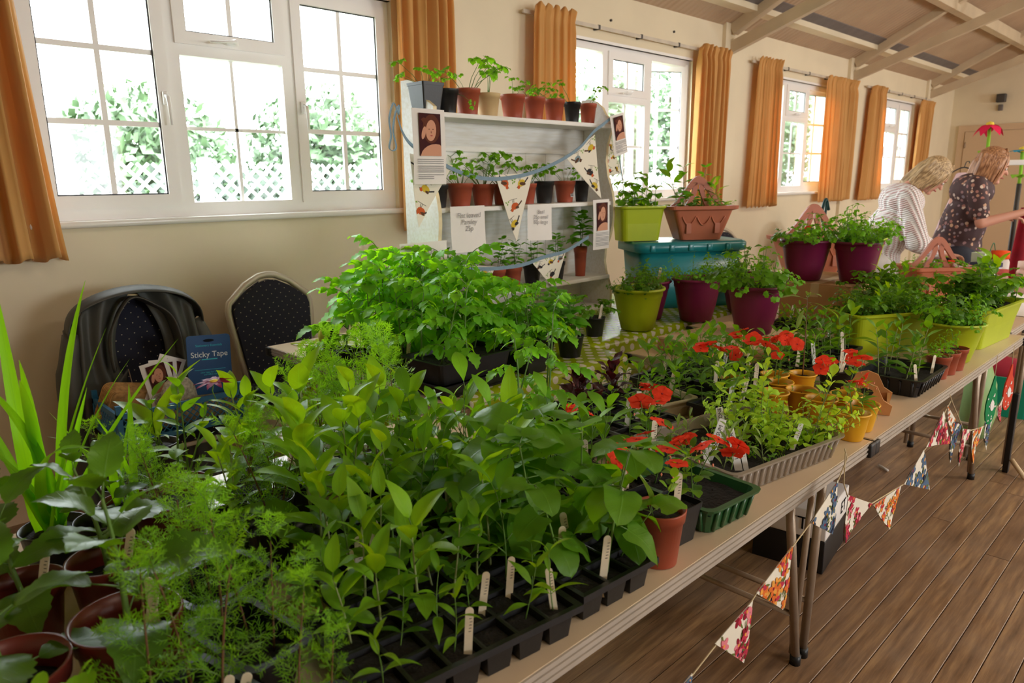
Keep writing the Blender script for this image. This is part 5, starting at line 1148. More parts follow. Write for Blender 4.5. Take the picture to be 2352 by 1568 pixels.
def pot_mb(r, h, style, sq=False, taper=.74, fill=.86):
    mb = MB(); rb_ = r*taper; hs = h*fill; ri = rb_+(r-rb_)*fill
    if sq:
        mb.rloop([(rb_, rb_, .006, 0), (r*.96, r*.96, .008, h-.012), (r, r, .008, h-.012), (r*1.02, r*1.02, .008, h), (r*.96, r*.96, .006, h), (ri*.93, ri*.93, .006, hs-.012)], smooth=False, cap0=True); return mb, hs, ri*.93
    if style == 'band': pr = [(rb_, 0), (rb_*1.005, .002), (rb_+(r-rb_)*.78, h*.80), (r*1.0, h*.80), (r*1.045, h*.98), (r*1.05, h), (r*.99, h), (r*.94, h*.8), (ri*.95, hs-.01)]
    elif style == 'roll': pr = [(rb_*.92, 0), (rb_, .004), (rb_+(r-rb_)*.45, h*.4), (r*.94, h*.78), (r*.955, h*.79), (r*.97, h*.80), (r*.985, h*.93), (r*1.06, h*.94), (r*1.09, h*.965), (r*1.07, h), (r*1.0, h), (r*.95, h*.95), (ri*.93, hs-.01)]
    else: pr = [(rb_, 0), (rb_*1.01, .002), (r*.985, h*.95), (r*1.03, h*.955), (r*1.035, h), (r*.98, h), (ri*.95, hs-.01)]
    mb.lathe(pr, 36); mb.add([(pr[0][0]*math.cos(2*PI*k/36), pr[0][0]*math.sin(2*PI*k/36), pr[0][1]) for k in range(36)], [tuple(reversed(range(36)))]); return mb, hs, ri*.93
FPS = []
def reg(o, hx, hy=None, mass=1.0):
    FPS.append((o, hx, hy, mass))
def pot(p, r, h, m, lab, name='potted_plant', style='band', sq=False, group=None, rz=0, fill=.86, taper=.74, cat='plant'):
    o = empty(name, p, rz, lab, cat, group); mb, hs, ri = pot_mb(r, h, style, sq, taper, fill); mb.build('pot', PM[m], o); k_ = 1.09 if style == 'roll' else 1.03
    reg(o, r*k_*(1 if not sq else 1), r*k_ if sq else None, 1 if p[1] > .8 else 4)
    if sq: soil_disc(o, ri, hs, hx=ri, hy=ri, seed=int(p[0]*1000) % 97)
    else: soil_disc(o, ri, hs, seed=int(p[0]*1000) % 97)
    o['sz'] = hs; o['ri'] = ri; del_ = None; return o, hs, ri
def rimat(u, v, h, z0=TZ): p = at(u, v, z0+h); return V((p.x, p.y, z0+.001))
def clean(o):
    for k_ in ('sz', 'ri'):
        if k_ in o: del o[k_]
def cell_tray(p, rz, nx, ny, cx, cy, h, m, lab, name='seed_tray', group=None, soilz=None, cat='seed tray'):
    # moulded tray of tapering cells: one skin
    o = empty(name, p, rz, lab, cat, group); L, Wd = nx*cx, ny*cy; mb = MB(); r_ = .0035; xs = [-L/2+i*cx for i in range(nx+1)]; ys = [-Wd/2+j*cy for j in range(ny+1)]
    vid = {}
    def v(x, y, z):
        k = (round(x, 5), round(y, 5), round(z, 5))
        if k not in vid: vid[k] = len(mb.v); mb.v.append((x, y, z))
        return vid[k]
    def f(*a): mb.f.append(a); mb.m.append(0); mb.sm.append(False)
    for i in range(nx):
        for j in range(ny):
            x0, x1, y0, y1 = xs[i], xs[i+1], ys[j], ys[j+1]; O = [(x0, y0), (x1, y0), (x1, y1), (x0, y1)]; I = [(x0+r_, y0+r_), (x1-r_, y0+r_), (x1-r_, y1-r_), (x0+r_, y1-r_)]
            tp_ = .17; B = [(x0+cx*tp_, y0+cy*tp_), (x1-cx*tp_, y0+cy*tp_), (x1-cx*tp_, y1-cy*tp_), (x0+cx*tp_, y1-cy*tp_)]
            for q in range(4):
                w_ = (q+1) % 4; f(v(*O[q], h), v(*O[w_], h), v(*I[w_], h-.0005), v(*I[q], h-.0005)); f(v(*I[q], h-.0005), v(*I[w_], h-.0005), v(*B[w_], 0), v(*B[q], 0))
            f(*[v(*b, 0) for b in B])
    e = .007; C4 = [(-L/2, -Wd/2), (L/2, -Wd/2), (L/2, Wd/2), (-L/2, Wd/2)]; E4 = [(-L/2-e, -Wd/2-e), (L/2+e, -Wd/2-e), (L/2+e, Wd/2+e), (-L/2-e, Wd/2+e)]
    a_ = [v(*c, h) for c in C4]; b_ = [v(*c, h+.001) for c in E4]; c_ = [v(x*1.004, y*1.004, h-.010) for x, y in E4]
    for q in range(4): w_ = (q+1) % 4; f(b_[q], b_[w_], a_[w_], a_[q]); f(c_[q], c_[w_], b_[w_], b_[q])
    mb.build('tray', PM[m], o); reg(o, L/2+.008, Wd/2+.008, 3 if p[1] > .85 else 12); sz_ = h-.008 if soilz is None else soilz; mb = MB(); rr = random.Random(nx*ny)
    for i in range(nx):
        for j in range(ny):
            x0, x1, y0, y1 = xs[i]+.008, xs[i+1]-.008, ys[j]+.008, ys[j+1]-.008; zz = sz_+rr.uniform(-.003, .001); xm, ym = (x0+x1)/2, (y0+y1)/2
            mb.add([(x0, y0, zz), (x1, y0, zz), (x1, y1, zz), (x0, y1, zz), (xm, ym, zz+.004)], [(0, 1, 4), (1, 2, 4), (2, 3, 4), (3, 0, 4)], 0, True)
    tag(mb.build('soil', SOIL, o), kind='stuff'); cells = [((xs[i]+xs[i+1])/2, (ys[j]+ys[j+1])/2) for j in range(ny) for i in range(nx)]
    return o, sz_, cells
def open_tray(p, rz, L, Wd, h, m, lab, ribs=0, soil=.7, name='seed_tray', cat='seed tray', group=None):
    o = empty(name, p, rz, lab, cat, group); mb = MB(); a, b = L/2, Wd/2
    lv = [(a-.014, b-.014, .018, 0), (a-.002, b-.002, .02, h-.006), (a+.008, b+.008, .022, h-.005), (a+.009, b+.009, .022, h), (a-.003, b-.003, .02, h), (a-.013, b-.013, .018, .003)]
    mb.rloop(lv, seg=3, cap0=True, cap1=True, smooth=False); mb.build('tray', PM[m], o); reg(o, a+.009, b+.009, 3 if p[1] > .85 else 12)
    if ribs:
        rbm = MB()
        for k in range(ribs):
            x = -a+.025+(2*a-.05)*k/(ribs-1)
            for s_ in (-1, 1): rbm.tube([(x*.95, s_*(b-.012), .004), (x, s_*(b+.001), h-.008)], .0045, 5)
        for k in range(int(ribs*Wd/L)):
            y_ = -b+.025+(2*b-.05)*k/max(1, int(ribs*Wd/L)-1)
            for s_ in (-1, 1): rbm.tube([(s_*(a-.012), y_*.95, .004), (s_*(a+.001), y_, h-.008)], .0045, 5)
        tag(rbm.build('ribs', PM[m], o), kind='stuff')
    soil_disc(o, 0, h*soil, hx=a-.008, hy=b-.008, seed=3); return o, h*soil
def handle_planter(p, rz, lab, s=1.0, handle=True, flip=1):
    # hanging-basket style trough: moulded swags on the face, tall arched handle with three openings
    o = empty('handled_planter', p, rz, lab, 'planter'); a, b, h = .155*s, .10*s, .165*s
    MB().rloop([(a*.66, b*.70, .02*s, 0), (a*.84, b*.84, .02*s, h*.5), (a*.96, b*.96, .02*s, h*.86), (a*1.0, b, .02*s, h*.87), (a*1.12, b*1.12, .025*s, h*.90), (a*1.14, b*1.14, .025*s, h), (a*1.0, b*1.0, .02*s, h), (a*.9, b*.9, .02*s, h*.8)], seg=4, smooth=False, cap0=True).build('pot', PM['clay'], o)
    for s_ in (-1, 1):
        mb = MB()
        for x0, x1 in ((-.85, -.3), (-.28, .28), (.3, .85)):
            pts = [V(((x0+(x1-x0)*t)*a*.82, s_*(b*(.86-.10*math.sin(PI*t)*.6)+.006*s), h*(.70-.26*math.sin(PI*t)))) for t in [i/8 for i in range(9)]]; mb.tube(pts, .0035*s, 5)
        for x in (-.58, .58): mb.box(x*a*.8-.012*s, x*a*.8+.012*s, s_*b*.86-.004*s, s_*b*.86+.004*s, h*.2, h*.5)
        tag(mb.build('moulded_swags', PM['clay'], o), kind='stuff')
    soil_disc(o, 0, h*.82, hx=a*.88, hy=b*.88, seed=9)
    if handle:
        hh = .155*s; N_ = 28
        def top(t): return h+hh*(math.exp(-(t/.50)**2)*1.0+.0)
        out = [V((t*a*1.02, 0, h-.01+(hh)*(math.exp(-(t/.60)**2)-math.exp(-(1/.60)**2))*1.05)) for t in [-1+2*i/N_ for i in range(N_+1)]]
        inn = [V((t*a*.98, 0, h-.01+(hh-.042*s)*(math.exp(-(t/.52)**2)-math.exp(-(1/.52)**2)))) for t in [-1+2*i/N_ for i in range(N_+1)]]
        mb = MB(); th = .007*s; vs = []
        for q in (-1, 1):
            for L in (out, inn): vs += [p_+V((0, q*th, 0)) for p_ in L]
        k = N_+1; fs = []
        for i in range(N_): fs += [(i, i+1, k+i+1, k+i), (2*k+i+1, 2*k+i, 3*k+i, 3*k+i+1), (i+1, i, 2*k+i, 2*k+i+1), (k+i, k+i+1, 3*k+i+1, 3*k+i)]
        mb.add(vs, fs)
        for s_ in (-1, 1):
            pts = [(s_*.008*s, h+hh*.74), (s_*.026*s, h+hh*.62), (s_*.036*s, h+hh*.3), (s_*.070*s, h-.01), (s_*.040*s, h-.01), (s_*.012*s, h+hh*.35), (s_*.004*s, h+hh*.5)]
            mb.poly([V((x, -th, z)) for x, z in (pts if s_ > 0 else pts[::-1])], 0, (0, 2*th, 0))
        mb.build('arched_handle', PM['clay'], o)
    return o, h*.82, a*.85, b*.85

# ================================================================== what stands where
ORD = ['first', 'second', 'third', 'fourth', 'fifth', 'sixth', 'seventh', 'eighth', 'ninth', 'tenth', 'eleventh', 'twelfth']
LY = -.62
def P3(x, y, z=TZ): return V((x, y, z+.001))
# ---- top shelf
ZT, ZM, ZB = 1.71, 1.31, .91; YP = 2.545
def shelf_pot(u, z, wpx, hh, m, lab, kind, ph, n=8, sq=False, grp=None, style='band', sp_=.6):
    p = aty(u, 300, YP); r = wpx/2/480
    o, hs, ri = pot((p.x, YP, z+.001), r, hh*1.1, m, lab, 'potted_herb', style, sq, grp); clean(o)
    if n: tuft(o, kind, (0, 0, hs), ri*.6, ph, n, int(u), sp_)
    return o, hs
top = [(981, 56, .11, 'black', True, 9, .13), (1028, 50, .095, 'black', False, 5, .10), (1076, 54, .105, 'terra', False, 9, .17), (1122, 54, .095, 'cream', False, 5, .16), (1178, 56, .10, 'terra', False, 5, .12), (1228, 50, .10, 'terra', False, 8, .09), (1273, 50, .10, 'terra', False, 7, .13), (1314, 42, .095, 'black', False, 6, .14), (1350, 43, .095, 'terra', False, 5, .12)]
tl = ['square black pot of curly parsley at the left end of the top shelf', 'round black pot with trailing parsley sprig, next to the square pot on the top shelf', 'terracotta pot with tall parsley between the black and cream pots on the top shelf', 'weathered cream pot of spindly parsley on the top shelf', 'terracotta pot right of the cream pot on the top shelf', 'terracotta pot with short sprigs, middle one of the three right of the cream pot', 'terracotta pot with leafy parsley, left of the right black pot on the top shelf', 'narrow black pot with airy coriander near the right end of the top shelf', 'terracotta pot at the right end of the top shelf']
for (u, w, h, m, sq, n_, ph), lb in zip(top, tl): shelf_pot(u, ZT, w, h, m, lb, 'par', ph*1.15, max(3, n_-2), sq)
put(LV['par'][1], bpy.data.objects['potted_herb.001'], V((.02, -.045, .085)), -1.2, -1.6, .10)
mid = [(1000, 46, .09, 'black', 3, .10), (1053, 57, .095, 'terra', 8, .16), (1107, 54, .09, 'terra', 9, .18), (1152, 46, .09, 'terra', 7, .16), (1208, 48, .09, 'terra', 6, .13), (1250, 48, .10, 'black', 6, .12), (1298, 52, .10, 'terra', 6, .10), (1337, 40, .10, 'black', 4, .08)]
ml = ['black pot half hidden behind the left bird pennant on the middle shelf', 'leftmost terracotta parsley pot on the middle shelf', 'second terracotta parsley pot on the middle shelf, left of the hanging pennant', 'terracotta parsley pot mostly behind the middle pennant on the middle shelf', 'terracotta pot just right of the middle pennant on the middle shelf', 'wide black pot right of the middle pennant on the middle shelf', 'terracotta pot with a pale barcode sticker on the middle shelf', 'black pot at the right end of the middle shelf']
for (u, w, h, m, n_, ph), lb in zip(mid, ml):
    o, hs = shelf_pot(u, ZM, w, h, m, lb, 'par', ph*1.2, n_)
    if 'barcode' in lb:
        mb = MB()
        for q in range(9): mb.box(-.010+.0024*q, -.0088+.0024*q, -.0005, 0, 0, .022)
        st_ = MB().box(-.012, .012, 0, .0006, -.002, .024).build('barcode_sticker', Mt['paper'], o); st_.location = (.005, -.0475, .03); st_.rotation_euler = (R(-10), 0, 0); tag(mb.build('barcode', MARK, st_), kind='stuff')
bot = [(1032, 52, .09, 'black', .13), (1090, 50, .085, 'terra', .14), (1140, 44, .085, 'terra', .15), (1178, 44, .085, 'terra', .14), (1222, 46, .085, 'black', .14), (1278, 44, .085, 'black', .17)]
for k, ((u, w, h, m, ph), lb) in enumerate(zip(bot, ['black basil pot at the left of the bottom shelf, behind the Russian sign', 'terracotta basil pot behind the lower left pennant', 'terracotta basil pot right of the lower left pennant', 'terracotta basil pot in the middle of the bottom shelf', 'black basil pot right of the middle on the bottom shelf', 'black basil pot behind the lower right pennant'])):
    p = aty(u, 600, YP); o, hs, ri = pot((p.x, YP, ZB+.001), w/2/480, h*1.1, m, lb, 'potted_basil'); clean(o)
    for q in range(3): grow(o, 'basil', (rg.uniform(-.02, .02), rg.uniform(-.02, .02), hs), ph*rg.uniform(.75, 1), (rg.uniform(-.03, .03), rg.uniform(-.04, .01)), k*5+q, 1.0)
p = aty(1333, 600, 2.54); o, hs, ri = pot((p.x, 2.54, ZB+.001), .036, .16, 'terra', 'tall terracotta pot of dark basil at the right end of the bottom shelf', 'potted_basil'); clean(o)
for q in range(4): grow(o, 'basil', (rg.uniform(-.015, .015), 0, hs), .2*rg.uniform(.8, 1), (rg.uniform(-.04, .04), rg.uniform(-.04, .01)), 50+q, 1.1)

# ---- back table: tomatoes and basil
def tomato_pot(x, y, r, h, lab, nst, ph, seed, sq=True, m='black', z=TZ, lab2=0):
    o, hs, ri = pot(P3(x, y, z), r, h, m, lab, 'potted_tomato', 'plain', sq); clean(o)
    for q in range(nst): grow(o, 'tom', (rg.uniform(-.4, .4)*ri, rg.uniform(-.4, .4)*ri, hs-.004), ph*rg.uniform(.85, 1.1), (rg.uniform(-.05, .05), rg.uniform(-.06, .03)), seed*9+q, 1.15)
    for q in range(lab2): plabel(o, V((rg.uniform(-.3, .3)*ri, -.4*ri, hs)), LY, rg.uniform(-.1, .2))
    return o
tomato_pot(1.435, 2.42, .042, .068, 'small square black pot with one tall tomato seedling at the bare table end', 1, .23, 1)
tomato_pot(1.455, 2.325, .040, .068, 'square black pot with a slim tomato seedling beside the tape dispenser', 1, .27, 2)
o, sz, cells = cell_tray(P3(1.49, 2.06), R(90), 3, 2, .10, .085, .075, 'black', 'six cell black tray of tomato seedlings overhanging the bare table end')
for i, (cx, cy) in enumerate(cells): grow(o, 'tom', (cx, cy, sz), rg.uniform(.24, .31), (rg.uniform(-.04, .04), rg.uniform(-.04, .04)), 20+i, 1.15)
plabel(o, V((-.10, .02, sz)), LY-1.57, .1, 1.1)
o, sz = open_tray(P3(1.55, 1.87), R(3), .34, .22, .05, 'black', 'shallow black tray stacked under another at the near corner of the back table', soil=.2)
o, sz = open_tray(P3(1.55, 1.87, TZ+.048), R(1), .33, .21, .075, 'black', 'deep black tray of tomato plants stacked on another tray', soil=.8)
for i in range(6): grow(o, 'tom', (-.12+.12*(i % 3), -.05+.1*(i//3), sz), rg.uniform(.20, .27), (rg.uniform(-.05, .05), rg.uniform(-.08, .02)), 40+i, 1.05)
for k, (x, y, ph, lb) in enumerate(((1.66, 2.22, .34, 'square black pot of bushy tomatoes behind the front tray of the back table'), (1.80, 2.08, .30, 'square black pot of tomatoes in the middle of the back table mass'), (1.64, 2.45, .32, 'square black pot of tall tomatoes below the Russian sign'), (1.84, 2.30, .30, 'square black pot of tomatoes just left of the shelf unit foot'), (1.86, 1.86, .24, 'square black pot of tomatoes at the front edge of the cloth'), (1.76, 2.55, .30, 'square black pot of tomatoes at the back beside the shelf unit'))):
    tomato_pot(x, y, .065, .09, lb, 4, ph, 60+k*3)
# tape dispenser
o = empty('tape_dispenser', P3(1.44, 2.56), R(20), 'black desk tape dispenser with a yellow green roll, standing behind the tomato pots', 'dispenser')
mb = MB(); pr = [(-.09, 0), (.08, 0), (.085, .02), (.06, .05), (.04, .085), (0, .09), (-.03, .06), (-.06, .05), (-.085, .075), (-.095, .07)]
mb.poly([V((x, -.025, z)) for x, z in pr], 0, (0, .05, 0)).build('dispenser_body', Mt['black'], o)
MB().lathe([(.022, -.012), (.052, -.012), (.052, .012), (.022, .012)], 28).build('tape_roll', flat('yellow green tape', (208, 214, 96), .3), o, loc=(.02, 0, .10), rot=(PI/2, 0, 0))
MB().lathe([(.016, -.014), (.023, -.014), (.023, .014), (.016, .014)], 20).build('hub', Mt['black'], o, loc=(.02, 0, .10), rot=(PI/2, 0, 0))
MB().box(-.098, -.088, -.02, .02, .07, .078).build('cutter', Mt['steel'], o)
# basil pots in round black pots
for k, (u, v, r, ph, lb) in enumerate(((1310, 770, .055, .17, 'round black pot of broad basil nearest the cloth edge, with a wooden label'), (1366, 728, .048, .12, 'round black pot of fine leaved herb beside the lime pot'), (1245, 775, .052, .14, 'round black pot of basil in the middle of the basil group'), (1180, 790, .052, .14, 'round black pot of basil next to the tomato mass'), (1268, 735, .05, .15, 'round black pot of basil behind the others under the shelf unit'), (1200, 748, .05, .16, 'round black basil pot farther back, below the lower pennant'), (1120, 790, .05, .15, 'round black basil pot half buried in tomato leaves'))):
    p = rimat(u, v, .09); o, hs, ri = pot(p, r, .09, 'black' if k != 3 else 'brown', lb, 'potted_basil', 'plain'); clean(o)
    if k == 1: tuft(o, 'ger', (0, 0, hs), ri*.7, ph, 14, 3, .6)
    else:
        for q in range(6): grow(o, 'basil', (rg.uniform(-.6, .6)*ri, rg.uniform(-.6, .6)*ri, hs), ph*rg.uniform(.7, 1), (rg.uniform(-.05, .05), rg.uniform(-.06, .03)), 80+k*7+q, 1.45)
    if k < 3: plabel(o, V((.01, -.02, hs)), LY, .2)
o = empty('pebble', P3(2.55, 2.22), 0, 'small pinkish stone ornament beside the lime pot on the cloth', 'ornament'); MB().lathe([(.001, 0), (.045, .004), (.055, .02), (.03, .04), (.001, .045)], 16, sx=1.3).build('stone', flat('pinkish stone', (206, 176, 154)), o)
# ---- big colour pots
def big(p, r, h, m, lab, kinds, ph, n_, seed, fl=None, sp_=.75, lb=0, name='potted_herb'):
    o, hs, ri = pot(p, r, h, m, lab, name, 'roll', taper=.66); clean(o); tuft(o, kinds, (0, 0, hs), ri*.85, ph, n_, seed, sp_, .35)
    if fl:
        for q in range(fl[1]): put(LV[fl[0]][0], o, V((rg.uniform(-.8, .8)*ri, rg.uniform(-.8, .8)*ri, hs+ph*rg.uniform(.5, .8))), rg.random()*6, rg.uniform(-.3, .8), fl[2])
    for q in range(lb): plabel(o, V((.5*ri, -.3*ri, hs+.01)), LY, .2, 1.1)
    return o
big(rimat(1466, 662, .20)+V((0, 0, .005)), .118, .20, 'lime', 'round lime green pot of mixed herbs on the polka dot cloth', ('spl', 'spm', 'thin'), .10, 46, 1)
big(P3(3.02, 2.10, TZ+.005), .112, .20, 'plum', 'plum pot partly hidden behind the lime pot on the cloth', ('spm', 'spr'), .10, 34, 2, lb=1)
big(rimat(1600, 642, .21)+V((0, 0, .005)), .118, .215, 'plum', 'plum pot in front of the teal box on the cloth', ('spr', 'thin', 'par'), .14, 44, 3)
big(P3(3.62, 1.97, TZ+.005), .112, .20, 'plum', 'plum pot behind the pot on the wooden crate', ('spr', 'thin'), .15, 36, 4)
big(P3(2.80, 1.41, BXZ), .110, .205, 'plum', 'large plum pot standing on the shallow wooden crate', ('spm', 'thin', 'ger', 'par'), .15, 60, 5, lb=1)
big(P3(3.60, 1.555, BBZ), .118, .20, 'plum', 'left plum pot on the cardboard box, with a red flower', ('ger', 'par', 'spm'), .12, 46, 6, ('redf', 2, .02))
big(P3(3.66, 1.325, BBZ), .108, .20, 'plum', 'right plum pot on the cardboard box, nearest the camera', ('thin', 'par', 'spr', 'spm'), .16, 60, 7, ('whif', 5, .012))
big(P3(3.90, 1.40, BBZ), .112, .20, 'lime', 'lime pot behind the right plum pot on the cardboard box', ('spm', 'spr', 'thin'), .13, 44, 8, ('whif', 8, .013), lb=1)
# planters on the teal box and elsewhere
o = empty('planter_trough', (3.305, 2.385, TBZ+.002), R(-32), 'lime green trough with broad leaves on the left of the teal box', 'planter'); 
def trough(o, a, b, h, m):
    MB().rloop([(a*.84, b*.72, .03, 0), (a*.9, b*.82, .03, h*.5), (a*.97, b*.95, .03, h*.9), (a*1.0, b*1.0, .03, h*.91), (a*1.04, b*1.08, .035, h*.94), (a*1.045, b*1.09, .035, h*.99), (a*.99, b*.97, .03, h), (a*.93, b*.86, .02, h*.8)], seg=5, smooth=False, cap0=True).build('pot', PM[m], o)
    soil_disc(o, 0, h*.86, hx=a*.94, hy=b*.86, seed=4); reg(o, a*1.05, b*1.09, 6)
    return h*.86
h_ = trough(o, .13, .10, .19, 'lime')
for q in range(9): grow(o, 'bean' if q % 3 else 'rudm', (-.10+.024*q, rg.uniform(-.05, .05), h_), rg.uniform(.12, .2), (rg.uniform(-.04, .04), rg.uniform(-.05, .02)), 200+q, .85)
o, h_, a_, b_ = handle_planter((3.585, 2.18, TBZ+.002), R(-38), 'terracotta hanging planter with arched handle on top of the teal box', 1.12)
for q in range(9): grow(o, 'rudm' if q % 2 else 'basil', (rg.uniform(-.9, .9)*a_, rg.uniform(-.8, .8)*b_, h_), rg.uniform(.1, .24), (rg.uniform(-.08, .08), rg.uniform(-.06, .04)), 220+q, .9)
tuft(o, ('spm', 'spr'), (.05, 0, h_), .09, .10, 16, 31, .8); tuft(o, ('spl',), (-.08, 0, h_), .05, .09, 10, 32, .8)
o, h_, a_, b_ = handle_planter((4.14, 1.76, TZ+.17), R(-38), 'terracotta hanging planter with arched handle, between the pots behind the cardboard box', 1.25)
tuft(o, ('spm', 'spr', 'thin'), (0, 0, h_), .12, .09, 26, 33, .8)
bk = empty('crate_stand', (4.14, 1.76, TZ), R(-38), 'low wooden stand under the far terracotta hanging planter', 'stand'); MB().bbox(-.15, .15, -.1, .1, .002, .168, .003).build('block', Mt['pale'], bk)
p = at(2150, 607, .955); bk = empty('crate_stand', (p.x, p.y, TZ), R(-40), 'low pale block under the right hand terracotta hanging planter', 'stand'); MB().bbox(-.13, .13, -.08, .08, .006, .05, .003).build('block', Mt['pale'], bk)
o, h_, a_, b_ = handle_planter((p.x, p.y, TZ+.052), R(-40), 'terracotta hanging planter with arched handle at the right, above the lime troughs', 1.08)

tuft(o, ('spm', 'spr', 'ger'), (0, 0, h_), .14, .085, 34, 34, .9); put(LV['redf'][0], o, V((.05, -.05, h_+.06)), 1, .2, .02)
for k, (x, y, rz, a, lb, kk, ph, n_) in enumerate(((3.12, .985, -30, .19, 'lime trough of lettuce and seedlings behind the pale leafed tray plants', ('ger', 'spl', 'spm'), .095, 70), (3.60, .80, -4, .24, 'long lime trough at the right photo edge along the table front', ('spl', 'spm', 'ger'), .16, 70), (3.52, 1.08, -8, .18, 'lime trough behind the long one at the right photo edge', ('spm', 'ger'), .12, 50))):
    o = empty('planter_trough', P3(x, y), R(rz), lb, 'planter'); h_ = trough(o, a, .10, .17, 'lime')
    rr = random.Random(k)
    for q in range(n_): put(rr.choice(LV[rr.choice(kk)]), o, V((rr.uniform(-.95, .95)*a*.92, rr.uniform(-.9, .9)*.085, h_)), rr.random()*6.28, rr.uniform(-.6, .1), ph*rr.uniform(.6, 1.25))
    for q in range(4): grow(o, 'rudm', (rr.uniform(-.8, .8)*a, rr.uniform(-.05, .05), h_), ph*1.15, (rr.uniform(-.05, .05), -.03), 300+k*5+q, .9)
big(P3(3.11, .745), .104, .155, 'lime', 'round lime pot of ferny herbs at the front right of the tables', ('spr', 'thin', 'par', 'spl'), .12, 70, 12)
big(P3(3.38, .93), .095, .155, 'lime', 'round lime pot tucked behind the front lime pot', ('spm', 'spr'), .12, 40, 13)
for k, (x, r) in enumerate(((2.775, .040), (2.875, .040), (2.985, .042))):
    o, hs, ri = pot(P3(x, .70), r, .082, 'terra', ['small terracotta pot right beside the black tray by the corner', 'middle one of three small terracotta pots at the table front', 'small terracotta pot nearest the round lime pot at the table front'][k], 'potted_seedling'); clean(o)
    tuft(o, ('thin', 'spr'), (0, 0, hs), ri*.6, .09, 6 if k < 1 else 3, 40+k, .6)

# ---- front tables, right part
def seedlings(o, cells, sz, kind, h, every=1, seed=0, sc=1, fl=None, lean=.02, jit=.008):
    rr = random.Random(seed)
    for i, (cx, cy) in enumerate(cells):
        if rr.random() > every: continue
        f = None
        if fl and rr.random() < fl[3]: f = (fl[0], fl[1], fl[2])
        grow(o, kind if isinstance(kind, str) else rr.choice(kind), (cx+rr.uniform(-jit, jit), cy+rr.uniform(-jit, jit), sz), h*rr.uniform(.75, 1.2), (rr.uniform(-lean, lean), rr.uniform(-lean, lean)), seed*50+i, sc, 'seedling', flowers=f)
def grid(a, b, nx, ny): return [(-a+2*a*(i+.5)/nx, -b+2*b*(j+.5)/ny) for j in range(ny) for i in range(nx)]
o, sz = open_tray(P3(2.615, .765), R(1), .28, .20, .06, 'black', 'black tray of broad seedlings beside the three small terracotta pots', ribs=8, soil=.6)
seedlings(o, grid(.12, .08, 4, 2), sz, 'zinn', .15, 1, 70, 1.0); plabel(o, V((.09, -.07, sz)), LY, .2, .9); plabel(o, V((-.08, -.07, sz)), LY, -.1, .9)
o, hs, ri = pot(P3(2.36, .86), .06, .075, 'black', 'round black pot with a dark label, behind the wooden trug handle', 'potted_seedling', 'plain'); clean(o); tuft(o, 'ger', (0, 0, hs), .02, .07, 3, 5); plabel(o, V((-.02, -.02, hs)), LY, .35, 1); plabel(o, V((.03, .0, hs)), LY, .1, 1)
o = empty('wooden_trug', P3(2.29, .765), R(18), 'small light wooden trug with arched end handle at the table corner', 'trug')
mb = MB(); pr = [(-.07, 0), (.07, 0), (.075, .03), (.05, .045), (.03, .085), (0, .095), (-.03, .085), (-.05, .045), (-.075, .03)]; hl = [(.018*math.cos(a)*1.2, .066+.012*math.sin(a)) for a in [2*PI*i/10 for i in range(10)]]
for sx in (-.08, .075):
    MB().poly([V((sx, y, z)) for y, z in pr], 0, (.008, 0, 0)).build('end_board', PM['wood'], o)
for sy in (-.068, .060): MB().box(-.072, .075, sy, sy+.008, .003, .03).build('side_slat', PM['wood'], o)
MB().box(-.072, .075, -.055, .055, .003, .008).build('base_board', PM['wood'], o)
MB().poly([V((-.0808, y, z)) for y, z in hl], 0, (.0006, 0, 0)).build('hand_hole', Mt['slot'], o)
# yellow pots
ypx = [(1680, 858), (1714, 856), (1771, 869), (1743, 889), (1797, 892), (1850, 902), (1908, 908), (1960, 914), (1976, 948)]
yl = ['yellow pot at the back left of the yellow group', 'yellow pot with coral impatiens, second at the back left', 'yellow pot at the back under the brown stemmed plant', 'yellow pot of bare compost, left of the nearest empty one', 'yellow pot of bare compost nearest the clear tray', 'yellow pot with coral flowers in the middle right of the yellow group', 'yellow pot with coral flowers right of the brown stem', 'yellow pot behind the lone one at the table corner', 'yellow pot with one red impatiens standing alone at the table corner']
ypos = []
for k, (u, v) in enumerate(ypx):
    p = rimat(u, v, .078)
    for q in ypos:
        d = V((p.x-q.x, p.y-q.y, 0))
        if d.length < .094: p += d.normalized()*(.094-d.length)
    ypos.append(p.copy()); o, hs, ri = pot(p, .043, .078, 'yellow', yl[k]+'', 'potted_impatiens' if k not in (3, 4) else 'flower_pot', 'roll', taper=.72, fill=.7, cat='plant' if k not in (3, 4) else 'pot'); clean(o)
    if k not in (3, 4): grow(o, 'imp', (0, 0, hs), [.10, .14, .10, 0, 0, .12, .12, .08, .10][k], (rg.uniform(-.03, .03), rg.uniform(-.02, .02)), 400+k, .9, flowers=('redf', [1, 4, 1, 0, 0, 4, 5, 2, 2][k], .024))
    elif k == 4: grow(o, 'round', (-.02, .02, hs), .03, (0, 0), 5, .6)
for a_, p_, s_ in ((-.7, -.1, .055), (-.2, .1, .06), (-1.2, -.4, .05), (.3, .2, .05), (-.5, .5, .05)): put(LV['lancem'][1], o, V((.02, -.01, .10)), a_, p_, s_*1.3)
# tall withering plant with a brown stem
o, hs, ri = pot(P3(2.27, .97), .042, .078, 'yellow', 'yellow pot holding the tall drooping plant with a brown stem', 'potted_tomato', 'roll', fill=.8); clean(o)
st = grow(o, 'fern', (0, 0, hs), .27, (-.01, .0), 77, .2, n=2)
for a, z_, s_, pt in ((.4, .26, .06, .1), (2.2, .26, .07, .2), (4.2, .27, .06, .3), (5.4, .25, .06, -.2), (1.2, .17, .07, -.5), (3.0, .24, .07, -.9)): put(LV['sage'][0] if z_ > .2 else LV['peaL'][0], st, V((-.01, 0, hs+z_)), a, pt, s_)
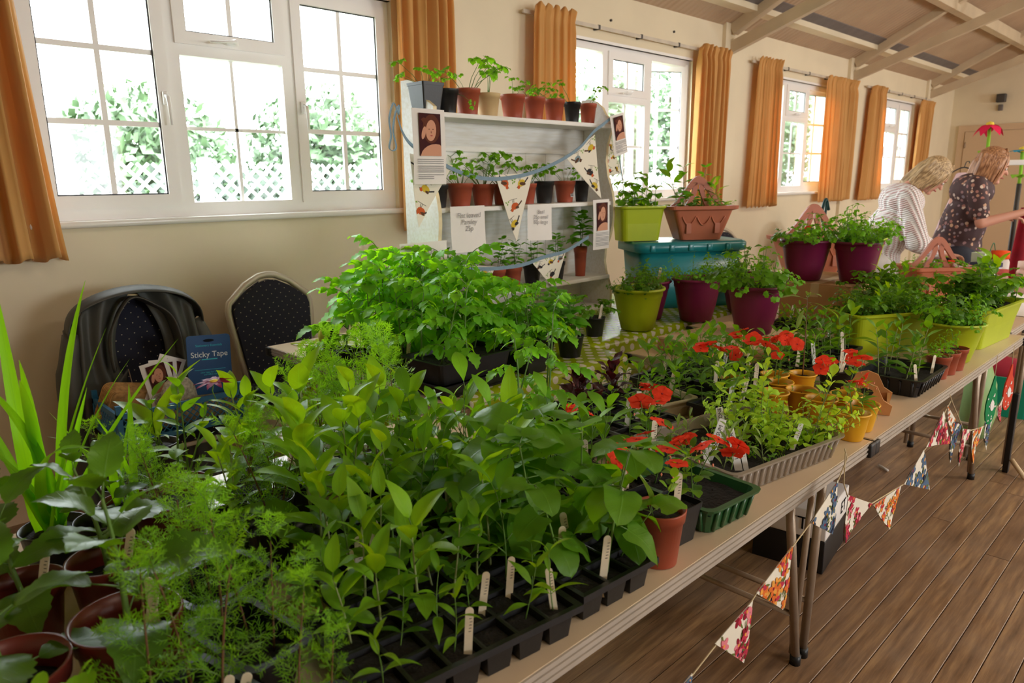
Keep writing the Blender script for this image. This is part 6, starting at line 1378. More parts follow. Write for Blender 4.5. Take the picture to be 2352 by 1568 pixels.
# clear ribbed tray with sweet peas, alyssum, lavender
o, sz = open_tray(P3(1.625, .815), R(-9), .43, .31, .062, 'clear', 'large clear ribbed tray of sweet peas and labelled seedlings', ribs=16, soil=.55)
rr = random.Random(12)
for q in range(40): put(rr.choice(LV['peaS']), o, V((rr.uniform(.02, .2), rr.uniform(-.13, .12), sz)), rr.random()*6.28, rr.uniform(-.9, .0), rr.uniform(.07, .14))
for q in range(9): grow(o, 'pea', (rr.uniform(-.02, .2), rr.uniform(-.14, .13), sz), rr.uniform(.12, .2), (rr.uniform(-.05, .12), rr.uniform(-.12, .05)), 500+q, .95)
for q, (x, y) in enumerate(((-.17, .05), (-.12, .0), (-.16, -.08), (-.08, -.06), (-.05, -.11), (-.02, .0), (-.1, .09))): grow(o, 'sage', (x, y, sz), rr.uniform(.06, .09), (rr.uniform(-.02, .02), 0), 520+q, 1.0)
tuft(o, 'round' if False else ('spm', 'spb'), (-.03, -.06, sz), .06, .045, 14, 9, .9)
for x, y, t_, tl_, tx, kk in ((-.14, -.02, .35, 1.05, 'ALYSSUM', 'white'), (-.03, .02, -.15, 1.0, 'LIVINGSTONE', 'white'), (-.13, -.10, -.22, 1.0, 'LAVENDER', 'white'), (-.115, -.11, -.2, .85, None, 'white'), (.08, -.10, .35, .9, None, 'white'), (-.19, -.06, -.15, .9, None, 'white')): plabel(o, V((x, y, sz)), LY+.1, t_, tl_*(1.4 if tx else 1.1), kk, tx)
tag(MB().box(-.15, .05, .0, .012, sz-.002, sz+.022).build('peat_divider', mat('wet brown card', (96, 66, 44), .8, .2, 20), o))
for a_, p_, s_ in ((-.9, -.5, .07), (-.4, -.3, .08), (-1.3, -.7, .06), (.1, -.2, .07)): put(LV['peaS'][1], o, V((.2, -.10, sz+.02)), a_, p_-.6, s_*1.7)
# green tray with impatiens, black square pots, terracotta pot
o, sz = open_tray(P3(1.285, .765), R(-5), .17, .23, .06, 'green', 'translucent green tray of coral impatiens by the table front', ribs=5, soil=.7)
for q, (x, y) in enumerate(((-.04, -.04), (.03, .03), (-.03, .07), (.0, -.01))): grow(o, 'imp', (x, y, sz), rg.uniform(.09, .12), (rg.uniform(-.03, .02), rg.uniform(-.04, .0)), 540+q, .95, flowers=('redf', 3 if q in (0, 3) else 2, .026))
for k, (x, y, lb, fn_) in enumerate(((1.155, .715, 'square black pot of impatiens beside the terracotta pot at the table front', 1), (1.10, .815, 'square black impatiens pot with two white labels behind the terracotta pot', 3), (1.175, .845, 'square black impatiens pot left of the green tray', 2))):
    o, hs, ri = pot(P3(x, y), .040, .080, 'black', lb, 'potted_impatiens', 'plain', True, rz=R(-5)); clean(o); grow(o, 'imp', (0, 0, hs), .09, (.0, -.01), 550+k, 1, flowers=('redf', fn_, .026))
    plabel(o, V((-.02, -.02, hs)), LY, [.08, 0, .1][k], 1.1)
    if k == 1: plabel(o, V((.01, -.02, hs)), LY, 0, .9)
o, hs, ri = pot(P3(1.055, .688), .0475, .108, 'terra', 'terracotta pot standing on the front table edge with climbing leaves', 'potted_seedling', 'band'); clean(o)
put(LV['beanp'][0], o, V((-.02, .0, hs)), 2.6, 1.25, .085); grow(o, 'round', (.01, 0, hs), .06, (.02, -.01), 8, 1.0)
# ---- front black trays
o, sz, cells = cell_tray(P3(.615, .775), R(-7), 6, 4, .058, .056, .055, 'black', 'black cell tray of small lance leaved seedlings at the very front of the table')
seedlings(o, [c for i, c in enumerate(cells) if i < 12], sz, ('seed', 'seedm'), .085, .8, 3); seedlings(o, [c for i, c in enumerate(cells) if i >= 12], sz, ('rud', 'obl', 'zinn'), .14, .85, 4)
for x, y, t_ in ((-.02, -.095, .06), (.145, -.09, -.12), (.05, -.03, .12), (.11, -.02, .08)): plabel(o, V((x, y, sz)), LY, t_, .95)
o, sz, cells = cell_tray(P3(.875, .805), R(-4), 3, 5, .058, .06, .055, 'black', 'black cell tray of runner beans next to the front terracotta pot')
rr = random.Random(6)
for i, (cx, cy) in enumerate(cells):
    if i in (0, 2, 4, 7, 10, 13): continue
    grow(o, 'bean', (cx, cy, sz), rr.uniform(.15, .23), (rr.uniform(-.05, .06), rr.uniform(-.05, .03)), 600+i, .98, 'seedling')
grow(o, 'bean', (.06, -.1, sz), .09, (.03, -.04), 640, 1.9, 'seedling', n=1)
for x, y, t_ in ((-.02, -.13, .12), (-.05, -.06, .05), (.0, -.03, -.15)): plabel(o, V((x, y, sz)), LY, t_, 1.05)
# middle broad leaved trays
specs = [(.82, 1.075, -4, 5, 4, ('rud', 'obl'), .16, 'black cell tray of tall broad leaved seedlings left of the bean tray'), (1.13, 1.02, -3, 4, 4, ('obl',), .14, 'black cell tray of paddle leaved seedlings behind the bean tray'), (.62, 1.02, 2, 3, 3, ('rud', 'rudm'), .17, 'black cell tray of mixed rudbeckia and cosmos in the middle of the front table'),
         (.96, 1.30, 0, 4, 2, ('obl', 'rud'), .15, 'black cell tray of paddle leaves in front of the white polystyrene tray')]
for k, (x, y, rz, nx, ny, kd, h, lb) in enumerate(specs):
    o, sz, cells = cell_tray(P3(x, y), R(rz), nx, ny, .056, .054, .055, 'black', lb); seedlings(o, cells, sz, kd, h, .9, 10+k, 1.0)
    for q in range(3): plabel(o, V((rg.uniform(-.4, .4)*nx*.056, rg.uniform(-.45, .1)*ny*.054, sz)), LY, rg.uniform(-.1, .2), 1.05)
for k, (u, v, lb) in enumerate(((770, 1200, 'round black pot of broad grey green leaves, left one of the pair with pale rims'), (860, 1195, 'round black pot of broad leaves, right one of the pair with pale rims'))):
    p = rimat(u, v, .08); o, hs, ri = pot(p, .042, .08, 'black', lb, 'potted_seedling', 'plain'); clean(o)
    for q in range(2): grow(o, 'rud', (rg.uniform(-.01, .01), 0, hs), .2, (rg.uniform(-.03, .03), rg.uniform(-.03, .03)), 700+k*3+q, 1.0)
# tall rudbeckia pots toward the back left
for k, (x, y, h, lb) in enumerate(((.70, 1.36, .21, 'black pot of tall broad seedlings in front of the polka dot drape'), (.62, 1.47, .19, 'black pot of tall upright leaves left of the white tray'), (.78, 1.20, .22, 'black pot of tall broad leaves in the centre of the front table'), (.50, 1.30, .16, 'black pot of seedlings among the feathery plants'))):
    o, hs, ri = pot(P3(x, y), .045, .085, 'black', lb, 'potted_seedling', 'plain', k % 2 == 0); clean(o)
    for q in range(2): grow(o, 'rud', (rg.uniform(-.01, .01), rg.uniform(-.01, .01), hs), h*rg.uniform(.85, 1), (rg.uniform(-.05, .05), rg.uniform(-.03, .05)), 720+k*3+q, .95)
# polystyrene tray with ferny plants
o, sz, cells = cell_tray(P3(.88, 1.50), R(-12), 4, 5, .062, .062, .055, 'poly', 'white polystyrene cell tray of ferny seedlings in front of the polka dot drape'); clean(o)
mb = MB()
for i in range(5):
    for j in range(6): mb.bbox(-.124+.062*i-.011, -.124+.062*i+.011, -.155+.062*j-.011, -.155+.062*j+.011, .045, .064, .004)
for i in range(5): mb.box(-.124+.062*i-.005, -.124+.062*i+.005, -.155, .155, .045, .060)
for j in range(6): mb.box(-.124, .124, -.155+.062*j-.005, -.155+.062*j+.005, .045, .060)
tag(mb.build('cell_walls', PM['poly'], o), kind='stuff')
rr = random.Random(31)
for i, c in enumerate(cells):
    if rr.random() < .8: grow(o, 'fern', (c[0], c[1], sz), rr.uniform(.17, .27), (rr.uniform(-.03, .03), rr.uniform(-.03, .03)), 800+i, 1.0, 'seedling')
# ---- feathery cosmos group
def cosmos(o, pts, sz, h, seed, n_=None, mx=.0):
    rr = random.Random(seed)
    for i, (x, y) in enumerate(pts): grow(o, 'cos', (x, y, sz), h*rr.uniform(.75, 1.15), (rr.uniform(-.05, .05), rr.uniform(-.05, .05)), seed*20+i, 1.0, 'seedling', n=n_)
for k, (x, y, rz, a, b, lb) in enumerate(((.335, .865, 12, .15, .17, 'deep black tray with pale lit rims at the photo bottom, cosmos in it'), (.46, .90, 8, .11, .19, 'deep black tray of feathery cosmos right of the pale rimmed one'), (.385, 1.09, 12, .16, .14, 'black tray of cosmos behind the pale rimmed tray'), (.40, .70, 4, .12, .10, 'black tray at the photo bottom between the pale rimmed and the front cell tray'))):
    o, sz = open_tray(P3(x, y), R(rz), a-.018, b-.018, .07, 'black', lb, soil=.55); cosmos(o, [grid(a*.35, b*.35, 2, 2)[q] for q in ((2, 3, 1), (1, 3, 2), (0, 2, 3), (2, 3))[k]], sz, [.18, .2, .17, .15][k], 20+k)
    if k in (0, 3): plabel(o, V((.02, -.04, sz)), LY-.2, .15, 1.0); plabel(o, V((.03, -.045, sz)), LY-.2, .3, 1.0)
for k, (x, y, r, h, m, ph, lb) in enumerate(((.445, 1.335, .068, .12, 'brown', .14, 'large red brown pot with shining rim, full of feathery cosmos'), (.56, 1.30, .045, .08, 'black', .15, 'round black pot of cosmos right of the large brown pot'), (.55, 1.18, .045, .08, 'black', .17, 'round black pot of cosmos in the thick of the feathery group'), (.60, 1.42, .045, .08, 'black', .14, 'round black cosmos pot toward the chairs'), (.40, 1.60, .045, .08, 'black', .12, 'round black cosmos pot farthest back near the jacket chair'), (.66, 1.55, .045, .08, 'black', .13, 'round black cosmos pot beside the white tray'))):
    o, hs, ri = pot(P3(x, y), r, h, m, lb, 'potted_cosmos', 'plain'); clean(o); cosmos(o, [(rg.uniform(-.5, .5)*ri, rg.uniform(-.5, .5)*ri) for _ in range(4 if k == 0 else 2)], hs, ph, 50+k)
# ---- strap leaved plants
def straplant(x, y, r, h, n_, L, lab, seed, m='black', sp_=.35):
    o, hs, ri = pot(P3(x, y), r, h, m, lab, 'potted_iris', 'plain'); clean(o); rr = random.Random(seed)
    for i in range(n_): put(LV['strap'][i % 5], o, V((rr.uniform(-.4, .4)*ri, rr.uniform(-.4, .4)*ri, hs)), rr.random()*6.28, PI/2-rr.uniform(.02, sp_), L*rr.uniform(.5, 1.0), rr.uniform(-.6, .6))
    return o
straplant(.255, 1.44, .055, .09, 13, .48, 'black pot of tall upright strap leaves at the left photo edge', 3, sp_=.55)
straplant(.375, 1.475, .05, .09, 9, .34, 'pot of shorter strap leaves in front of the hanging jacket', 8, 'brown', .55)
straplant(.10, 1.36, .055, .09, 8, .30, 'pot of strap leaves cut by the left photo edge', 12)
# magenta daisy
o, hs, ri = pot(P3(.49, 1.50), .045, .09, 'brown', 'potted plant with one magenta daisy flower in front of the blue crate', 'potted_daisy', 'plain'); clean(o)
for q, (lx, ly, h) in enumerate(((.0, .0, .21), (.03, .02, .23), (.05, -.02, .16))):
    st = grow(o, 'rudm', (rg.uniform(-.02, .02), 0, hs), h, (lx, ly), 900+q, .55)
put(LV['magf'][0], o, V((.085, .01, hs+.21)), .5, .1, .043)
pt = aty(530, 930, 1.62); o, hs, ri = pot(P3(.53, 1.62), .045, .09, 'black', 'pot with one very large upright bright leaf in front of the blue crate', 'potted_seedling', 'plain'); clean(o)
put(LV['rud'][0], o, V((0, 0, hs)), -.6, 1.25, .22); put(LV['rud'][1], o, V((.01, 0, hs)), 2.2, 1.0, .15); grow(o, 'rudm', (0, .01, hs), .12, (0, 0), 950, .9)
# ---- dahlias and small pots, bottom left
def dahlia(p, r, h, m, lab, ph, seed, ns=1, sc=1.0, lb=0):
    o, hs, ri = pot(p, r, h, m, lab, 'potted_dahlia', 'band', fill=.72); clean(o); rr = random.Random(seed)
    for q in range(ns): grow(o, 'dah', (rr.uniform(-.2, .2)*ri*(ns > 1), rr.uniform(-.2, .2)*ri, hs), ph*rr.uniform(.9, 1.05), (rr.uniform(-.03, .02), rr.uniform(-.02, .03)), seed+q, sc)
    for q in range(lb): plabel(o, V((.35*ri+.012*q, -.1*ri, hs-.01)), LY-.35, .18-.3*q, 1.2)
    return o
dahlia(rimat(318, 1438, .13), .068, .13, 'brown', 'red brown pot with a thick stemmed dahlia, nearest the camera', .20, 11, 1, 1.05, 2)
dahlia(rimat(45, 1520, .13), .066, .13, 'brown', 'red brown pot of dahlia cut by the lower left photo corner', .15, 17, 1, 1.25)
dahlia(rimat(290, 1295, .12), .060, .12, 'brown', 'red brown pot of dahlia behind the nearest one', .18, 23, 1, 1.0, 1)
dahlia(rimat(100, 1330, .11), .055, .11, 'brown', 'dahlia pot at the left edge in front of the strap leaves', .17, 29, 1, 1.0, 1)
dahlia(rimat(248, 1180, .11), .046, .11, 'black', 'black pot with a pale lit rim and young leaves beside the tall strap leaves', .14, 35, 1, .8)
o, hs, ri = pot(rimat(418, 1555, .10), .046, .10, 'terra', 'terracotta pot of round leaved seedlings at the photo bottom with an upright label', 'potted_seedling', 'band'); clean(o)
for q in range(4): grow(o, 'round', (rg.uniform(-.02, .02), rg.uniform(-.02, .02), hs), .07, (rg.uniform(-.03, .03), rg.uniform(-.03, .03)), 960+q, 1.0)
plabel(o, V((-.01, -.025, hs)), LY-.2, 0, 1.1)
# ---- big dark pots of tomatoes in front of the drape
for k, (u, v, r, m, h, lb, fl_) in enumerate(((1180, 968, .060, 'black', .24, 'large round black tomato pot at the left before the polka dot drape', 0), (1292, 945, .062, 'black', .26, 'large round black tomato pot in the middle before the drape', 0))):
    p = rimat(u, v, .10); o, hs, ri = pot(p, r, .10, m, lb, 'potted_tomato', 'plain', fill=.8); clean(o)
    for q in range(2): grow(o, 'tom', (rg.uniform(-.4, .4)*ri, rg.uniform(-.4, .4)*ri, hs), h*rg.uniform(.8, 1.05), (rg.uniform(-.05, .05), rg.uniform(-.04, .04)), 1000+k*4+q, .8, n=5)
p = rimat(1330, 908, .09); p += V((.10, -.05, 0)); o, hs, ri = pot(p, .056, .09, 'brown', 'dark brown pot holding a bundle of wooden plant labels before the drape', 'flower_pot', 'band', cat='pot'); clean(o)
for x, t_ in ((-.02, .22), (-.005, .12), (.012, .02), (.02, -.1)): plabel(o, V((x, -.01, hs-.01)), LY, t_, 1.15, 'wood' if t_ > .05 else 'white')
for k, (x, y, lb) in enumerate(((1.50, 1.215, 'black pot of dark red beet leaves left of the beige tray'), (1.60, 1.20, 'black pot of dark red beet leaves behind the coral impatiens'))):
    o, hs, ri = pot(P3(x, y), .045, .08, 'black', lb, 'potted_beet', 'plain', True); clean(o)
    for q in range(2): grow(o, 'beet', (rg.uniform(-.015, .015), 0, hs), .065, (rg.uniform(-.01, .01), 0), 1040+k*3+q, 1.0)
o, sz = open_tray(P3(1.72, 1.15), R(-15), .18, .12, .055, 'beige', 'beige tray of leafy seedlings beside the beet plants', soil=.7); seedlings(o, grid(.085, .05, 4, 2), sz, ('obl', 'seedm'), .085, 1, 90, 1.1); plabel(o, V((-.07, 0, sz)), LY, .25, 1.1); plabel(o, V((.06, .03, sz)), LY, .2, 1.1)
for k, (x, y, rz, nx, ny, lb, fn_) in enumerate(((1.30, 1.14, -4, 3, 2, 'black cell tray of coral impatiens with white labels before the beet plants', .6), (1.44, 1.005, -5, 4, 3, 'black cell tray of coral impatiens left of the clear ribbed tray', .45))):
    o, sz, cells = cell_tray(P3(x, y), R(rz), nx, ny, .056, .056, .055, 'black', lb); seedlings(o, cells, sz, 'imp', .085, .8, 95+k, 1.0, ('redf', 2, .021, fn_)); plabel(o, V((-.05, -.02, sz)), LY, .1, 1.1, 'white'); plabel(o, V((.03, .01, sz)), LY, .05, 1.1, 'white')
for k, (x, y, rz, nx, ny, kd, h, lb) in enumerate(((1.72, 1.285 if False else 1.30, 0, 2, 2, ('seedm', 'seed'), .08, 'black cell tray of small green seedlings along the foot of the drape'), (2.06, 1.26, -2, 6, 4, ('obl', 'seedm'), .10, 'black cell tray of green seedlings left of the yellow pots'), (1.84, 1.03, -6, 3, 2, ('seedm', 'obl'), .10, 'black cell tray of leafy seedlings behind the clear ribbed tray'),
    (2.46, 1.08, 2, 6, 3, ('obl', 'seedm'), .09, 'black cell tray of low seedlings in front of the wooden crate'), (2.76, 1.08, 0, 4, 3, ('zinn', 'rudm'), .13, 'black cell tray of tall zinnias in front of the cardboard box'), (2.32, 1.55, 0, 3, 3, ('obl',), .09, 'black cell tray of seedlings beside the wooden crate under the cloth edge'), (3.16, 1.40, 5, 4, 3, ('rudm',), .065, 'black cell tray of leafy plants at the corner of the cardboard box'))):
    if k == 5: x, y = 2.42, 1.50
    o, sz, cells = cell_tray(P3(x, y), R(rz), nx, ny, .056, .056, .055, 'black', lb); seedlings(o, cells, sz, kd, h, .9, 110+k, 1.05)
    for q in range(2): plabel(o, V((rg.uniform(-.4, .4)*nx*.056, rg.uniform(-.4, .2)*ny*.056, sz)), LY, rg.uniform(-.1, .3), 1.1, 'white' if q else 'wood')
for k, (u, v, lb, h, fn_) in enumerate(((1605, 835, 'black pot of impatiens with a big coral cluster left of the yellow pots', .12, 5), (1690, 800, 'black pot of impatiens with coral flowers before the wooden crate', .13, 3), (1735, 825, 'black pot of impatiens with a double coral bloom before the plum pot', .13, 5), (1590, 950, 'black pot of impatiens with coral flowers behind the clear tray corner', .11, 3))):
    p = rimat(u, v+55, .08); o, hs, ri = pot(p, .04, .08, 'black', lb, 'potted_impatiens', 'plain', True); clean(o); grow(o, 'imp', (0, 0, hs), h, (.0, .0), 1100+k, 1.1, flowers=('redf', fn_, .028)); grow(o, 'imp', (.01, .01, hs), h*.8, (.02, .02), 1110+k, 1.1); plabel(o, V((-.01, -.02, hs)), LY, .1, 1.1)

# ================================================================== people
n = N('skin'); n.p.inputs['Base Color'].default_value = lin((214, 158, 136)); n.p.inputs['Roughness'].default_value = .5; n.p.inputs['Subsurface Weight'].default_value = .1; n.p.inputs['Subsurface Radius'].default_value = (.01, .004, .002); Mt['skin'] = n.m
def hair_m(name, a, b):
    n = N(name); co = n.a('ShaderNodeTexCoord').outputs['Object']; mp = n.a('ShaderNodeMapping'); mp.inputs['Scale'].default_value = (60, 60, 5); n.l(co, mp.inputs[0]); f = n.noise(2.2, 3, mp.outputs[0])
    n.l(n.ramp(f, [(.35, lin(a)), (.65, lin(b))]), n.p.inputs['Base Color']); n.p.inputs['Roughness'].default_value = .42; n.bump(f, .4, .004); return n.m
Mt['blonde'] = hair_m('ash blonde hair', (132, 104, 72), (218, 190, 146)); Mt['ginger'] = hair_m('strawberry brown hair', (120, 76, 48), (198, 146, 104))
# crochet lace
n = N('white crochet lace'); uv = n.a('ShaderNodeTexCoord').outputs['Object']; sp = n.a('ShaderNodeSeparateXYZ'); n.l(uv, sp.inputs[0])
a = n.mth('SINE', n.mth('MULTIPLY', n.mth('ADD', n.mth('ADD', n.mth('MULTIPLY', sp.outputs[0], .8), sp.outputs[1]), n.mth('MULTIPLY', sp.outputs[2], .25)), 190)); b = n.mth('SINE', n.mth('MULTIPLY', n.mth('SUBTRACT', sp.outputs[2], n.mth('MULTIPLY', sp.outputs[0], .4)), 420))
hole = n.mth('MULTIPLY', n.mth('GREATER_THAN', a, .1), n.mth('GREATER_THAN', b, -.1)); n.l(n.mixc(hole, lin((238, 234, 232)), lin((198, 158, 156))), n.p.inputs['Base Color']); n.p.inputs['Roughness'].default_value = .9
n.bump(n.mth('ADD', a, n.mth('MULTIPLY', b, .5)), .7, .006); Mt['lace'] = n.m
n = N('brown floral blouse'); co = n.a('ShaderNodeTexCoord').outputs['Object']; vo = n.a('ShaderNodeTexVoronoi'); vo.inputs['Scale'].default_value = 34; n.l(co, vo.inputs[0]); wn = n.a('ShaderNodeSeparateColor'); n.l(vo.outputs['Color'], wn.inputs[0])
spot = n.mth('MULTIPLY', n.mth('LESS_THAN', vo.outputs['Distance'], .42), n.mth('GREATER_THAN', wn.outputs[0], .45)); cc = n.ramp(wn.outputs[1], [(0, lin((206, 168, 136))), (.35, lin((170, 112, 100))), (.7, lin((128, 120, 132))), (1, lin((232, 210, 190)))])
n.l(n.mixc(spot, lin((70, 48, 50)), cc), n.p.inputs['Base Color']); n.p.inputs['Roughness'].default_value = .75; Mt['blouse'] = n.m
def cap(mb, a, b, ra, rb_, n_=14):
    # tapered capsule
    a, b = V(a), V(b); d = (b-a); L = d.length; d.normalize(); pts = [a-d*ra*math.cos(t) for t in (0.0, .5, 1.0)]; rs = [max(.001, ra*math.sin(t)) for t in (0.05, .5, 1.0)]
    pts += [a+d*L*.0, a+d*L*.33, a+d*L*.66, b]; rs += [ra, ra*.67+rb_*.33, ra*.33+rb_*.67, rb_]; pts += [b+d*rb_*math.sin(t) for t in (.5, 1.0, 1.5)]; rs += [max(.001, rb_*math.cos(t)) for t in (.5, 1.0, 1.5)]
    mb.tube(pts, rs, n_)
def blob(mb, c, r, n_=16, rot=None):
    c = V(c); vs = []; m_ = 10
    rt_ = rot or M.Identity(3)
    for j in range(m_+1):
        th = PI*j/m_
        for k in range(n_): a = 2*PI*k/n_; vs.append(c+rt_ @ V((r[0]*max(.001, math.sin(th))*math.cos(a), r[1]*max(.001, math.sin(th))*math.sin(a), -r[2]*math.cos(th))))
    mb.add(vs, [(j*n_+k, j*n_+(k+1) % n_, (j+1)*n_+(k+1) % n_, (j+1)*n_+k) for j in range(m_) for k in range(n_)]+[tuple(reversed(range(n_))), tuple(m_*n_+k for k in range(n_))], 0, True)
def skinned(mb, name, m, parent, vox=.010, sm=6):
    o = mb.build(name, m, parent); r = o.modifiers.new('r', 'REMESH'); r.mode = 'VOXEL'; r.voxel_size = vox; r.use_smooth_shade = True; s_ = o.modifiers.new('s', 'SMOOTH'); s_.iterations = sm; s_.factor = .5
    return o
def hand(mb, w, d, up_, s_=1.0):
    # palm and five separate slightly curled fingers, starting at the wrist w along d
    w, d, up_ = V(w), V(d).normalized(), V(up_).normalized(); sd = d.cross(up_).normalized(); c = w+d*.045*s_
    for k in range(4): cap(mb, w+sd*(.012*(k-1.5))*s_*.6, w+d*.085*s_+sd*(.0205*(k-1.5))*s_, .014*s_, .0115*s_, 10)
    for k, L in enumerate((.062, .072, .068, .052)):
        b = w+d*.088*s_+sd*(.0215*(k-1.5))*s_; m1 = b+(d*.9-up_*.25)*L*.45*s_; m2 = m1+(d*.6-up_*.75)*L*.32*s_; m3 = m2+(d*.2-up_*.95)*L*.25*s_
        cap(mb, b, m1, .0092*s_, .0085*s_, 8); cap(mb, m1, m2, .0085*s_, .0078*s_, 8); cap(mb, m2, m3, .0078*s_, .0065*s_, 8)
    t0 = w+d*.02*s_-sd*.026*s_; t1 = t0+(d*.65-sd*.6-up_*.3)*.042*s_; t2 = t1+(d*.8-up_*.4+sd*.1)*.03*s_; cap(mb, t0, t1, .0125*s_, .0105*s_, 8); cap(mb, t1, t2, .0105*s_, .0085*s_, 8)
def head(root, hc, face, tilt, hairm, style, sc=1.0):
    # face: azimuth the face points to; tilt: downward pitch
    h = empty('head', hc, 0, parent=root); h.rotation_euler = (0, tilt, face); h.scale = (sc,)*3
    mb = MB(); blob(mb, (0, 0, .01), (.098, .077, .112)); blob(mb, (.028, 0, -.045), (.062, .056, .070)); cap(mb, (.088, 0, .0), (.108, 0, -.030), .009, .0125, 8); blob(mb, (.066, 0, -.098), (.024, .024, .018)); cap(mb, (.082, .022, .022), (.082, -.022, .022), .012, .012, 8)
    for s_ in (-1, 1): blob(mb, (.045, s_*.045, -.03), (.03, .022, .03)); blob(mb, (-.006, s_*.079, -.008), (.018, .008, .030))
    cap(mb, (-.02, 0, -.05), (-.045, 0, -.17), .055, .055, 12)
    facemb = mb
    for s_ in (-1, 1):
        e = MB(); blob(e, (.0875, s_*.030, .0), (.008, .014, .009)); e.build('eye', flat('eye white', (220, 214, 208), .3), h); i = MB(); blob(i, (.0945, s_*.030, 0), (.003, .006, .006)); i.build('iris', flat('iris', (62, 52, 44), .3), h)
        b = MB(); b.tube(catmull([(.097, s_*.016, .019), (.097, s_*.030, .024), (.088, s_*.046, .018)], 3), .0028, 6).build('eyebrow', hairm, h)
    m_ = MB(); m_.tube(catmull([(.084, -.022, -.064), (.096, -.008, -.062), (.098, 0, -.064), (.096, .008, -.062), (.084, .022, -.064)], 4), .0045, 6).build('lips', flat('lips', (176, 92, 88), .4), h)
    rr = random.Random(int(hc[0]*100)); mb = MB(); blob(mb, (-.012, 0, .030), (.106, .092, .108))
    Lh = .24 if style == 'long' else .17
    cap(mb, (-.055, 0, .0), (-.075, 0, -Lh+.03), .075, .055, 14)
    for s_ in (-1, 1):
        for k in range(5):
            x = .035-.03*k; cap(mb, (x+.01, s_*(.066+.004*k), .06), (x*.8-.0, s_*.093, -.01), .024, .026, 8); cap(mb, (x*.8, s_*.093, -.01), (x*.7-.015, s_*.082, -Lh+.05+.02*(k == 0)), .026, .018, 8)
    o = skinned(mb, 'hair', hairm, h, .008, 3)
    mb = MB()
    for s_ in (-1, 1):
        for k in range(26):
            x = .075-.0063*k; y = s_*(.045+.05*math.sin(min(1, k/8)*1.5)); z0 = .10-.002*k; L = Lh*rr.uniform(.8, 1.08)
            mb.tube(catmull([(x*.55, s_*.010, z0+.035), (x*.9, y*.85, z0-.01), (x+rr.uniform(-.01, .01), y+s_*.012, .0), (x*.75+rr.uniform(-.012, .012), y+s_*rr.uniform(-.004, .012), .06-L)], 3), [.004]*4+[.0055]*4+[.004, .002], 5, flat=.6)
    tag(mb.build('hair_strands', hairm, h), kind='stuff'); return facemb
def person(loc, face, lab, cloth_m, hairm, lean, head_off, head_tilt, head_face, arms, style, trousers, sleeve='long', sc=1.0):
    r = empty('person', loc, face, lab, 'person'); r.scale = (sc,)*3
    hip = V((0, 0, .90)); ch = hip+V((math.sin(lean)*.40, 0, math.cos(lean)*.40)); nk = hip+V((math.sin(lean)*.54, 0, math.cos(lean)*.54))
    mb = MB(); cap(mb, hip+V((0, 0, -.02)), ch, .13, .125); cap(mb, ch+V((0, -.14, .05)), ch+V((0, .14, .05)), .06, .06); cap(mb, nk, nk+(V(head_off)-nk)*.7, .055, .05)
    for s_ in (-1, 1): cap(mb, hip+V((0, s_*.08, -.03)), (.02, s_*.09, .48), .085, .055); cap(mb, (.02, s_*.09, .48), (-.01, s_*.09, .08), .055, .038); cap(mb, (-.02, s_*.09, .05), (.13, s_*.10, .03), .036, .03)
    for s_, (el, wr, hd) in zip((-1, 1), arms): sh = ch+V((0, s_*.17, .07)); cap(mb, sh, el, .048, .038); cap(mb, el, wr, .038, .024); hand(mb, wr, hd, (0, 0, 1))
    fm_ = head(r, head_off, head_face, head_tilt, hairm, style); T_ = M.Translation(head_off) @ M.Rotation(head_face, 4, 'Z') @ M.Rotation(head_tilt, 4, 'Y')
    mb.add([T_ @ V(v) for v in fm_.v], fm_.f, 0, True); skinned(mb, 'body', Mt['skin'], r, .0065, 3)
    mb = MB(); g = .022 if sleeve == 'long' else .014
    cap(mb, hip+V((0, 0, -.30 if sleeve == 'long' else -.12)), hip+V((0, 0, .05)), .172, .15+g); blob(mb, (hip+ch)/2+V((0, 0, -.02)), (.14+g, .175+g, .24), rot=M.Rotation(lean, 3, 'Y')); blob(mb, ch+V((0, 0, .02)), (.13+g, .185+g, .13), rot=M.Rotation(lean, 3, 'Y')); cap(mb, ch+V((0, -.14, .055)), ch+V((0, .14, .055)), .066+g*.6, .066+g*.6)
    for s_, (el, wr, hd) in zip((-1, 1), arms):
        sh = ch+V((0, s_*.17, .065)); el, wr = V(el), V(wr)
        if sleeve == 'long': cap(mb, sh, el, .075, .075); cap(mb, el, el+(wr-el)*.75, .075, .055)
        else: cap(mb, sh, sh+(el-sh)*.75, .066, .062)
    skinned(mb, 'top', cloth_m, r, .011, 5)
    mb = MB(); cap(mb, hip+V((0, -.06, -.04)), hip+V((0, .06, -.04)), .13, .13)
    for s_ in (-1, 1): cap(mb, hip+V((0, s_*.08, -.06)), (.02, s_*.09, .48), .10, .07); cap(mb, (.02, s_*.09, .48), (-.01, s_*.09, .09), .07, .055)
    skinned(mb, 'trousers', trousers, r, .012, 4)
    for s_ in (-1, 1): m_ = MB(); cap(m_, (-.03, s_*.09, .045), (.14, s_*.10, .035), .044, .036); skinned(m_, 'shoe', Mt['black'], r, .008, 2)
    return r
Mt['trk'] = mat('dark navy trousers', (36, 38, 50), .8)
F1 = R(-60)
person((5.43, 1.85, 0), F1, 'woman in a white crochet top with a blonde bob, bending over the far craft table', Mt['lace'], Mt['blonde'], .36, (.325, 0, 1.475), .75, -.15, (((.22, -.22, 1.02), (.42, -.12, .93), (1, .1, -.1)), ((.22, .24, 1.02), (.42, .12, .93), (1, -.1, -.1))), 'bob', mat('off white trousers', (222, 216, 210), .85), 'long', .97)
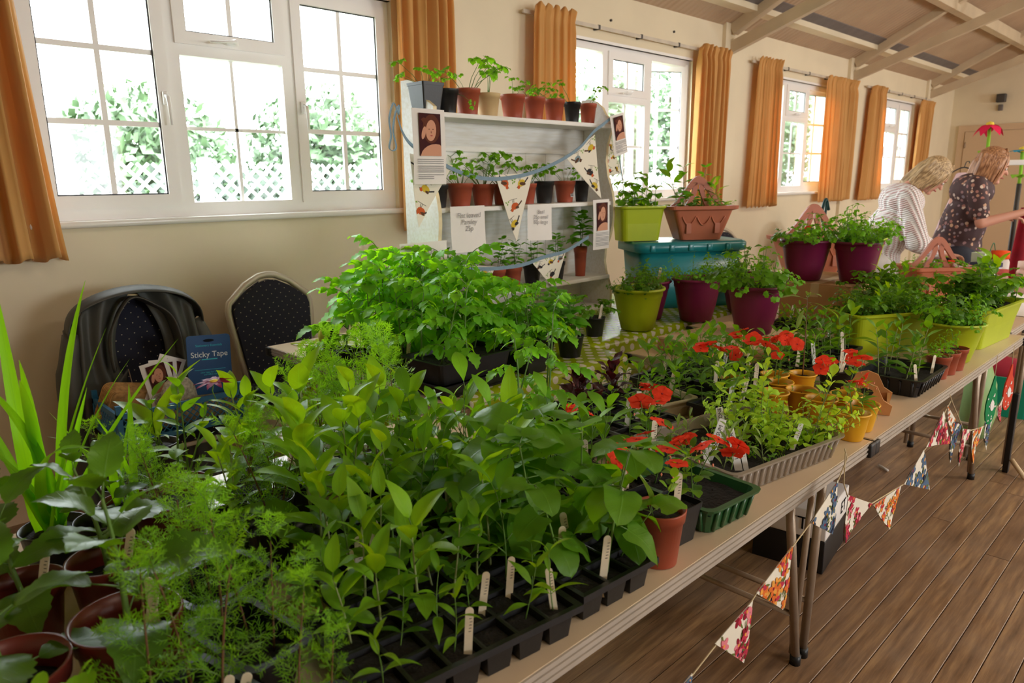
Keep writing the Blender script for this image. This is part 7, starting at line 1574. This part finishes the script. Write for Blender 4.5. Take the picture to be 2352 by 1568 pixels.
person((6.05, 1.50, 0), R(-68), 'woman in a brown floral short sleeved blouse with reddish shoulder length hair, reaching out', Mt['blouse'], Mt['ginger'], .14, (.16, 0, 1.49), .28, -.1, (((.10, -.24, 1.10), (.36, -.20, 1.18), (1, .2, .2)), ((.06, .24, 1.08), (.30, .16, 1.12), (1, 0, 0))), 'long', Mt['trk'], 'short', 1.0)

# ------------------------------------------------------------------ settle the pots and trays so that none cuts into its neighbour
FPS = [f for f in FPS if f[0].location.z < TZ+.02 or f[0].location.z > 1.05]
def poly_of(o, hx, hy):
    x, y = o.location.x, o.location.y; c, s_ = math.cos(o.rotation_euler.z), math.sin(o.rotation_euler.z)
    if hy is None: return [(x+hx*1.03*math.cos(a), y+hx*1.03*math.sin(a)) for a in [2*PI*k/10 for k in range(10)]]
    return [(x+a*c-b*s_, y+a*s_+b*c) for a, b in ((hx, hy), (-hx, hy), (-hx, -hy), (hx, -hy))]
def mtv(A, B):
    best = None
    for P_ in (A, B):
        for i in range(len(P_)):
            a, b = P_[i], P_[(i+1) % len(P_)]; nx, ny = b[1]-a[1], a[0]-b[0]; l = math.hypot(nx, ny); nx /= l; ny /= l
            pa = [q[0]*nx+q[1]*ny for q in A]; pb = [q[0]*nx+q[1]*ny for q in B]; d = min(max(pa)-min(pb), max(pb)-min(pa))
            if d <= 0: return None
            if best is None or d < best[0]:
                sg = 1 if sum(pb)/len(pb) >= sum(pa)/len(pa) else -1
                best = (d, nx*sg, ny*sg)
    return best
fixed_ = [(bpy.data.objects['wooden_crate'], .255, .205, 1e6), (bpy.data.objects['cardboard_box'], .265, .175, 1e6), (bpy.data.objects['storage_box'], .31, .18, 1e6), (bpy.data.objects['wooden_trug'], .09, .075, 1e6)]
items = [f for f in FPS if f[0].location.z < 1.0]+fixed_
orig = {f[0].name: f[0].location.copy() for f in items}
stack = set()
for a in items:
    if a[0].get('label', '').startswith('shallow black tray stacked'): stack.add(a[0].name)
for it in range(160):
    moved = False
    pl = [poly_of(*f[:3]) for f in items]
    for i in range(len(items)):
        for j in range(i+1, len(items)):
            a, b = items[i], items[j]
            if (a[0].location-b[0].location).length > .55: continue
            r = mtv(pl[i], pl[j])
            if r and r[0] > .001:
                wa, wb = 1/a[3], 1/b[3]; t = wa+wb; d = r[0]*.55+.0005; moved = True
                if a[3] < 1e5: a[0].location.x -= r[1]*d*wa/t; a[0].location.y -= r[2]*d*wa/t; pl[i] = poly_of(*a[:3])
                if b[3] < 1e5: b[0].location.x += r[1]*d*wb/t; b[0].location.y += r[2]*d*wb/t; pl[j] = poly_of(*b[:3])
    for k, f in enumerate(items):
        o = f[0]
        if f[3] > 1e5: continue
        ys = [q[1] for q in poly_of(*f[:3])]
        if orig[o.name].y < 1.62:
            if min(ys) < YE+.004: o.location.y += YE+.004-min(ys)
            lim = 1.70 if (o.location.x < 1.3 or o.location.x > 2.36) else 1.392
            if max(ys) > lim and orig[o.name].y < 1.60: o.location.y -= max(ys)-lim
        elif min(ys) < 1.735: o.location.y += 1.735-min(ys)
    if not moved: break
# the upper tray of the stack follows the lower one
lo = [o for o in bpy.data.objects if o.get('label', '').startswith('shallow black tray stacked')][0]; hi_ = [o for o in bpy.data.objects if o.get('label', '').startswith('deep black tray of tomato plants stacked')][0]
hi_.location.x, hi_.location.y = lo.location.x, lo.location.y
